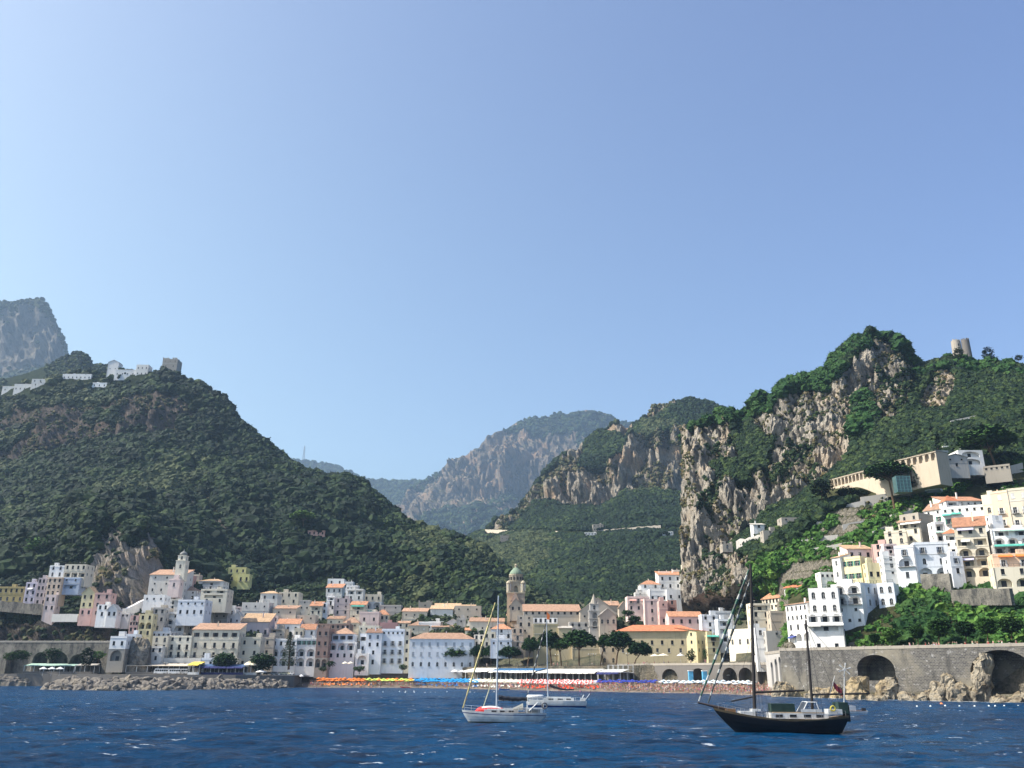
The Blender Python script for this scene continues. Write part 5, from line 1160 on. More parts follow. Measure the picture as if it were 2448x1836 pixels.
CROP[14] = (1640, 1330, 3.77); CROP[15] = (1080, 1400, 4.879)
# ------------------------------------------------------------------ single trees
def tuft(m, c, s, mat, r, k=9):
    c = Vector(c)
    for _ in range(k):
        q = Matrix.Rotation(r.uniform(0, 6.3), 3, 'Z') @ Matrix.Rotation(r.uniform(-.9, .9), 3, 'X'); o = Vector((r.gauss(0, .42), r.gauss(0, .42), r.gauss(0, .3))) * s
        m.face([c + o + q @ Vector(w) * s * r.uniform(.28, .5) for w in ((-1, -.5, 0), (1, -.6, .15), (.7, .7, .1), (-.6, .8, -.1))], mat)
def tree(name, label, cat, base, crown, kind, Y=None, mat=None, group=None, n=300, lean=0):
    """base, crown given as (crop, ...) photo positions; the tree is built upright in metres at its own distance"""
    c, bx, by = base; px, py = C(c, bx, by)
    if Y is None:
        h = hit(px, py); Y = h.y if h else D(px, py)
    b = P(px, py, Y); (x0, y0, x1, y1) = crown; X0, Yt = C(c, x0, y0); X1, Yb_ = C(c, x1, y1)
    p0 = P(X0, Yt, Y); p1 = P(X1, Yb_, Y); w = (p1.x - p0.x) / 2; cx = (p0.x + p1.x) / 2 - b.x; zt = p0.z - b.z; zb = p1.z - b.z
    r = random.Random(int(px * 3 + py)); T = thing(name, label, cat, b, 0, group); mat = mat or PINE
    hr = max(.12, zt * .022); m = MB()
    if kind == 'umbrella':
        f = Vector((cx * .75, 0, zb + (zt - zb) * .08)); k1 = Vector((cx * .35, r.uniform(-.3, .3), f.z * .55)); m.path([(0, 0, -1.5), k1, f], [hr * 1.3, hr, hr * .75], TRUNK, 8)
        for i in range(8):
            a = i * .785 + r.uniform(-.3, .3); q = r.uniform(.45, .8); m.path([f if i % 2 else k1.lerp(f, .75), (f.x + math.cos(a) * w * q * .5, math.sin(a) * w * q * .5, zb + (zt - zb) * .3), (cx + math.cos(a) * w * q, math.sin(a) * w * q, zb + (zt - zb) * r.uniform(.35, .6))], [hr * .5, hr * .35, hr * .12], TRUNK, 5)
        m.build('trunk', T); m = MB(); lob = [(r.uniform(-.75, .75), r.uniform(-.75, .75), r.uniform(.55, .85)) for _ in range(9)]
        for i in range(n):
            lx, ly, lr = r.choice(lob); a = r.uniform(0, 6.28); q = math.sqrt(r.random()) * 1.0; x, y = math.cos(a) * q, math.sin(a) * q; bmp = noise.noise(Vector((x * 2.6, y * 2.6, px)))
            d = math.hypot(x, y)
            if d > 1: x, y = x / d, y / d; d = 1
            top = 1 - .5 * d ** 3 - .28 * (.3 - bmp); z = lerp(.12 + .2 * d * d + .2 * (bmp < -.15), top, r.random() ** .6)
            tuft(m, (cx + x * w, y * w, zb + (zt - zb) * z), w * .15 + .25, mat, r)
        m.build('crown', T)
    elif kind == 'cone':
        m.path([(0, 0, -1), (cx * .3, 0, zt * .5), (cx, 0, zt * .97)], [hr * 1.5, hr, .06], TRUNK, 7); m.build('trunk', T); m = MB(); k = 20
        for i in range(k):
            f = i / k; z = lerp(zb, zt, f); rad = w * (1 - f) ** .8 * (.85 + .3 * (i % 2)); nb = 9
            for j in range(nb):
                a = j * 6.283 / nb + i * .5
                for t in (.35, .6, .82, 1): tuft(m, (cx * f + math.cos(a) * rad * t, math.sin(a) * rad * t, z + .35 * t * t), w * .13, mat, r, 5)
        m.build('crown', T)
    elif kind == 'cypress':
        m.tube((0, 0, -1), (0, 0, zt * .5), hr, hr * .5, TRUNK, 6); m.build('trunk', T); m = MB()
        for i in range(n):
            f = r.random(); rad = w * math.sin(math.pi * (.12 + .86 * f)) ** .6; a = r.uniform(0, 6.28); tuft(m, (cx * f + math.cos(a) * rad * .8, math.sin(a) * rad * .8, lerp(zb, zt, f)), w * .35, mat, r, 6)
        m.build('crown', T)
    elif kind == 'palm':
        m.path([(0, 0, -1), (cx * .5, 0, zt * .5), (cx, 0, zb + (zt - zb) * .5)], [hr * 1.2, hr, hr], TRUNK, 7); m.build('trunk', T); m = MB(); zc = zb + (zt - zb) * .5
        for i in range(26):
            a = i * 2.4; up = r.uniform(-.2, 1.1); u = Vector((math.cos(a), math.sin(a), 0)); s_ = Vector((-u.y, u.x, 0)) * w * .13; prev = None
            for k in range(6):
                t = k / 5; p = Vector((cx, 0, zc)) + u * w * t + Vector((0, 0, (zt - zc) * (up * t * 1.6 - 1.5 * t * t))); 
                if prev is not None: m.face([prev - s_ * 1, prev + s_, p + s_ * (1 - t) * .9, p - s_ * (1 - t) * .9], mat)
                prev = p
        m.build('crown', T)
    else:
        m.path([(0, 0, -1), (cx * .4, 0, max(.6, zb)), (cx, 0, zb + (zt - zb) * .5)], [hr * 1.4, hr, hr * .5], TRUNK, 7)
        for i in range(5):
            a = i * 1.26; m.tube((cx * .4, 0, max(.6, zb)), (cx + math.cos(a) * w * .6, math.sin(a) * w * .6, zb + (zt - zb) * .6), hr * .5, hr * .15, TRUNK, 5)
        m.build('trunk', T); m = MB()
        for i in range(n):
            v = Vector((r.gauss(0, 1), r.gauss(0, 1), r.gauss(0, 1))).normalized(); q = r.uniform(.45, 1) * (1 + .22 * noise.noise(v * 2 + Vector((px, 0, 0)))); tuft(m, (cx + v.x * w * q, v.y * w * q, (zb + zt) / 2 + v.z * (zt - zb) / 2 * q), w * .17 + .1, mat, r)
        m.build('crown', T)
    return T
GP = 'umbrella pines along the waterfront'
for i, (c, bx, by, cr, lab) in enumerate([
    (4, 615, 1222, (440, 985, 780, 1150), 'umbrella pine in front of the long white building, leftmost of the waterfront pines'),
    (4, 850, 1215, (760, 975, 950, 1130), 'second umbrella pine from the left, behind the yellow furled forestay'),
    (4, 985, 1205, (900, 985, 1075, 1125), 'umbrella pine right behind the nearer white yacht mast'),
    (4, 1190, 1195, (1060, 990, 1310, 1135), 'low umbrella pine under the ochre peach house'),
    (5, 282, 1185, (228, 892, 405, 1075), 'upright narrow pine left of the olive building'),
    (5, 545, 1190, (400, 815, 645, 1050), 'tall ragged pine in front of the olive building'),
    (5, 655, 1188, (545, 895, 720, 1060), 'pine with a bare leaning trunk against the ochre wall'),
    (5, 850, 1178, (655, 812, 1042, 1045), 'largest umbrella pine with forked trunk before the ochre wall'),
    (5, 1085, 1170, (1055, 855, 1205, 1035), 'umbrella pine with a curved trunk right of the small bell tower'),
    (5, 1255, 1172, (1140, 832, 1450, 1050), 'wide umbrella pine before the three arched church front'),
    (5, 1452, 1172, (1390, 938, 1655, 1115), 'round umbrella pine in front of the long ochre monastery, last on the right')]):
    px = C(c, bx, by)[0]; tree('umbrella_pine', lab, 'pine tree', (c, bx, by), cr, 'umbrella', Y=max(wl(px) + 50 + (i % 3) * 3, 420) if px < 1300 else wl(px) + 52, group=GP, n=620)
tree('umbrella_pine', 'umbrella pine with a tall bare trunk below the cream arcade', 'pine tree', (12, 1297, 1345), (1092, 1022, 1392, 1140), 'umbrella', n=520)
tree('umbrella_pine', 'giant umbrella pine above the white houses at the right edge', 'pine tree', (12, 2037, 1128), (1752, 775, 2130, 935), 'umbrella', n=600)
tree('umbrella_pine', 'light green umbrella pine alone in the forest above the salmon house', 'pine tree', (10, 385, 1135), (300, 985, 465, 1060), 'umbrella', n=260, mat=LUSH)
for k, (x, y, w_, h_, lab) in enumerate(((1480, 1165, 130, 90, 'dark leafy tree against the blank wall of the taller arcade block'), (1560, 1150, 100, 80, 'dark bush beside the white house at the end of the arcade'), (1340, 1215, 90, 70, 'dark bush left of the green lift tower foot'), (1450, 1215, 110, 100, 'dark bush at the foot of the taller arcade block'), (1540, 1190, 120, 110, 'dark tree before the taller arcade block'), (1620, 1160, 110, 90, 'round bush at the right corner of the arcade'), (960, 1265, 150, 70, 'low dark hedge tree under the left arches'), (1060, 1270, 120, 60, 'bush under the middle of the arcade'), (780, 1270, 170, 130, 'dark tree mass at the left end of the arcade'))):
    tree('garden_tree', lab, 'tree', (12, x, y), (x - w_ / 2, y - h_, x + w_ / 2, y - 4), 'round', Y=(400 if x > 1300 else 425), n=200, mat=FOR)
tree('palm', 'palm tree beside the green lift tower', 'palm tree', (12, 1418, 1180), (1360, 1015, 1465, 1110), 'palm', Y=400)
tree('cypress', 'tall dark cypress at the right end of the arcade', 'cypress', (12, 1612, 985), (1580, 820, 1645, 975), 'cypress', Y=412, n=220, mat=FOR)
tree('pine', 'small pine standing right of the castle towers', 'pine tree', (12, 1960, 330), (1905, 198, 2010, 320), 'round', mat=FOR, Y=535, n=200)
tree('pine', 'tiny lone pine on the ridge at the far right', 'pine tree', (12, 2175, 318), (2142, 260, 2205, 305), 'round', mat=FOR, Y=525, n=120)
tree('pine', 'dark pine growing in front of the broken castle tower', 'pine tree', (12, 1748, 330), (1700, 205, 1800, 320), 'round', mat=FOR, Y=538, n=180)
tree('round_tree', 'round bushy tree behind the blue stall, left of the two', 'tree', (2, 935, 1268), (828, 1112, 1042, 1258), 'round', Y=432, n=360)
tree('round_tree', 'round bushy tree left of the parked cars, right of the two', 'tree', (2, 1292, 1275), (1185, 1115, 1402, 1270), 'round', Y=434, n=360)
tree('araucaria', 'tall dark tiered araucaria in front of the white arcaded house', 'araucaria', (3, 232, 1225), (155, 825, 315, 1200), 'cone', Y=455, mat=FOR)
tree('garden_tree', 'bushy tree against the long ochre monastery', 'tree', (6, 790, 1172), (735, 1030, 850, 1160), 'round', Y=424, n=200, mat=FOR)
tree('palm', 'palm with a hanging skirt at the monastery corner', 'palm tree', (6, 945, 1168), (905, 990, 985, 1110), 'palm', Y=424)
tree('small_tree', 'small round tree at the foot of the white hillside cluster', 'tree', (6, 98, 665), (30, 590, 170, 660), 'round', Y=470, n=160)
tree('small_tree', 'low spreading tree just below the small round tree', 'tree', (6, 165, 735), (95, 655, 250, 730), 'round', Y=464, n=160)
tree('cypress', 'dark cypress in front of the far left viaduct', 'cypress', (1, 815, 1235), (775, 1060, 860, 1225), 'cypress', Y=436, n=160, mat=FOR)
for i, (x, y, cr, lab) in enumerate([(330, 330, (245, 175, 400, 300), 'small green tree right beside the white hotel'), (555, 345, (425, 110, 660, 290), 'leafy green tree between the hotel and the vine terraces'),
    (880, 300, (760, 60, 960, 250), 'bright yellow green tree above the road wall'), (1130, 270, (1000, -40, 1300, 230), 'largest bright green tree above the parked cream car'), (1480, 255, (1330, 20, 1600, 215), 'dark leafy tree right of the parked cream car'),
    (1750, 235, (1600, -30, 1880, 200), 'tall green hanging tree above the people on the road'), (2050, 215, (1880, -30, 2210, 180), 'broad green tree at the right end of the road wall')]):
    p = C(13, x, y); tree('roadside_tree', lab, 'tree', (13, x, y), cr, 'round', Y=wy(p[0]) + 12, mat=LUSH if i in (1, 2, 3, 5) else PINE, n=420, group='trees above the right road wall')
for i, (x, y, cr, lab) in enumerate([(680, 1225, (650, 1150, 750, 1215), 'dark bush by the flagpoles on the left promenade'), (1010, 1275, (945, 1205, 1075, 1270), 'clipped round bush before the white arch house'),
     (610, 1270, (565, 1215, 650, 1268), 'low green bush beside the parked cars'), (1490, 1268, (1440, 1190, 1545, 1250), 'leafy bush under the dark shop row')]):
    tree('bush', lab, 'bush', (3, x, y), cr, 'round', Y=456, n=110)
for x, y, w_, lab in ((1130, 905, 150, 'hillside bush left of the white ramp wall'), (720, 640, 90, 'bush hugging the yellow gabled house'), (380, 205, 240, 'light green tree on the upper left garden slope'), (100, 1190, 120, 'bush under the left end of the viaduct'), (220, 1180, 120, 'shrub between the viaduct arches'), (500, 1180, 150, 'large shrub before the middle viaduct arch'), (930, 1180, 120, 'yellowish shrub at the right end of the viaduct')):
    tree('shrub', lab, 'shrub', (1, x, y), (x - w_ / 2, y - w_ * .8, x + w_ / 2, y - 5), 'round', Y=438 if y > 1000 else None, n=130, mat=LUSH if 'light' in lab or 'yellow' in lab else PINE)

# ------------------------------------------------------------------ shore rocks
def boulder_mesh(seed, mat, sx=1.3, sub=2, amp=.45):
    bm = bmesh.new(); bmesh.ops.create_icosphere(bm, subdivisions=sub, radius=1); off = Vector((seed * 2.3, 4, seed))
    for v in bm.verts:
        n = v.co.normalized(); k = 1 + amp * noise.noise(n * 1.3 + off) + amp * .5 * noise.noise(n * 3.1 + off)
        v.co = Vector((n.x * k * sx, n.y * k, n.z * k * .75))
        for ax in range(3): v.co[ax] = max(-.86, min(.86, v.co[ax])) if ax != 0 else v.co[ax]
    me = bpy.data.meshes.new('boulder'); bm.to_mesh(me); bm.free(); me.materials.append(mat); return me
BM = [boulder_mesh(k, BOULD, 1.25) for k in range(9)]
def boulders():
    r = random.Random(4); n = 0
    front = [(105, 345), (250, 338), (420, 352), (560, 385), (690, 425)]
    for row in range(5):
        k = 62 if row < 4 else 40
        for i in range(k):
            px = lerp(108 + row * 6, 690 - row * 4, (i + r.uniform(.1, .9)) / k); Y = pl(front, px) + row * 3.2 + r.uniform(-1, 1); z = [-.2, .9, 1.9, 2.7, 3.2][row] * pl([(105, .75), (200, 1), (560, 1), (690, .6)], px) + r.uniform(-.3, .3)
            p = G(px, Y, z); o = mesh_obj('boulder', r.choice(BM), None, p); s = r.uniform(1.1, 2.1); o.scale = (s * r.uniform(.9, 1.3), s, s * r.uniform(.8, 1.1)); o.rotation_euler = (r.uniform(-.6, .6), r.uniform(-.9, .9), r.uniform(0, 6.3)); n += 1
            tag(o, 'rough grey block heaped in the long breakwater at the left', 'boulder', 'boulders of the left breakwater')
    m = MB(); q = [G(x, y + 8, 0) for x, y in front]
    for a, b_ in zip(q, q[1:]):
        for (d0, z0, d1, z1) in ((-6, -2, 0, 2.4), (0, 2.4, 12, 3.4)): m.face([(a.x, a.y + d0, z0), (b_.x, b_.y + d0, z0), (b_.x, b_.y + d1, z1), (a.x, a.y + d1, z1)], BOULD)
    tag(m.build('breakwater_core'), None, None, None, 'structure')
boulders()
def blob(name, label, cat, c, pts, mat, group=None, seed=1):
    """shore rock: pts = (x, ytop, ybase, Y) in crop pixels along its width, a jagged standing rock"""
    x0 = min(p[0] for p in pts); x1 = max(p[0] for p in pts); nx = 26; nz = 16; vs = []; fs = []; off = Vector((seed * 7.7, seed, 3)); Ym = pts[0][3]
    for k in range(2):
        for i in range(nx + 1):
            x = lerp(x0, x1, i / nx); yt = pl([(p[0], p[1]) for p in pts], x); yb = pl([(p[0], p[2]) for p in pts], x)
            for j in range(nz + 1):
                f = j / nz; px, py = C(c, x, lerp(yb, yt, f)); th = 3.2 * math.sqrt(max(.0, 1 - (2 * i / nx - 1) ** 2)) * (1 - .75 * f ** 2) + .1; p = P(px, py, Ym - (th if k == 0 else -th * 1.6))
                d = Vector((noise.noise(p * .35 + off), noise.noise(p * .5 - off) * (1 if k == 0 else .3), noise.noise(p * .4 + off * 2))) * 1.0 + Vector((noise.noise(p * 1.1 + off), noise.noise(p * 1.3 - off), noise.noise(p * 1.2 + off * 2))) * .6
                if j == 0: p.z = -1.0
                vs.append(p + d)
    S = (nx + 1) * (nz + 1)
    for k in range(2):
        for i in range(nx):
            for j in range(nz):
                a = k * S + i * (nz + 1) + j; fs.append((a, a + nz + 1, a + nz + 2, a + 1) if k == 0 else (a, a + 1, a + nz + 2, a + nz + 1))
    for i in range(nx): a = i * (nz + 1) + nz; fs.append((a, a + nz + 1, a + S + nz + 1, a + S))
    for i in (0, nx):
        for j in range(nz): a = i * (nz + 1) + j; fs.append((a, a + 1, a + S + 1, a + S))
    c0 = sum((Vector(v) for v in vs), Vector()) / len(vs); c0.z = 0
    me = bpy.data.meshes.new(name); me.from_pydata([tuple(Vector(v) - c0) for v in vs], [], fs); me.materials.append(mat); me.update(); tag(mesh_obj(name, me, None, c0), label, cat, group)
GR = 'pale rocks at the foot of the sea wall'
for k, (c, pts, lab) in enumerate([
    (7, [(335, 1460, 1500, 293), (380, 1390, 1505, 293), (430, 1378, 1510, 293), (500, 1430, 1515, 293), (570, 1445, 1515, 293), (650, 1490, 1520, 293)], 'pale rounded rock at the corner of the beach and the sea wall'),
    (7, [(640, 1500, 1522, 280), (720, 1445, 1522, 280), (800, 1430, 1525, 280), (880, 1440, 1530, 280), (940, 1500, 1530, 280)], 'low row of cream rocks under the blank sea wall'),
    (7, [(885, 1470, 1530, 276), (920, 1420, 1532, 276), (980, 1420, 1532, 276), (1030, 1500, 1534, 276)], 'small block of pale rock left of the mushroom rock'),
    (13, [(-10, 760, 990, 266), (40, 740, 995, 266), (160, 735, 1000, 266), (258, 750, 1000, 266), (265, 960, 1000, 266)], 'mushroom shaped pale rock left of the first big arch'),
    (13, [(350, 830, 1005, 261), (400, 800, 1005, 261), (490, 735, 1008, 261), (560, 735, 1008, 261), (610, 745, 1010, 261), (640, 960, 1012, 261)], 'pointed golden rock right of the first big arch'),
    (13, [(240, 975, 1003, 256), (300, 950, 1003, 256), (380, 965, 1004, 256), (480, 980, 1006, 256)], 'string of little rocks at the water below the first arch'),
    (13, [(620, 960, 1015, 255), (700, 935, 1016, 255), (820, 940, 1017, 255), (900, 960, 1018, 255), (1020, 905, 1020, 255), (1090, 930, 1022, 255)], 'flat yellowish ledge at the waterline between the arches'),
    (13, [(1040, 800, 1020, 252), (1150, 790, 1022, 252), (1180, 700, 1022, 252), (1310, 695, 1024, 252), (1340, 760, 1026, 252), (1360, 960, 1028, 252)], 'square topped white rock between the two arches'),
    (13, [(1240, 900, 1026, 249), (1320, 800, 1028, 249), (1400, 790, 1030, 249), (1480, 820, 1032, 249), (1560, 860, 1034, 249), (1600, 960, 1036, 249)], 'broad whitish rock left of the tall rock pillar'),
    (13, [(1545, 690, 1036, 247), (1600, 560, 1037, 247), (1660, 440, 1038, 247), (1720, 430, 1038, 247), (1800, 450, 1038, 247), (1815, 620, 1040, 247), (1760, 700, 1040, 247), (1790, 960, 1040, 247)], 'tall pale rock pillar standing in the mouth of the largest arch'),
    (13, [(1780, 1000, 1042, 240), (1840, 970, 1042, 240), (1920, 965, 1043, 240), (2000, 985, 1044, 240)], 'cluster of round rocks in front of the largest arch'),
    (13, [(2000, 1010, 1046, 238), (2060, 980, 1046, 238), (2140, 930, 1048, 238), (2230, 935, 1050, 238), (2300, 970, 1052, 238)], 'brown gold rock at the right edge of the waterline')]):
    blob('shore_rock', lab, 'rock', c, pts, SHORE, GR, k)
blob('shore_rock', 'dark cave rock inside the largest arch', 'rock', 13, [(1820, 480, 1000, 262), (1950, 460, 1000, 262), (2050, 560, 1000, 262), (2150, 700, 1000, 262)], BOULD, None, 33)
blob('crag_rock', 'grey stone crag under the yellow arched house', 'rock', 2, [(5, 1120, 1240, 438), (60, 985, 1245, 438), (130, 965, 1250, 438), (200, 965, 1255, 438), (235, 1010, 1258, 438), (245, 1200, 1260, 438)], CRAG, None, 34)
blob('shore_rock', 'dark flat rocks left of the breakwater tip', 'rock', 1, [(-60, 1330, 1395, 440), (100, 1320, 1396, 440), (250, 1318, 1398, 440), (380, 1335, 1398, 440), (450, 1375, 1400, 440)], BOULD, None, 35)

# ------------------------------------------------------------------ beach: umbrellas, loungers, people
def umb_mesh(mat, mat2=None):
    m = MB(); m.tube((0, 0, -.1), (0, 0, 2.35), .03, .03, WHT, 4); n = 8
    for k in range(n):
        a0, a1 = k * 2 * math.pi / n, (k + 1) * 2 * math.pi / n; mm = mat2 if mat2 and k % 2 else mat; R_ = 1.22
        p0, p1 = (math.cos(a0) * R_, math.sin(a0) * R_, 1.92), (math.cos(a1) * R_, math.sin(a1) * R_, 1.92)
        m.face([p0, p1, (0, 0, 2.4)], mm); m.face([(p0[0], p0[1], 1.76), (p1[0], p1[1], 1.76), p1, p0], mm)
    return m.me('beach_umbrella')
def cm(name, c): return plain(name, c, .8, .1)
UM = {'orange': umb_mesh(cm('orange_canvas', (.85, .25, .06))), 'lime': umb_mesh(cm('lime_canvas', (.55, .68, .14))), 'yellow': umb_mesh(cm('yellow_canvas', (.80, .60, .12))),
      'blue': umb_mesh(cm('azure_canvas', (.03, .28, .62))), 'cream': umb_mesh(cm('cream_canvas', (.80, .74, .58))), 'red': umb_mesh(cm('red_canvas', (.78, .06, .05)), cm('white_canvas', (.80, .76, .72))),
      'navy': umb_mesh(cm('navy_canvas', (.04, .06, .32))), 'sky': umb_mesh(cm('pale_blue_canvas', (.45, .62, .78)), cm('white_canvas', (.80, .76, .72)))}
def beachz(px, Y):
    return pl([(-6, -1.5), (8, .9), (30, 2.6), (47, 3.0)], Y - wl(px))
ru = random.Random(11)
def umbs(px0, px1, rows, o0, do, kinds, lab, step=10.5):
    for rwi in range(rows):
        n = int((px1 - px0) / step)
        for i in range(n):
            px = px0 + (i + .5 * (rwi % 2) + ru.uniform(-.12, .12)) * step; Y = wl(px) + o0 + rwi * do + ru.uniform(-.3, .3); k = ru.choice(kinds)
            o = mesh_obj('beach_umbrella', UM[k], None, G(px, Y, beachz(px, Y)), ru.uniform(0, 1)); o.scale = (ru.uniform(.95, 1.1),) * 2 + (ru.uniform(.92, 1.12),)
            o.rotation_euler = (ru.uniform(-.07, .07), ru.uniform(-.07, .07), ru.uniform(0, 1)); tag(o, lab[k], 'umbrella', lab[k] and ('beach umbrellas: ' + k))
umbs(762, 880, 3, 13, 5, ['orange'], {'orange': 'orange beach umbrella in the rows at the left end of the beach'}, 10.5)
umbs(872, 1000, 3, 13, 5, ['lime', 'lime', 'yellow', 'orange'], {'lime': 'lime green beach umbrella between the orange and the blue rows', 'yellow': 'yellow beach umbrella among the lime green ones', 'orange': 'orange beach umbrella scattered among the lime green ones'}, 11)
umbs(992, 1150, 4, 11, 4.6, ['blue'], {'blue': 'bright blue beach umbrella in the block left of the cream ones'}, 10.5)
umbs(1128, 1248, 3, 13, 5, ['cream'], {'cream': 'cream beach umbrella between the blue and the red striped ones'}, 10.5)
umbs(1244, 1430, 4, 10, 4.8, ['red'], {'red': 'red and white striped beach umbrella in the dense middle block'}, 11)
umbs(1430, 1580, 2, 20, 6, ['navy'], {'navy': 'navy blue beach umbrella in front of the dark arches'}, 11)
umbs(1580, 1812, 2, 20, 7, ['sky'], {'sky': 'pale blue and white beach umbrella on the right part of the beach'}, 12)
def big_umb(c, x, y, w, mat, lab, Y):
    px, py = C(c, x, y); b = P(px, py, Y); r = w / CROP[c][2] / (2037 / (Y * .946)) / 2; T = thing('parasol', lab, 'parasol', b, 0); m = MB(); m.lathe((0, 0, 0), [(r, 2.6), (r * .98, 2.75), (0, 3.7)], mat, 8); m.build('canopy', T)
    m = MB(); m.tube((0, 0, -.5), (0, 0, 3.7), .05, .05, WHT, 5); m.build('pole', T)
REDC = cm('coral_canvas', (.78, .18, .12)); CRC = cm('cream_canvas', (.80, .74, .58)); WTC = cm('white_canvas2', (.80, .80, .77))
for c, x, y, w, mt, lab, Y in [(6, 455, 1360, 90, REDC, 'coral red parasol, left of the two side by side', 400), (6, 545, 1362, 90, REDC, 'coral red parasol, right of the two side by side', 399), (6, 710, 1370, 90, REDC, 'coral red parasol left of the blue pillars', 394),
    (6, 1180, 1385, 100, WTC, 'large white parasol on the sand beside the forestay of the ketch', 372), (6, 250, 1365, 110, WTC, 'large white parasol behind the navy blue umbrellas', 405),
    (4, 585, 1330, 90, WTC, 'white pagoda parasol behind the blue umbrellas, left of two', 470), (4, 668, 1332, 90, WTC, 'white pagoda parasol behind the blue umbrellas, right of two', 470), (4, 655, 1265, 80, CRC, 'cream parasol at the left end of the white pavilion', 475),
    (6, 395, 1165, 110, CRC, 'cream cafe parasol in front of the long monastery, leftmost', 420), (6, 490, 1160, 130, CRC, 'wide cream cafe parasol at the middle of the monastery', 420), (6, 680, 1160, 85, WTC, 'small white cafe parasol by the monastery porch', 420),
    (1, 400, 1318, 75, WTC, 'white pointed tent on the left quay, leftmost of three', 425), (1, 480, 1318, 75, WTC, 'white pointed tent on the left quay, middle of three', 425), (1, 558, 1318, 75, WTC, 'white pointed tent on the left quay, rightmost of three', 425),
    (2, 1275, 1345, 110, WTC, 'white tent roof at the end of the breakwater', 430), (3, 848, 1240, 70, CRC, 'cream domed kiosk umbrella on the left promenade', 462), (3, 910, 1240, 70, CRC, 'second cream domed kiosk umbrella on the promenade', 462), (3, 365, 1385, 60, WTC, 'single white parasol below the dark quay wall', 448)]:
    big_umb(c, x, y, w, mt, lab, Y)
def lounger_mesh(mat):
    m = MB(); m.box(-.32, .32, -1.0, .3, .28, .36, mat); m.face([(-.32, .3, .36), (.32, .3, .36), (.32, .85, .85), (-.32, .85, .85)], mat); m.face([(-.32, .3, .28), (.32, .3, .28), (.32, .87, .78), (-.32, .87, .78)], mat)
    for x in (-.28, .28):
        for y in (-.9, .25): m.box(x - .03, x + .03, y - .03, y + .03, -.1, .277, WHT)
    return m.me('sun_lounger')
LG = {'red': lounger_mesh(cm('red_cloth', (.80, .10, .05))), 'blue': lounger_mesh(cm('blue_cloth', (.05, .16, .42))), 'orange': lounger_mesh(cm('orange_cloth', (.85, .28, .08))), 'white': lounger_mesh(cm('white_cloth', (.75, .72, .66)))}
for px0, px1, k, n, lab in ((1244, 1430, 'red', 100, 'red sun lounger under the red striped umbrellas'), (992, 1140, 'blue', 50, 'dark blue sun lounger in front of the blue umbrellas'), (762, 900, 'orange', 50, 'orange sun lounger under the orange umbrellas'), (1120, 1245, 'white', 40, 'white sun lounger under the cream umbrellas'), (1440, 1560, 'blue', 0, '')):
    for i in range(n):
        px = ru.uniform(px0, px1); Y = wl(px) + ru.uniform(6, 17); o = mesh_obj('sun_lounger', LG[k], None, G(px, Y, beachz(px, Y)), ru.uniform(-.4, .4)); tag(o, lab, 'sun lounger', 'sun loungers: ' + k)
# people: one continuous skinned body per pose
def skin_person(pts, edges, name, suit, skin):
    me = bpy.data.meshes.new('p'); me.from_pydata([p[:3] for p in pts], edges, []); o = bpy.data.objects.new('p', me); COL.objects.link(o)
    md = o.modifiers.new('s', 'SKIN'); me.skin_vertices[0].data[0].use_root = True
    for k, p in enumerate(pts): me.skin_vertices[0].data[k].radius = (p[3], p[3])
    sb_ = o.modifiers.new('u', 'SUBSURF'); sb_.levels = 1
    dg = bpy.context.evaluated_depsgraph_get(); out = bpy.data.meshes.new_from_object(o.evaluated_get(dg)); bpy.data.objects.remove(o); bpy.data.meshes.remove(me)
    out.name = name; out.materials.clear(); out.materials.append(skin); out.materials.append(suit); out.materials.append(plain('dark_hair', (.03, .02, .015)))
    hip = Vector(pts[0][:3]); head = Vector(pts[4][:3])
    for f in out.polygons:
        c = f.center; f.material_index = 1 if (c - hip).length < .21 else (2 if (c - head).length < .2 and (c.z > head.z + .03 or c.y > head.y + .03) else 0)
    return out
PE = [(0, 1), (1, 2), (2, 3), (3, 4), (2, 5), (5, 6), (6, 7), (2, 8), (8, 9), (9, 10), (0, 11), (11, 12), (12, 13), (13, 14), (0, 15), (15, 16), (16, 17), (17, 18)]
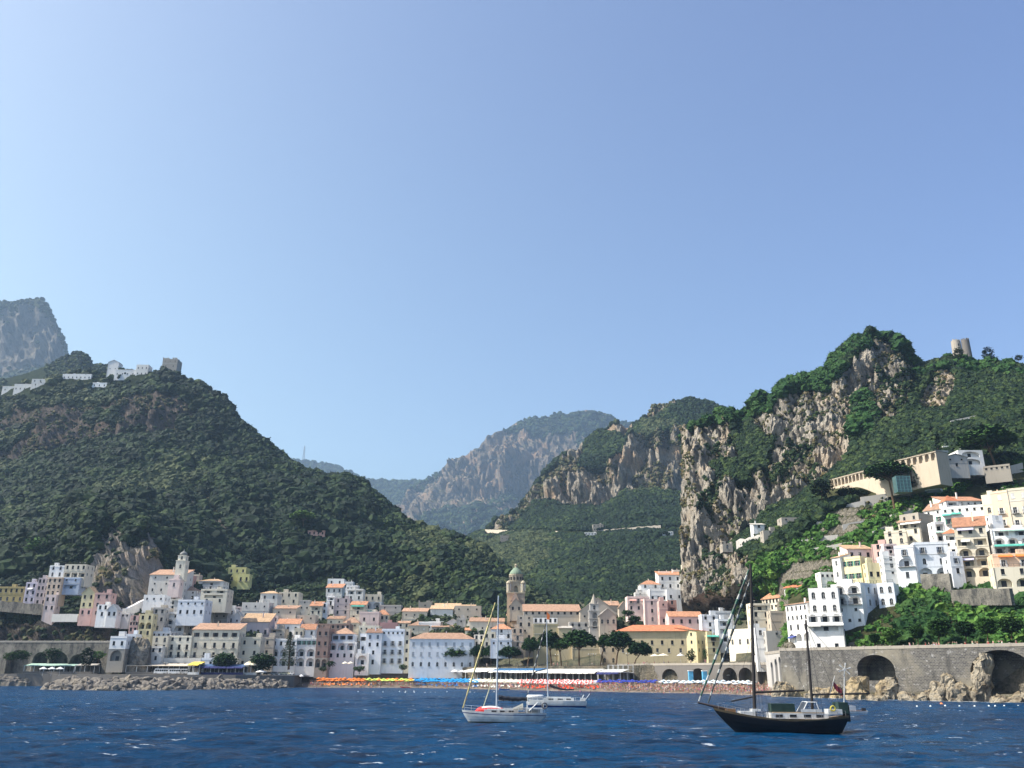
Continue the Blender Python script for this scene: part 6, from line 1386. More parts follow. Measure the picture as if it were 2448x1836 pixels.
def pose(kind):
    T_h = .95
    up = [(0, 0, T_h, .13), (0, 0, 1.15, .11), (0, 0, 1.40, .13), (0, 0, 1.52, .055), (0, -.01, 1.66, .095)]
    if kind == 'stand': return up + [(-.2, 0, 1.40, .05), (-.26, 0, 1.12, .04), (-.25, -.08, .86, .035), (.2, 0, 1.40, .05), (.27, 0, 1.13, .04), (.3, -.05, .88, .035), (-.09, 0, .88, .085), (-.11, 0, .48, .06), (-.11, .02, .08, .042), (-.11, -.13, .03, .035), (.09, 0, .88, .085), (.12, -.01, .48, .06), (.12, .02, .08, .042), (.14, -.13, .03, .035)]
    if kind == 'walk': return up + [(-.2, 0, 1.40, .05), (-.24, -.15, 1.14, .04), (-.22, -.34, .95, .035), (.2, 0, 1.40, .05), (.25, .14, 1.14, .04), (.25, .12, .88, .035), (-.09, 0, .88, .085), (-.1, .16, .5, .06), (-.1, .36, .14, .042), (-.1, .26, .05, .035), (.09, 0, .88, .085), (.1, -.2, .5, .06), (.1, -.24, .08, .042), (.1, -.38, .03, .035)]
    if kind == 'arms': return up + [(-.2, 0, 1.42, .05), (-.42, -.05, 1.5, .04), (-.5, -.1, 1.75, .035), (.2, 0, 1.40, .05), (.3, -.1, 1.16, .04), (.12, -.22, 1.1, .035), (-.1, 0, .88, .085), (-.16, 0, .48, .06), (-.2, .02, .08, .042), (-.22, -.13, .03, .035), (.1, 0, .88, .085), (.16, -.01, .48, .06), (.2, .02, .08, .042), (.22, -.13, .03, .035)]
    s = .12
    return [(0, 0, s, .14), (0, .05, s + .22, .12), (0, .08, s + .48, .13), (0, .07, s + .6, .055), (0, .04, s + .74, .095), (-.2, .08, s + .47, .05), (-.3, .18, s + .2, .04), (-.3, .28, .05, .035), (.2, .08, s + .47, .05), (.26, -.12, s + .3, .04), (.2, -.34, s + .32, .035),
            (-.1, -.08, s, .085), (-.12, -.45, s + .32, .06), (-.12, -.72, .1, .042), (-.12, -.84, .04, .035), (.1, -.08, s, .085), (.14, -.45, s + .3, .06), (.14, -.75, .1, .042), (.14, -.88, .04, .035)]
SK = [plain('light_skin', (.50, .35, .27), .6), plain('tanned_skin', (.34, .21, .145), .6)]
SUITS = [('black', (.02, .02, .025)), ('red', (.65, .03, .04)), ('blue', (.04, .12, .5)), ('white', (.75, .75, .72)), ('pink', (.75, .15, .35)), ('green', (.05, .35, .15))]
PM = []
for i, (sn, sc_) in enumerate(SUITS):
    for kd in ('stand', 'walk', 'arms', 'sit'): PM.append((kd, sn, skin_person(pose(kd), PE, 'person', cm(sn + '_swimwear', sc_), SK[(i + len(kd)) % 2])))
PL_ = {'stand': 'standing still', 'walk': 'walking', 'arms': 'with one arm raised', 'sit': 'sitting on the sand'}
def people(n, px0, px1, o0, o1, zf, where, grp):
    for i in range(n):
        kd, sn, me = ru.choice(PM); px = ru.uniform(px0, px1); Y = wl(px) + ru.uniform(o0, o1); z = zf(px, Y)
        o = mesh_obj('person', me, None, G(px, Y, z), ru.uniform(0, 6.28)); s = ru.uniform(.92, 1.12); o.scale = (s, s, s)
        tag(o, f'{sn} clad bather {PL_[kd]} {where}', 'person', f'{grp}: {sn} {kd}')
people(95, 720, 1130, 1, 16, beachz, 'on the left part of the beach', 'left beach crowd')
people(40, 1130, 1440, 1, 13, beachz, 'on the middle of the beach', 'middle beach crowd')
people(150, 1440, 1850, 1, 21, beachz, 'on the crowded right beach', 'right beach crowd')
C_PPL = bpy.data.collections.new('crowd_bodies')
for kd, sn, me in PM: C_PPL.objects.link(bpy.data.objects.new('crowd_body', me))
cp_ = []
for _ in range(1500):
    px = ru.choice((ru.uniform(1440, 1850), ru.uniform(1440, 1850), ru.uniform(740, 1440))); Y = wl(px) + (ru.uniform(4, 31) if px > 1440 else ru.uniform(5, 24)); cp_.append((G(px, Y, beachz(px, Y)), ru.uniform(.9, 1.1), ru.uniform(0, 6.28)))
scatter('crowd', cp_, C_PPL, 'dense mass of bathers between the umbrellas further up the beach')
people(10, 660, 1700, -9, -3, lambda px, Y: -.8, 'in the shallow water', 'paddlers')

# ------------------------------------------------------------------ vehicles on the promenade
def car_parts(col):
    cm_ = plain('car_paint_' + col[0], col[1], .3, .5); b = MB()
    prof = [(-2.05, .35), (-2.08, .75), (-1.9, .9), (-1.15, .98), (-.55, 1.42), (.75, 1.45), (1.5, .98), (1.98, .9), (2.08, .6), (2.03, .35)]
    w = .84
    for (x0, z0), (x1, z1) in zip(prof, prof[1:] + prof[:1]): b.face([(x0, -w, z0), (x1, -w, z1), (x1, w, z1), (x0, w, z0)], cm_)
    for s in (-w, w): b.face([(x, s, z) for x, z in prof], cm_)
    g = MB(); gl = [(-1.05, 1.0), (-.55, 1.38), (.7, 1.40), (1.35, 1.0)]
    for s in (-w - .012, w + .012): g.face([(x, s, z) for x, z in gl], GLASS)
    g.face([(-1.2, -.74, .99), (-1.2, .74, .99), (-.6, .68, 1.41), (-.6, -.68, 1.41)], GLASS); g.face([(1.52, -.74, .99), (1.52, .74, .99), (.8, .68, 1.44), (.8, -.68, 1.44)], GLASS)
    wh = MB(); bl = plain('tyre', (.02, .02, .02)); wh.tube((0, -.1, 0), (0, .1, 0), .32, .32, bl, 12); wh.tube((0, -.115, 0), (0, .115, 0), .18, .18, plain('alloy', (.5, .5, .5), .4), 8)
    return b.me('body'), g.me('window_glass'), wh.me('wheel')
CP = {c[0]: car_parts(c) for c in (('white', (.75, .75, .73)), ('silver', (.45, .47, .48)), ('black', (.03, .03, .035)), ('red', (.5, .04, .03)), ('cream', (.68, .66, .45)), ('blue', (.05, .12, .3)))}
def car(k, p, rz, lab, grp):
    T = thing('parked_car', lab, 'car', p, rz, grp); b_, g, wh = CP[k]; mesh_obj('body', b_, T); mesh_obj('glass', g, T)
    for x in (-1.3, 1.28):
        for y in (-.8, .8): mesh_obj('wheel', wh, T, (x, y, .32))
ck = ['white', 'white', 'silver', 'silver', 'black', 'red', 'blue', 'cream']
for i in range(42):
    px = lerp(575, 1000, i / 42) + ru.uniform(-2, 2); k = ru.choice(ck); Y = wl(px) + (49 if px > 700 else 0) + (i % 2) * 5
    if px <= 700: Y = 440 + (i % 2) * 5
    car(k, G(px, Y, 6.7 if px > 700 else 5.8), ru.uniform(-.3, .3) + (1.57 if ru.random() < .4 else 0), f'{k} car parked in the long row on the left waterfront', 'cars parked along the waterfront: ' + k)
car('cream', G(*(lambda q: (q[0], wy(q[0]) + 5, 14.1))(C(13, 1160, 300))), .1, 'cream car parked on the high road above the sea wall', None)
car('white', G(*(lambda q: (q[0], wy(q[0]) + 8, 14.1))(C(13, 1095, 280))), .1, 'white car half hidden behind the cream car on the high road', None)
def bus(c, x, y, L, Y, lab):
    px, py = C(c, x, y); b0 = G(px, Y, 5.75); T = thing('minibus', lab, 'minibus', b0, .05); m = MB(); pt = plain('bus_white', (.78, .78, .76), .3, .4)
    pr = [(-L / 2, .4), (-L / 2, 1.2), (-L / 2 + .5, 2.55), (L / 2 - .1, 2.6), (L / 2, 2.4), (L / 2, .4)]
    for (x0, z0), (x1, z1) in zip(pr, pr[1:] + pr[:1]): m.face([(x0, -1, z0), (x1, -1, z1), (x1, 1, z1), (x0, 1, z0)], pt)
    for s in (-1, 1): m.face([(q, s, z) for q, z in pr], pt)
    m.build('body', T); m = MB()
    for k in range(int(L)): m.face([(-L / 2 + .7 + k, -1.012, 1.4), (-L / 2 + 1.5 + k, -1.012, 1.4), (-L / 2 + 1.5 + k, -1.012, 2.15), (-L / 2 + .7 + k, -1.012, 2.15)], GLASS)
    m.build('window_glass', T)
    for q in (-L / 2 + 1, L / 2 - 1.2):
        for s in (-.92, .92): o = mesh_obj('wheel', CP['white'][2], T, (q, s, .36))
bus(2, 330, 1325, 6, 427, 'white minibus at the left end of the quay'); bus(2, 460, 1325, 5.5, 427, 'first of two white vans beside each other on the quay'); bus(2, 520, 1325, 6, 430, 'white van with a dark side next to the yellow awning')

# ------------------------------------------------------------------ promenade buildings and stalls
BLR = plain('blue_roofing', (.04, .14, .30)); CYL = plain('white_metalwork', (.74, .75, .74)); DKB = plain('navy_cloth', (.025, .03, .12))
def pavilion(name, label, px0, px1, off, zf, h, post, roofm, awn, skirt=None, cat='pavilion', Y=None, back_=True):
    a = G(px0, Y or wl(px0) + off, zf); b_ = G(px1, Y or wl(px1) + off, zf); W = (b_ - a).length; rz = math.atan2(b_.y - a.y, b_.x - a.x); T = thing(name, label, cat, a, rz); m = MB()
    m.box(0, W, 0, 7, -2.0, .35, plaster('grey')); m.box(0, W, -.1, -.004, .0, 1.1, skirt or CYL)
    if back_: m.box(0, W, 6.5, 7, .353, h - .01, plaster('darkstone'))
    m.build('base', T); m = MB(); n = max(2, round(W / post))
    for k in range(n + 1): x = W * k / n; m.box(x - .1, x + .1, .05, .25, .353, h, CYL); m.box(x - .1, x + .1, 5.9, 6.1, .353, h, CYL)
    for k in range(n):
        x = W * (k + .5) / n; m.box(x - post * .3, x + post * .3, 2, 2.9, .353, 1.1, WOOD)
    m.build('posts', T); m = MB(); m.box(-.2, W + .2, -.3, 7.1, h + .003, h + .22, roofm); m.face([(-.2, .5, h + .23), (W + .2, .5, h + .23), (W + .2, 7, h + 1.3), (-.2, 7, h + 1.3)], roofm); m.build('roof', T)
    if awn:
        m = MB()
        for k in range(n):
            x0, x1 = W * k / n + .12, W * (k + 1) / n - .12; d = ru.uniform(.5, 1.1); m.face([(x0, -.32, h + .15), (x1, -.32, h + .15), (x1, -1.9, h - d * .55), (x0, -1.9, h - d * .55)], awn); m.face([(x0, -1.9, h - d * .55), (x1, -1.9, h - d * .55), (x1, -1.92, h - d * .55 - .3), (x0, -1.92, h - d * .55 - .3)], awn)
        m.build('awning', T)
    return T
pavilion('beach_restaurant', 'white beach restaurant with a row of awnings on posts', 1112, 1172, 36, 3.2, 5.2, 4.2, CYL, AWW)
pavilion('beach_restaurant', 'long beach restaurant with a dark blue roof and white awnings', 1173, 1284, 36, 3.2, 5.0, 3.6, BLR, AWW)
pavilion('beach_restaurant', 'open white terrace restaurant left of the navy one', 1285, 1428, 37, 3.2, 4.7, 3.4, CYL, AWW, skirt=plain('pale_lilac_rail', (.62, .60, .68)))
pavilion('beach_bar', 'navy blue beach bar under the white metal frame', 1430, 1484, 34, 3.0, 4.6, 4.5, CYL, DKB, skirt=plain('dark_red_rail', (.18, .03, .03)))
T = thing('metal_frame', 'empty white metal frame terrace above the navy beach bar', 'frame', G(1456, wl(1456) + 36, 7.6)); m = MB()
for i in range(6):
    for j in range(3): m.box(i * 2.2 - .06, i * 2.2 + .06, j * 2.5, j * 2.5 + .1, -4.4, 3.2, CYL)
for j in range(3):
    for z in (0, 1.4, 3.1): m.box(.07, 10.9, j * 2.5 + .11, j * 2.5 + .19, z, z + .1, CYL)
m.build('posts', T)
m = MB(); m.box(-.1, 11.1, -.1, 5.3, -.2, -.05, plaster('grey')); m.build('floor', T)
pavilion('covered_terrace', 'long low building with a mint green roof on the left quay', C(1, 215, 0)[0], C(1, 690, 0)[0], 0, 5.7, 3.6, 5, plain('mint_roofing', (.38, .55, .47)), None, Y=440, skirt=plaster('darkstone'))
pavilion('glass_bar', 'dark glazed bar at the right end of the mint roofed building', C(1, 700, 0)[0], C(1, 880, 0)[0], 0, 5.7, 3.8, 4, plaster('grey'), None, Y=438, skirt=plaster('darkstone'))
pavilion('shelter', 'long dark shelter with a thin pale roof behind the breakwater', C(1, 1180, 0)[0], C(2, 600, 0)[0], 0, 5.7, 3.8, 5, plaster('beige'), None, Y=434, skirt=plaster('darkstone'))
pavilion('ticket_stall', 'long dark blue stall on the quay under the round tree', C(2, 640, 0)[0], C(2, 1110, 0)[0], 0, 5.7, 3.6, 4, plain('stall_blue', (.05, .10, .22)), DKB, Y=427, skirt=DKB)
pavilion('kiosk', 'small kiosk with a bright yellow awning on the quay', C(2, 585, 0)[0], C(2, 690, 0)[0], 0, 5.7, 4.6, 4, AWY, AWY, Y=424)
pavilion('kiosk', 'cream yellow canopy stall between the two round trees', C(2, 1115, 0)[0], C(2, 1240, 0)[0], 0, 5.7, 5.0, 4, CRC, CRC, Y=431)
pavilion('market_stall', 'low restaurant terrace with cream awnings under the kiosks', C(3, 755, 0)[0], C(3, 945, 0)[0], 50, 6.6, 3.4, 4, CRC, CRC)
pavilion('bus_shelter', 'long white canopy roof in front of the pale hotel', C(3, 1420, 0)[0], C(4, 205, 0)[0], 52, 6.7, 3.6, 5, WTC, AWW)
for k, (x, lab) in enumerate(((795, 'pale blue painted pillar left of the dark beach doorway'), (948, 'pale blue painted pillar right of the dark beach doorway'))):
    p = C(6, x, 1370); T = thing('pillar', lab, 'pillar', G(p[0], wl(p[0]) + 34, 2.8)); m = MB(); m.box(-.9, .9, -.9, .9, -.3, 5.4, plain('pale_blue_paint', (.12, .42, .66))); m.box(-1.05, 1.05, -1.05, 1.05, 5.403, 5.75, WHT); m.build('shaft', T)
# lamps on the promenade
def lamp(px, Y, z, lab, arms=3, h=5.5):
    T = thing('street_lamp', lab, 'street lamp', G(px, Y, z), 0, 'street lamps'); m = MB(); m.lathe((0, 0, 0), [(.25, -.3), (.22, .5), (.08, .7), (.06, h)], IRON, 8)
    for k in range(arms):
        a = k * 2 * math.pi / arms; m.path([(0, 0, h * .78), (math.cos(a) * .7, math.sin(a) * .7, h * .82), (math.cos(a) * .8, math.sin(a) * .8, h * .92)], [.05, .05, .04], IRON, 5)
    m.build('post', T)
    for k in range(arms): a = k * 2 * math.pi / arms; m = MB(); m.lathe((math.cos(a) * .8, math.sin(a) * .8, h * .92), [(.08, 0), (.2, .1), (.22, .35), (.0, .55)], plain('lamp_glass', (.6, .6, .55), .3), 8); m.build('lantern', T)
for c, x, lab in ((5, 600, 'iron street lamp under the ragged pine'), (5, 1018, 'iron street lamp right of the largest pine'), (5, 1385, 'iron street lamp under the round last pine'), (5, 968, 'curved iron lamp on the terrace edge'), (3, 640, 'thin lamp post beside the dark red palace'), (2, 365, 'lamp post behind the white minibus')):
    p = C(c, x, 0)[0]; lamp(p, wl(p) + 48 if c != 2 else 436, zroad(p) if c != 2 else 5.8, lab)
# promenade railing
T = None; m = MB()
for k in range(60):
    a = G(1110 + k * 12.3, wl(1110 + k * 12.3) + 46.3, zroad(1110 + k * 12.3)); b_ = G(1122.3 + k * 12.3, wl(1122.3 + k * 12.3) + 46.3, zroad(1122.3 + k * 12.3))
    m.tube(a + Vector((0, 0, -.1)), a + Vector((0, 0, 1.1)), .05, .05, IRON, 4)
    for z in (.4, .75, 1.1): m.tube(a + Vector((0, 0, z)), b_ + Vector((0, 0, z)), .03, .03, IRON, 4)
tag(m.build('railing'), 'thin dark railing along the edge of the raised promenade', 'railing')
for i in range(26):
    kd, sn, me = ru.choice([q for q in PM if q[0] != 'sit']); px = ru.uniform(1160, 1700); Y = wl(px) + ru.uniform(47, 51)
    tag(mesh_obj('person', me, None, G(px, Y, zroad(px) + .05), ru.uniform(0, 6.28)), f'{sn} clad stroller {PL_[kd]} on the raised promenade', 'person', f'promenade strollers: {sn} {kd}')
for i in range(26):
    kd, sn, me = ru.choice([q for q in PM if q[0] != 'sit']); px = ru.uniform(2170, 2440); Y = wy(px) + ru.uniform(1.5, 5)
    tag(mesh_obj('person', me, None, G(px, Y, 14.6), ru.uniform(0, 6.28)), f'{sn} clad person {PL_[kd]} on the high road', 'person', f'people on the high road: {sn} {kd}')

# ------------------------------------------------------------------ boats
def hull(m, L, B, fb, zb, zs, bowx, wlx0, wlx1, bands, dk, full=.62, n=28, depth=.9, tw=.62):
    """bow at -L/2; fb=freeboard amidships, zb bow, zs stern; wlx0/1 waterline ends; bands: (z fraction from sheer, material)"""
    secs = []
    for i in range(n + 1):
        s = i / n; xd = lerp(-L / 2, L / 2, s); xw = lerp(wlx0, wlx1, s)
        hb = B / 2 * min(1, (s / full) ** .62 if s < full else 1 - (1 - tw) * ((s - full) / (1 - full)) ** 2); hb = max(hb, .02)
        sh = fb + (zb - fb) * max(0, 1 - s / .6) ** 1.8 + (zs - fb) * max(0, (s - .6) / .4) ** 1.6; sec = []
        for t in [0, .12, .2, .28, .5, .75, 1, 1.35]:
            z = sh * (1 - t) if t <= 1 else -depth * (t - 1) / .35 * math.sin(math.pi * min(1, .15 + s * .85)) ; y = hb * (1 - .12 * t - .25 * t ** 3 * (1.3 - min(1, s * 1.6)) if t <= 1 else .25); x = lerp(xd, xw, min(1, t) ** 1.2)
            sec.append((x, y, z))
        secs.append(sec)
    cuts = [0, .12, .2, .28, .5, .75, 1, 1.35]
    for a, b_ in zip(secs, secs[1:]):
        for k in range(7):
            mt = bands[min(k, len(bands) - 1)]
            m.face([a[k], b_[k], b_[k + 1], a[k + 1]], mt); m.face([tuple(Vector(v) * 1 if 0 else (v[0], -v[1], v[2])) for v in (a[k], a[k + 1], b_[k + 1], b_[k])], mt)
        m.face([(a[0][0], -a[0][1], a[0][2] - .03), (b_[0][0], -b_[0][1], b_[0][2] - .03), (b_[0][0], b_[0][1], b_[0][2] - .03), (a[0][0], a[0][1], a[0][2] - .03)], dk)
    e = secs[-1]
    for k in range(7): m.face([e[k], (e[k][0], -e[k][1], e[k][2]), (e[k + 1][0], -e[k + 1][1], e[k + 1][2]), e[k + 1]], bands[min(k, len(bands) - 1)])
    return secs
def sheer(secs, x):
    for a, b_ in zip(secs, secs[1:]):
        if a[0][0] <= x <= b_[0][0]:
            t = (x - a[0][0]) / (b_[0][0] - a[0][0] + 1e-9); return lerp(a[0][2], b_[0][2], t), lerp(a[0][1], b_[0][1], t)
    return secs[-1][0][2], secs[-1][0][1]
def rails(T, secs, x0, x1, n, h=.65, mat=None):
    m = MB(); mt = mat or CYL; prev = None
    for i in range(n + 1):
        x = lerp(x0, x1, i / n); z, y = sheer(secs, x); cur = []
        for s in (-1, 1): p = Vector((x, s * y * .96, z)); m.tube(p, p + Vector((0, 0, h)), .022, .022, mt, 4); cur.append(p)
        if prev:
            for a, b_ in zip(prev, cur):
                for q in (h, h * .5): m.tube(a + Vector((0, 0, q)), b_ + Vector((0, 0, q)), .012, .012, mt, 4)
        prev = cur
    m.build('guard_rail', T)
def rope(T, pairs, r=.018, name='rigging', mat=None):
    m = MB()
    for a, b_ in pairs: m.tube(a, b_, r, r, mat or IRON, 4)
    m.build(name, T)
def furled(T, a, b_, r, mats, name='furled_sail', n=26):
    m = MB(); a, b_ = Vector(a), Vector(b_)
    for k in range(n): t0, t1 = k / n, (k + 1) / n; q = lambda t: r * (.35 + .65 * math.sin(math.pi * min(1, .12 + .8 * (1 - t))) ) * (1 + .15 * math.sin(t * 90)); m.tube(a.lerp(b_, t0), a.lerp(b_, t1), q(t0), q(t1), mats[k % len(mats)], 7)
    m.build(name, T)
def sailbag(T, a, b_, r0, r1, mat, droop=.1):
    m = MB(); a, b_ = Vector(a), Vector(b_); n = 14
    for k in range(n):
        t0, t1 = k / n, (k + 1) / n; f = lambda t: a.lerp(b_, t) + Vector((0, 0, -droop * math.sin(math.pi * t) + .05 * math.sin(t * 25))); m.tube(f(t0), f(t1), lerp(r0, r1, t0), lerp(r0, r1, t1), mat, 9)
    m.build('sail_cover', T)
GEL = plain('white_gelcoat', (.62, .64, .64), .25, .5); NVY = plain('navy_stripe', (.015, .03, .14), .3, .5); TEAK = plain('deck_teak', (.36, .27, .18), .7); BLKH = plain('black_hull', (.012, .012, .014), .3, .4); REDM = plain('red_canvas_cover', (.55, .03, .03), .7); MASTM = plain('alloy_mast', (.42, .48, .55), .35, .5)
def yacht_near():
    Y = 127; b = G(1205, Y, 0); T = thing('sailing_yacht', 'nearer white sailing yacht with a navy stripe and a red cover on its foredeck', 'sailing yacht', b, R(2)); m = MB()
    s = hull(m, 11.8, 3.4, 1.15, 1.5, 1.05, 0, -5.0, 4.9, [GEL, GEL, NVY, GEL, GEL, GEL, plain('dark_waterline', (.05, .06, .05))], TEAK); m.build('hull', T, merge=False)
    mx = -1.05; m = MB()                       # coachroof
    for (x0, x1, z) in ((-2.8, 1.9, 1.55),): 
        for t in (0,): m.box(x0, x1, -1.0, 1.0, 1.1, z, GEL); m.box(x0 + .4, x1 - .1, -.85, .85, z + .003, z + .12, GEL)
    m.build('cabin', T); m = MB()
    for x in (-1.8, -.6, .6): 
        for q in (-1.02, 1.004): m.box(x, x + .7, q, q + .016, 1.25, 1.45, GLASS)
    m.build('cabin_window', T)
    m = MB(); m.tube((mx, 0, 1.5), (mx + .1, 0, 17.0), .13, .09, MASTM, 10)
    for z in (6.5, 11.2): m.tube((mx, -1.1, z + .1), (mx, 1.1, z + .1), .045, .045, MASTM, 5)
    m.build('mast', T)
    m = MB(); m.tube((mx, 0, 2.75), (mx + 4.6, 0, 2.7), .08, .08, MASTM, 7); m.build('boom', T)
    sailbag(T, (mx + .25, 0, 3.1), (mx + 4.3, 0, 2.95), .36, .24, plain('black_sail_cover', (.02, .022, .03)))
    furled(T, (-5.75, 0, 1.7), (mx - .35, 0, 16.0), .14, [plain('yellow_furl', (.62, .52, .22)), plain('yellow_furl', (.62, .52, .22)), plain('tan_furl', (.40, .34, .2))])
    furled(T, (-3.0, 0, 1.6), (mx - .5, 0, 5.8), .07, [plain('cream_furl', (.65, .62, .4))], 'inner_furled_sail')
    rope(T, [((mx, 1.5, 1.3), (mx, 1.1, 6.6)), ((mx, 1.1, 6.6), (mx + .1, .05, 16.8)), ((mx, -1.5, 1.3), (mx, -1.1, 6.6)), ((mx, -1.1, 6.6), (mx + .1, -.05, 16.8)), ((5.6, 0, 1.2), (mx + .15, 0, 16.9)), ((mx + 4.5, 0, 2.7), (mx + .1, 0, 16.5))])
    rails(T, s, -5.5, 5.6, 12)
    m = MB(); n = 14                           # red and white cover arched over an upturned dinghy on the foredeck
    for i in range(n):
        for k in range(8):
            def q(i_, k_): t = i_ / n; a = math.pi * k_ / 8; e = math.sqrt(max(0, 1 - (2 * t - 1) ** 2)); return (-4.0 + 4.1 * t, math.cos(a) * .85 * (.3 + .7 * e), 1.3 + math.sin(a) * .72 * (.15 + .85 * e))
            m.face([q(i, k), q(i + 1, k), q(i + 1, k + 1), q(i, k + 1)], REDM if k in (0, 1, 6, 7) or i < 3 or i > 11 else GEL)
    m.build('dinghy_cover', T)
    m = MB(); gc = plain('grey_canvas', (.22, .23, .22), .8)    # spray hood
    for k in range(8):
        a0, a1 = math.pi * k / 8, math.pi * (k + 1) / 8; m.face([(1.2, math.cos(a0) * 1.1, 1.5 + math.sin(a0) * .25), (2.6, math.cos(a0) * 1.15, 1.5 + math.sin(a0) * .9), (2.6, math.cos(a1) * 1.15, 1.5 + math.sin(a1) * .9), (1.2, math.cos(a1) * 1.1, 1.5 + math.sin(a1) * .25)], gc)
    m.build('spray_hood', T)
    m = MB(); m.box(3.0, 5.3, -1.25, 1.25, 1.1, 1.75, GEL); m.box(3.2, 4.9, -1.26, -1.253, 1.2, 1.6, gc); m.build('cockpit_coaming', T)
    m = MB()
    for x in (3.2, 5.4):
        for y in (-1.1, 1.1): m.tube((x, y, 1.6), (x, y, 3.1), .03, .03, CYL, 5)
    m.tube((3.2, -1.1, 3.1), (5.4, -1.1, 3.1), .03, .03, CYL, 5); m.tube((3.2, 1.1, 3.1), (5.4, 1.1, 3.1), .03, .03, CYL, 5); m.build('stern_arch', T)
    m = MB()
    for k in range(16):
        a0, a1 = k * math.pi / 8, (k + 1) * math.pi / 8; f = lambda a: (4.35 + math.cos(a) * 1.0, math.sin(a) * .55, 3.25); m.tube(f(a0), f(a1), .24, .24, plain('inflatable_white', (.72, .73, .74)), 8)
    m.build('inflatable_tender', T)
    m = MB()
    for k in range(12):
        a0, a1 = k * math.pi / 6, (k + 1) * math.pi / 6; f = lambda a: (5.55, -1.3 + .0, 2.05); g = lambda a: (5.55 + math.cos(a) * .36, -1.28, 2.1 + math.sin(a) * .36); m.tube(g(a0), g(a1), .09, .09, plain('life_ring_dark', (.12, .12, .13)), 6)
    m.build('life_ring', T); m = MB(); m.tube((3.4, -1.3, 1.4), (4.6, -1.35, 2.5), .09, .09, GEL, 6); m.build('gangplank', T)
yacht_near()
def yacht_far():
    Y = 186; b = G(1330, Y, 0); T = thing('sailing_yacht', 'farther white sailing yacht with dark blue bottom and low cabin windows', 'sailing yacht', b, R(-3)); m = MB()
    s = hull(m, 12.4, 3.6, 1.25, 1.5, 1.2, 0, -5.6, 6.0, [GEL, GEL, GEL, GEL, GEL, NVY, NVY], GEL, tw=.8); m.build('hull', T)
    m = MB(); m.box(-2.6, 3.6, -1.1, 1.1, 1.2, 1.75, GEL); m.box(-2.0, 3.0, -.95, .95, 1.753, 1.95, GEL); m.build('cabin', T); m = MB()
    for x in (-1.6, .3, 2.0):
        for q in (-1.12, 1.104): m.box(x, x + 1.0, q, q + .016, 1.4, 1.66, GLASS)
    m.build('cabin_window', T); mx = -1.7; m = MB(); m.tube((mx, 0, 1.7), (mx - .15, 0, 17.2), .13, .09, MASTM, 10)
    for z in (7, 12): m.tube((mx, -1.1, z), (mx, 1.1, z), .045, .045, MASTM, 5)
    m.build('mast', T); sailbag(T, (mx + .3, 0, 4.2), (mx + 5.4, 0, 3.4), .3, .12, plain('black_sail_cover', (.02, .022, .03)), .35)
    furled(T, (-6.1, 0, 1.6), (mx - .3, 0, 16.5), .12, [plain('dark_furl', (.05, .05, .06)), plain('dark_furl', (.05, .05, .06)), plain('light_furl', (.45, .45, .42))])
    rope(T, [((mx, 1.6, 1.3), (mx - .15, .05, 17)), ((mx, -1.6, 1.3), (mx - .15, -.05, 17)), ((6.1, 0, 1.2), (mx - .15, 0, 17.1))]); rails(T, s, -5.8, 5.9, 12)
    m = MB(); m.face([(mx - .1, 0, 17.3), (mx + .5, .02, 17.2), (mx + .55, .02, 18.2), (mx - .1, 0, 18.9)], plain('orange_flag', (.75, .2, .06))); m.face([(mx - .1, .03, 17.3), (mx + .5, .05, 17.2), (mx + .55, .05, 18.2), (mx - .1, .03, 18.9)], plain('orange_flag', (.75, .2, .06))); m.build('flag', T)
    m = MB(); m.box(5.0, 5.9, -1.3, 1.3, 1.25, 1.7, GEL); m.tube((5.2, -1.2, 1.6), (5.6, -1.2, 2.4), .12, .1, GEL, 6); m.tube((5.9, 1.0, 1.3), (6.9, 1.0, 2.6), .05, .04, CYL, 5); m.build('stern_gear', T)
yacht_far()
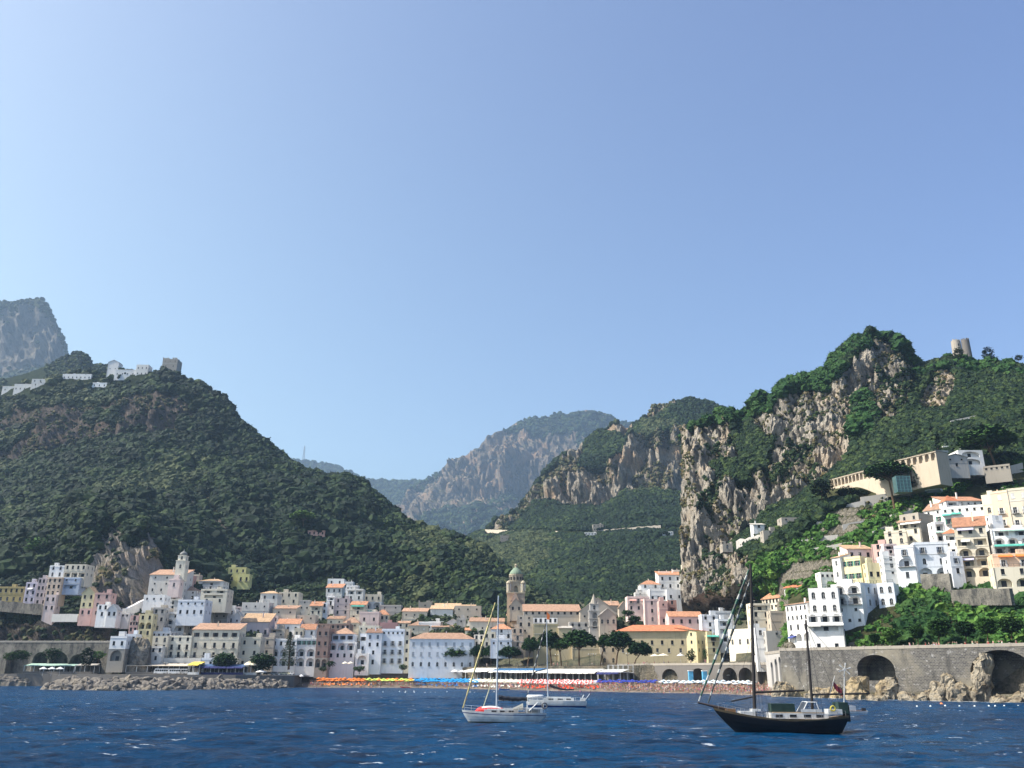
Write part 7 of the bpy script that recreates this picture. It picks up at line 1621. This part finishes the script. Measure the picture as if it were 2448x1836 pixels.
def ketch():
    Y = 106; b = G(1866, Y, 0); T = thing('ketch', 'black hulled two masted ketch with a long bowsprit and furled green sails', 'sailing boat', b, R(-2)); m = MB()
    s = hull(m, 15.2, 4.0, 1.42, 2.65, 1.85, 0, -5.2, 6.6, [plain('dark_gold_line', (.10, .08, .05)), BLKH], TEAK, tw=.7, n=36); m.build('hull', T)
    m = MB(); m.tube((-5.6, 0, 2.35), (-9.3, 0, 3.15), .17, .10, plain('bowsprit_wood', (.06, .045, .04)), 8); m.build('bowsprit', T)
    rk = math.tan(R(3.2)); mm = -2.8; mz = 3.9; dm = plain('dark_spar', (.025, .022, .022)); m = MB(); m.tube((mm, 0, 1.6), (mm + rk * 17.5, 0, 19.1), .21, .16, dm, 10)
    for z in (8.5, 14): m.tube((mm + rk * (z - 1.6), -1.2, z), (mm + rk * (z - 1.6), 1.2, z), .05, .05, dm, 5)
    m.build('main_mast', T); m = MB(); m.tube((mz, 0, 1.6), (mz + rk * .5 * 11, 0, 12.5), .17, .12, dm, 10); m.tube((mz + .2, -.8, 8), (mz + .2, .8, 8), .05, .05, dm, 5); m.build('mizzen_mast', T)
    gs = plain('green_sail_cover', (.03, .10, .07)); ws = plain('pale_sailcloth', (.40, .42, .40)); ds = plain('dark_sailcloth', (.05, .06, .06)); top = Vector((mm + rk * 17 - .25, 0, 18.4))
    furled(T, (-9.15, 0, 3.3), top, .17, [ws, gs, ds, gs]); furled(T, (-8.1, 0, 3.1), top + Vector((.1, 0, -1.1)), .15, [ds, ds, ws], 'inner_furled_sail', 34)
    m = MB(); m.tube((-7.0 + 1.6, 0, 3.3), (mm - .1, 0, 3.8), .09, .09, dm, 6); m.build('staysail_boom', T); m = MB(); m.tube((mm + .2, 0, 4.3), (mm + 8.6 - 2.6, 0, 4.55), .13, .11, dm, 7); m.build('main_boom', T)
    m = MB(); m.tube((mz + .2, 0, 4.1), (mz + 6.8, 0, 4.25), .11, .10, dm, 7); m.build('mizzen_boom', T)
    A = lambda z: Vector((mm + rk * (z - 1.6), 0, z)); rp = []
    for sd_ in (-1, 1):
        for dx in (-.5, .1, .7): rp.append(((mm + dx + .4, sd_ * 1.95, 1.7), A(18.6 if dx == .1 else 13.8)))
        for dx in (-.4, .4): rp.append(((mz + dx + .3, sd_ * 1.8, 1.7), (mz + .3, 0, 12.2)))
    rp += [((-5.3, 0, 2.6), A(11)), ((mz + .3, 0, 12.3), A(18.5)), ((7.4, 0, 2.0), (mz + .3, 0, 12.3)), ((-9.2, 0, 3.1), (-6.0, 0, .8)), ((mm + 6, 0, 4.6), A(18)), ((mz + 6.7, 0, 4.3), (mz + .3, 0, 12.1))]
    rope(T, rp, .022); rails(T, s, -7.0, 7.2, 15, .6, plain('grey_wire', (.3, .3, .3)))
    m = MB(); m.box(-4.6, -2.9, -.9, .9, 1.7, 2.25, GEL); m.box(-6.2, -5.0, -.4, .4, 2.1, 2.5, WOOD); m.box(-3.2, -2.2, -.7, .7, 2.253, 2.5, GEL); m.build('deck_house', T)
    m = MB(); m.box(-1.2, 5.3, -1.25, 1.25, 1.5, 2.1, GEL); m.box(-.9, 4.9, -1.1, 1.1, 2.103, 2.2, TEAK); m.build('cabin', T); m = MB()
    for x in (-.7, .9, 2.5, 3.9):
        for q in (-1.27, 1.254): m.box(x, x + .8, q, q + .016, 1.65, 1.95, GLASS)
    m.build('cabin_window', T)
    m = MB(); tc = plain('dark_green_canvas', (.02, .045, .04), .8); m.box(-1.0, 1.7, -.75, .75, 2.203, 3.1, tc); m.build('covered_tender', T)
    m = MB()                                    # raked windscreen frame
    for q in (-1.1, 1.1): m.tube((2.4, q, 2.2), (3.1, q, 3.3), .05, .05, CYL, 5); m.tube((4.4, q, 2.2), (4.1, q, 3.3), .05, .05, CYL, 5); m.tube((3.1, q, 3.3), (4.1, q, 3.3), .05, .05, CYL, 5)
    m.tube((3.1, -1.1, 3.3), (3.1, 1.1, 3.3), .05, .05, CYL, 5); m.face([(2.4, -1.08, 2.25), (2.4, 1.08, 2.25), (3.05, 1.08, 3.2), (3.05, -1.08, 3.2)], GLASS); m.face([(2.2, -1.3, 2.21), (4.6, -1.3, 2.21), (4.6, -1.3, 2.55), (2.2, -1.3, 2.55)], GEL); m.build('windscreen', T)
    m = MB()
    for k in range(12): a0, a1 = k * math.pi / 6, (k + 1) * math.pi / 6; g = lambda a: (5.8 + math.cos(a) * .26, -1.5, 2.65 + math.sin(a) * .26); m.tube(g(a0), g(a1), .085, .085, plain('yellow_ring', (.60, .50, .08)), 6)
    m.build('life_ring', T); m = MB(); m.box(5.3, 6.9, -1.3, .4, 2.0, 2.55, GEL); m.build('deck_locker', T); m = MB(); m.box(6.6, 7.7, -1.1, 1.1, 2.1, 3.3, tc); m.box(7.5, 8.0, -.5, .5, 1.2, 3.0, dm); m.build('stern_davit_gear', T)
    m = MB(); m.tube((7.3, -.6, 2.2), (7.9, -.6, 6.9), .05, .04, CYL, 5)
    for k in range(6): a = k * math.pi / 3 + .3; m.face([(7.9, -.72, 6.9), (7.9 + math.cos(a - .1) * .75, -.72, 6.9 + math.sin(a - .1) * .75), (7.9 + math.cos(a + .1) * .75, -.70, 6.9 + math.sin(a + .1) * .75)], WHT); m.tube((7.9, -.7, 6.9), (7.9 + math.cos(a) * .72, -.7, 6.9 + math.sin(a) * .72), .05, .04, WHT, 4)
    m.tube((7.9, -.7, 6.9), (7.9, -.4, 6.9), .12, .1, WHT, 6); m.build('wind_generator', T)
    m = MB(); m.tube((6.0, .3, 3.6), (7.0, .3, 6.2), .03, .03, WHT, 4); m.build('flag_staff', T); m = MB(); fr_ = plain('red_ensign', (.20, .03, .045))
    for k in range(4): x = 6.75 + k * .22; z = 5.6 - k * .25; m.face([(x, .3 + .05 * (k % 2), z), (x + .22, .3 + .05 * ((k + 1) % 2), z - .25), (x + .22, .3 + .05 * ((k + 1) % 2), z - 1.0), (x, .3 + .05 * (k % 2), z - .75)], fr_)
    m.build('flag', T)
ketch()
def small_boat(px, Y, L, col, lab, rz=0, name='rowing_boat', z=0, cab=False):
    T = thing(name, lab, 'boat', G(px, Y, z), rz); m = MB(); c_ = plain('boat_' + col[0], col[1], .4, .4); hull(m, L, L * .34, .45, .75, .5, 0, -L * .42, L * .47, [c_], WOOD, n=14, depth=.3, tw=.8); m.build('hull', T)
    m = MB()
    for x in (-L * .12, L * .15, L * .33): m.box(x - .12, x + .12, -L * .12, L * .12, .46, .52, WOOD)
    m.build('seat', T)
    if cab: m = MB(); m.box(-L * .1, L * .2, -L * .11, L * .11, .53, 1.3, GEL); m.box(L * .4, L * .5, -.2, .2, .3, .95, IRON); m.build('console', T)
wt = ('white', (.75, .76, .76)); rd = ('red', (.5, .04, .05)); bl = ('blue', (.05, .15, .4))
small_boat(C(4, 40, 0)[0], 445, 4.5, rd, 'small red boat at the water edge below the lime umbrellas', .1); small_boat(C(4, 645, 0)[0], 440, 4, rd, 'dark red rowing boat below the blue umbrellas', -.1)
small_boat(C(4, 550, 0)[0], 428, 4.5, wt, 'white rowing boat below the blue umbrellas', .3); small_boat(C(4, 1130, 0)[0], 402, 5, bl, 'dark blue rowing boat near the mast of the farther yacht', .1)
small_boat(C(14, 1450, 0)[0], 160, 7, wt, 'white motor boat just behind the stern of the ketch', .1, 'motor_boat', cab=True); small_boat(C(3, 1500, 0)[0], 452, 4.2, rd, 'pinkish red boat hauled up at the shore', .2); small_boat(C(7, 290, 0)[0], 332, 5, ('green', (.1, .35, .3)), 'green boat pulled up beside the arches', .1, z=.9)
bu = MB(); bu.lathe((0, 0, 0), [(0, -.2), (.2, -.08), (.22, .06), (.12, .2), (0, .25)], WTC, 8); BU = bu.me('buoy'); bu = MB(); bu.lathe((0, 0, 0), [(0, -.25), (.4, -.1), (.45, .15), (.25, .5), (0, .6)], AWO, 8); BO = bu.me('buoy')
for c, xs, y in ((4, (40, 140, 258, 320, 372, 755, 805, 1020, 500), 1497), (13, (865, 1035, 1220, 1400, 1590, 1770, 1850, 1965, 2140), 1095), (3, (995, 1160, 1270, 1450, 1520, 1610), 1490)):
    for x in xs:
        px, py = C(c, x, y + ru.uniform(-4, 8)); p = PZ(px, py, 0)
        if p.y > 0: tag(mesh_obj('buoy', BU, None, p), 'small white swimming buoy floating off the beach', 'buoy', 'white swimming buoys')
px, py = C(13, 1175, 1085); tag(mesh_obj('buoy', BO, None, PZ(px, py, 0)), 'single orange buoy floating in front of the sea wall', 'buoy')
# ------------------------------------------------------------------ forests and scrub
def patchy(co, s, o=0): return noise.noise(co * s + Vector((o, o * 2, 0)))
TOWNL = [(-400, 1480), (-400, 1395), (60, 1370), (120, 1335), (215, 1330), (225, 1400), (280, 1400), (330, 1340), (400, 1330), (480, 1370), (530, 1400), (620, 1395), (720, 1390), (770, 1370), (860, 1380), (925, 1420), (935, 1450), (1040, 1425), (1150, 1450), (1330, 1440), (1400, 1620), (-400, 1620), (-400, 1560), (230, 1560), (280, 1500), (250, 1445), (-400, 1440)]
def f_hill(co, px, py, rk, r):
    if hidden(co, px, py): return None
    if rk > .8: return r.uniform(.8, 1.8) if r.random() < .10 and patchy(co, .05) > .1 else None
    if inpoly(px, py, TOWNL): return r.uniform(.9, 2.0) if (py < 1530 and r.random() < .55) else None
    if inpoly(px, py, [(-100, 880), (480, 880), (480, 935), (300, 925), (150, 955), (-100, 985)]) and r.random() < .8: return None
    if rk > .8: return r.uniform(.8, 1.8) if r.random() < .12 and patchy(co, .05) > .1 else None
    if rk > .4 and (patchy(co, .03) < .24 or r.random() < .3): return r.uniform(1, 2) if r.random() < .10 else None
    if co.z < 8: return None
    n = patchy(co, .02, 5)
    return r.uniform(1.8, 3.4) + (1.5 if n > .15 else 0) + (r.random() < .08) * 1.8
fp = sample('hillside', 80000, 1, f_hill)
def split(pts, s, a, b):
    A, B, E = [], [], []
    for p in pts:
        n = patchy(p[0], s, 3) + .35 * patchy(p[0], s * 6, 8)
        (B if n > b else E if n < a else A).append(p)
    return A, B, E
fa, fb_, fc = split(fp, .006, -.12, .20)
scatter('hillside_forest', fa, C_FOR, 'dark green forest covering the steep hill above the left of the town')
scatter('hillside_olives', fb_, C_OLV, 'paler olive green patches of trees in the hillside forest')
scatter('hillside_oaks', [(p[0], p[1] * 1.25, p[2]) for p in fc], C_DKF, 'very dark oak patches of the hillside forest')
def f_val(co, px, py, rk, r):
    if hidden(co, px, py): return None
    if rk > .5 and (patchy(co, .012) < .22 or r.random() < .4): return None
    if py > 1425 and px > 1050 and (patchy(co, .02, 9) < -.2): return None
    if abs(py - pl([(1040, 1262), (1200, 1268), (1400, 1275), (1640, 1262), (1830, 1262)], px)) < 5: return None
    return r.uniform(2.6, 4.6) + (patchy(co, .012, 3) > .2) * 1.4
fv = sample('valley_slope', 60000, 2, f_val)
va, vb, vc = split(fv, .004, -.10, .16)
scatter('valley_olives', vb, C_OLV, 'paler olive terraces in the valley woods')
scatter('valley_oaks', vc, C_DKF, 'very dark oak patches of the valley woods')
scatter('valley_forest', va, C_FOR, 'green woods on the slope behind the two bell towers')
def f_mtn(co, px, py, rk, r):
    if rk > .9: return None
    if rk > .3 and patchy(co, .003) < (.05 if py < 1220 else -.1): return None
    return r.uniform(5, 9)
scatter('mountain_scrub', [(p[0], p[1] * 1.5, p[2]) for p in sample('mountain', 26000, 3, f_mtn)] + sample('far_hill', 9000, 4, lambda co, px, py, rk, r: r.uniform(9, 16)) +
        sample('rock_peak', 6000, 5, lambda co, px, py, rk, r: r.uniform(5, 9) if (rk < .5 or r.random() < .03) else None) +
        sample('knoll', 16000, 6, lambda co, px, py, rk, r: r.uniform(2, 4.5) if patchy(co, .01) > -.12 and not hidden(co, px, py) else None), C_FOR, 'scrub and woods on the far mountains')
RTOWN = [(1800, 1560), (1850, 1420), (1900, 1400), (1960, 1340), (2000, 1310), (2080, 1310), (2160, 1250), (2270, 1190), (2450, 1150), (2700, 1120), (2700, 1400), (2400, 1400), (2330, 1375), (2140, 1390), (2150, 1560)]
GAR = [(1850, 1560), (1840, 1480), (1815, 1440), (1800, 1400), (1790, 1350), (1830, 1330), (1900, 1290), (2000, 1215), (2200, 1130), (2700, 1080), (2700, 1600), (1860, 1600), (1830, 1450)]
CAP = [(1975, 1130), (2245, 1030), (2450, 1000), (2460, 1120), (2235, 1165), (2000, 1200), (1960, 1185)]
def f_r(co, px, py, rk, r):
    if (inpoly(px, py, RTOWN) and (co.y < 345 or r.random() < .6)) or (inpoly(px, py, CAP) and co.y < pl([(1980, 456), (2240, 415), (2450, 400)], px)): return None
    if co.z < 15.2 or (px < 1665 and py > 1035): return None
    if rk > .7: return r.uniform(.6, 1.6) if (patchy(co, .05) > .27 and r.random() < .6 or r.random() < .012) else None
    if inpoly(px, py, GAR): return None
    return r.uniform(1.2, 2.3) + (patchy(co, .03, 4) > .2) * 1.0
fr_ = sample('terraced_hillside', 110000, 7, f_r)
scatter('crag_woods', fr_, C_FOR, 'dark pine woods and bushes on and around the right hand crag')
def f_g(co, px, py, rk, r):
    if not inpoly(px, py, GAR) or (inpoly(px, py, CAP) and co.y < pl([(1980, 456), (2240, 415), (2450, 400)], px)) or (inpoly(px, py, RTOWN) and r.random() < .72): return None
    if co.z < 15.4 : return None
    if rk > .3 and r.random() < .6: return None
    if patchy(co, .05, 2) < -.12 and not (px > 2140 and py > 1380): return None
    return r.uniform(.5, 1.3) + (r.random() < .06) * 1.2
gp = sample('terraced_hillside', 130000, 8, f_g)
low = [p for p in gp if proj(p[0])[0] > 2130 and proj(p[0])[1] > 1370 and patchy(p[0], .09, 4) > -.08]; ls = set(id(p) for p in low); gp = [p for p in gp if id(p) not in ls]
scatter('slope_bushes', low, C_PIN, 'dark bushes mixed into the green slope between the right houses and the road')
scatter('garden_greenery', gp, C_LUSH, 'bright green vines, lemon groves and bushes on the terraced hillside')
scatter('dry_scrub', sample('terraced_hillside', 16000, 9, lambda co, px, py, rk, r: r.uniform(.5, 1.4) if py < 1430 and (rk > .7 or patchy(co, .05, 8) > .2) and not inpoly(px, py, RTOWN) and not inpoly(px, py, CAP) and co.z > 15 and patchy(co, .06, 6) > -.05 else None)
        + sample('valley_slope', 12000, 10, lambda co, px, py, rk, r: r.uniform(2, 4) if rk > .5 and patchy(co, .02, 6) > .02 else None)
        + sample('hillside', 30000, 11, lambda co, px, py, rk, r: r.uniform(1, 2.2) if rk > .4 and patchy(co, .05, 6) > .05 and not inpoly(px, py, TOWNL) else None), C_SCR, 'dry brown and olive scrub tufts on the rock faces')

def ridgey(pts, lo, hi, s0, s1, pr=.5, x0=0, x1=3000):
    def f(co, px, py, rk, r):
        d = py - pl(pts, px)
        return r.uniform(s0, s1) if lo < d < hi and x0 < px < x1 and r.random() < pr and patchy(co, .03, 7) > -.1 else None
    return f
RPIN = [[(1798, 990), (1785, 950), (1850, 905), (1890, 880), (1975, 850), (1985, 830), (2000, 815), (2050, 785), (2120, 780), (2130, 800), (2080, 812), (2062, 835), (2035, 870), (2000, 900), (1975, 938), (1960, 935), (1900, 935), (1870, 945), (1840, 985)], [(2120, 790), (2160, 815), (2198, 865), (2170, 868), (2140, 835)], [(1640, 1000), (1740, 965), (1780, 985), (1760, 1005), (1700, 1010), (1650, 1030)], [(2040, 960), (2070, 930), (2100, 990), (2070, 1050), (2035, 1060)]]
rg = sample('terraced_hillside', 60000, 21, ridgey(RR, -5, 26, 2.2, 3.8, .22)) + sample('terraced_hillside', 90000, 22, lambda co, px, py, rk, r: r.uniform(2.0, 3.8) if r.random() < .3 and any(inpoly(px, py, q) for q in RPIN) else None)
scatter('ridge_pines', rg, C_PIN, 'dark pines along the skyline of the right hand crag')
scatter('town_shrubs', sample('ground', 6000, 31, lambda co, px, py, rk, r: r.uniform(1, 2.6) if co.y > flatY(px) + 16 and r.random() < .6 else None), C_FOR, 'dark shrubs between the houses behind the bell tower')
scatter('hill_skyline_trees', sample('hillside', 60000, 24, lambda co, px, py, rk, r: None if hidden(co, px, py) or co.z < 60 else ridgey(LR, -5, 22, 2.8, 5, .3, 450)(co, px, py, rk, r)), C_FOR, 'dark trees along the skyline of the left hill')
# ------------------------------------------------------------------ sea
def sea():
    NR, NA = 330, 760; vs = []; fs = []
    for i in range(NR + 1):
        rad = 14 * (3300 / 14) ** (i / NR)
        for k in range(NA):
            a = k * 2 * math.pi / NA; x, y = rad * math.sin(a), rad * math.cos(a)
            step = rad * (2 * math.pi / NA)
            A = 0
            if step < 4:
                q = Vector((x * .9 + y * .3, y * 1.3 - x * .2, 0))
                A = .5 * noise.noise(q * .075) + .36 * noise.noise(q * .21 + Vector((5, 0, 0))) * (step < 2.2)
                if step < .9: A += .16 * (1 - 2 * abs(noise.noise(q * .55)))
            sh = 1
            vs.append((x, y, A * (1 if rad < 250 else max(0.15, 1 - (rad - 250) / 200))))
    for i in range(NR):
        for k in range(NA):
            a = i * NA + k; b = i * NA + (k + 1) % NA
            fs.append((a, b, b + NA, a + NA))
    c = len(vs); vs.append((0, 0, 0))
    for k in range(NA): fs.append((c, (k + 1) % NA, k))
    me = bpy.data.meshes.new('sea'); me.from_pydata(vs, [], fs); me.polygons.foreach_set('use_smooth', [True] * len(fs))
    t = NT('sea_water'); p = t.geo()
    n1 = t.noise(.30, t.mapv(p, (1, 1.6, 1)), 6, .65); n2 = t.noise(1.6, t.mapv(p, (1, 1.5, 1)), 6, .7); n3 = t.noise(.012, p, 4, .6)
    c = t.mix((.0003, .026, .080), (.0008, .055, .145), t.ramp(n3, [(.35, 0), (.65, 1)]))
    c = t.mix(c, (.0008, .010, .034), t.ramp(n1, [(.48, 0), (.62, .9)]))
    # white caps: small torn streaks of foam
    fm = t.noise(.5, t.mapv(p, (.7, 1.5, 1)), 9, .74); fm2 = t.noise(.025, p, 3, .5)
    a = t.n.new('ShaderNodeMath'); a.operation = 'MULTIPLY'; t.l.new(t.ramp(fm, [(.618, 0), (.65, 1)]), a.inputs[0]); t.l.new(t.ramp(fm2, [(.42, 0), (.50, 1)]), a.inputs[1])
    c = t.mix(c, (.75, .80, .84), a.outputs[0])
    h = t.n.new('ShaderNodeMath'); h.operation = 'MULTIPLY_ADD'; t.l.new(n2, h.inputs[0]); h.inputs[1].default_value = .35; t.l.new(n1, h.inputs[2])
    t.bump(h.outputs[0], 1.0, 1.1)
    m = t.fin(c, .26, .08); t.b.inputs['IOR'].default_value = 1.33
    me.materials.append(m); me.update()
    tag(mesh_obj('sea', me), None, None, None, 'structure')
sea()
fo = MB(); rf = random.Random(5); foam = plain('foam_white', (.78, .82, .85), .7, .1)
for _ in range(420):
    if rf.random() < .5: px = rf.uniform(105, 700); Y = pl([(105, 345), (250, 338), (420, 352), (560, 385), (690, 425)], px) - rf.uniform(1.2, 3.5)
    elif rf.random() < .5: px = rf.uniform(700, 1850); Y = wl(px) - rf.uniform(-.5, 6)
    else: px = rf.uniform(1860, 2460); Y = pl([(1860, 288), (2040, 262), (2448, 234)], px) - rf.uniform(.5, 4)
    p = G(px, Y, .16); L_ = rf.uniform(.5, 2.4); n = 9
    fo.face([(p.x + math.cos(k * 6.283 / n) * L_ * rf.uniform(.5, 1.1), p.y + math.sin(k * 6.283 / n) * .35 * rf.uniform(.5, 1.2), .16) for k in range(n)], foam)
tag(fo.build('sea_foam'), 'white foam flecks along the shore rocks and the beach', None, None, 'stuff')
sb = MB(); sb.face([(-3400, -3400, -4.4), (3400, -3400, -4.4), (3400, 3900, -4.4), (-3400, 3900, -4.4)], SAND); tag(sb.build('seabed'), None, None, None, 'structure')

# ------------------------------------------------------------------ haze, light, camera
hz = MB(); hz.box(-4300, 4300, -3500, 7600, -5.5, 1950, GLASS)
ho = hz.build('haze'); tag(ho, 'thin blue summer haze over the bay and the mountains', None, None, 'stuff')
hm = bpy.data.materials.new('haze_air'); hm.use_nodes = True; nt = hm.node_tree
for n in list(nt.nodes):
    if n.type == 'BSDF_PRINCIPLED': nt.nodes.remove(n)
pv = nt.nodes.new('ShaderNodeVolumePrincipled'); pv.inputs['Color'].default_value = (.50, .72, 1, 1); pv.inputs['Density'].default_value = HAZE; pv.inputs['Anisotropy'].default_value = .25
nt.links.new(pv.outputs[0], nt.nodes['Material Output'].inputs['Volume'])
ho.data.materials.clear(); ho.data.materials.append(hm)

SAZ = R(-98); SEL = R(46)
sd = Vector((math.sin(SAZ) * math.cos(SEL), math.cos(SAZ) * math.cos(SEL), math.sin(SEL)))
sl = bpy.data.lights.new('sun', 'SUN'); sl.energy = 5.0; sl.angle = R(.5); sl.color = (1, .93, .82)
so = bpy.data.objects.new('sun', sl); COL.objects.link(so); so.rotation_euler = (-sd).to_track_quat('-Z', 'Y').to_euler()
w = bpy.data.worlds.new('World'); scene.world = w; w.use_nodes = True; wn = w.node_tree
sky = wn.nodes.new('ShaderNodeTexSky'); sky.sky_type = 'NISHITA'; sky.sun_disc = False; sky.sun_elevation = SEL; sky.sun_rotation = SAZ
sky.air_density = 1.15; sky.dust_density = 3.4; sky.ozone_density = 3.0; sky.altitude = 0
bg = wn.nodes['Background']; bg.inputs['Strength'].default_value = SKYS
mx = wn.nodes.new('ShaderNodeMix'); mx.data_type = 'RGBA'; mx.blend_type = 'MULTIPLY'; mx.inputs[0].default_value = 1; mx.inputs[7].default_value = (1.03, .97, 1.02, 1)
wn.links.new(sky.outputs[0], mx.inputs[6])
tc = wn.nodes.new('ShaderNodeTexCoord'); sx = wn.nodes.new('ShaderNodeSeparateXYZ'); wn.links.new(tc.outputs['Generated'], sx.inputs[0])
def skytint(sock, lo, hi, c0, c1, prev):
    mr = wn.nodes.new('ShaderNodeMapRange'); mr.inputs[1].default_value = lo; mr.inputs[2].default_value = hi; wn.links.new(sock, mr.inputs[0])
    a = wn.nodes.new('ShaderNodeMix'); a.data_type = 'RGBA'; a.inputs[6].default_value = (*c0, 1); a.inputs[7].default_value = (*c1, 1); wn.links.new(mr.outputs[0], a.inputs[0])
    b = wn.nodes.new('ShaderNodeMix'); b.data_type = 'RGBA'; b.blend_type = 'MULTIPLY'; b.inputs[0].default_value = 1; wn.links.new(prev, b.inputs[6]); wn.links.new(a.outputs[2], b.inputs[7]); return b.outputs[2]
o1 = skytint(sx.outputs['X'], -.5, .5, (1.10, 1.11, .97), (.86, .91, 1.06), mx.outputs[2])
o2 = skytint(sx.outputs['Z'], .15, .65, (1.05, 1.14, 1.06), (.98, 1.0, 1.02), o1)
wn.links.new(o2, bg.inputs['Color'])
cam = bpy.data.cameras.new('camera'); co = bpy.data.objects.new('camera', cam); COL.objects.link(co)
co.matrix_world = Matrix.Translation((0, 0, CAMZ)) @ CM.to_4x4()
cam.sensor_fit = 'HORIZONTAL'; cam.sensor_width = 36; cam.lens = 36 * FPX / PW; cam.clip_start = 1; cam.clip_end = 12000
scene.camera = co
vs_ = scene.view_settings; vs_.view_transform = 'Standard'; vs_.look = 'None'; vs_.exposure = EXPO; vs_.gamma = 1
cy = scene.cycles; cy.max_bounces = 5; cy.diffuse_bounces = 2; cy.glossy_bounces = 2; cy.transmission_bounces = 2; cy.volume_bounces = 1; cy.transparent_max_bounces = 6
cy.use_denoising = True; cy.caustics_reflective = False; cy.caustics_refractive = False
cy.use_adaptive_sampling = True; cy.adaptive_threshold = .012
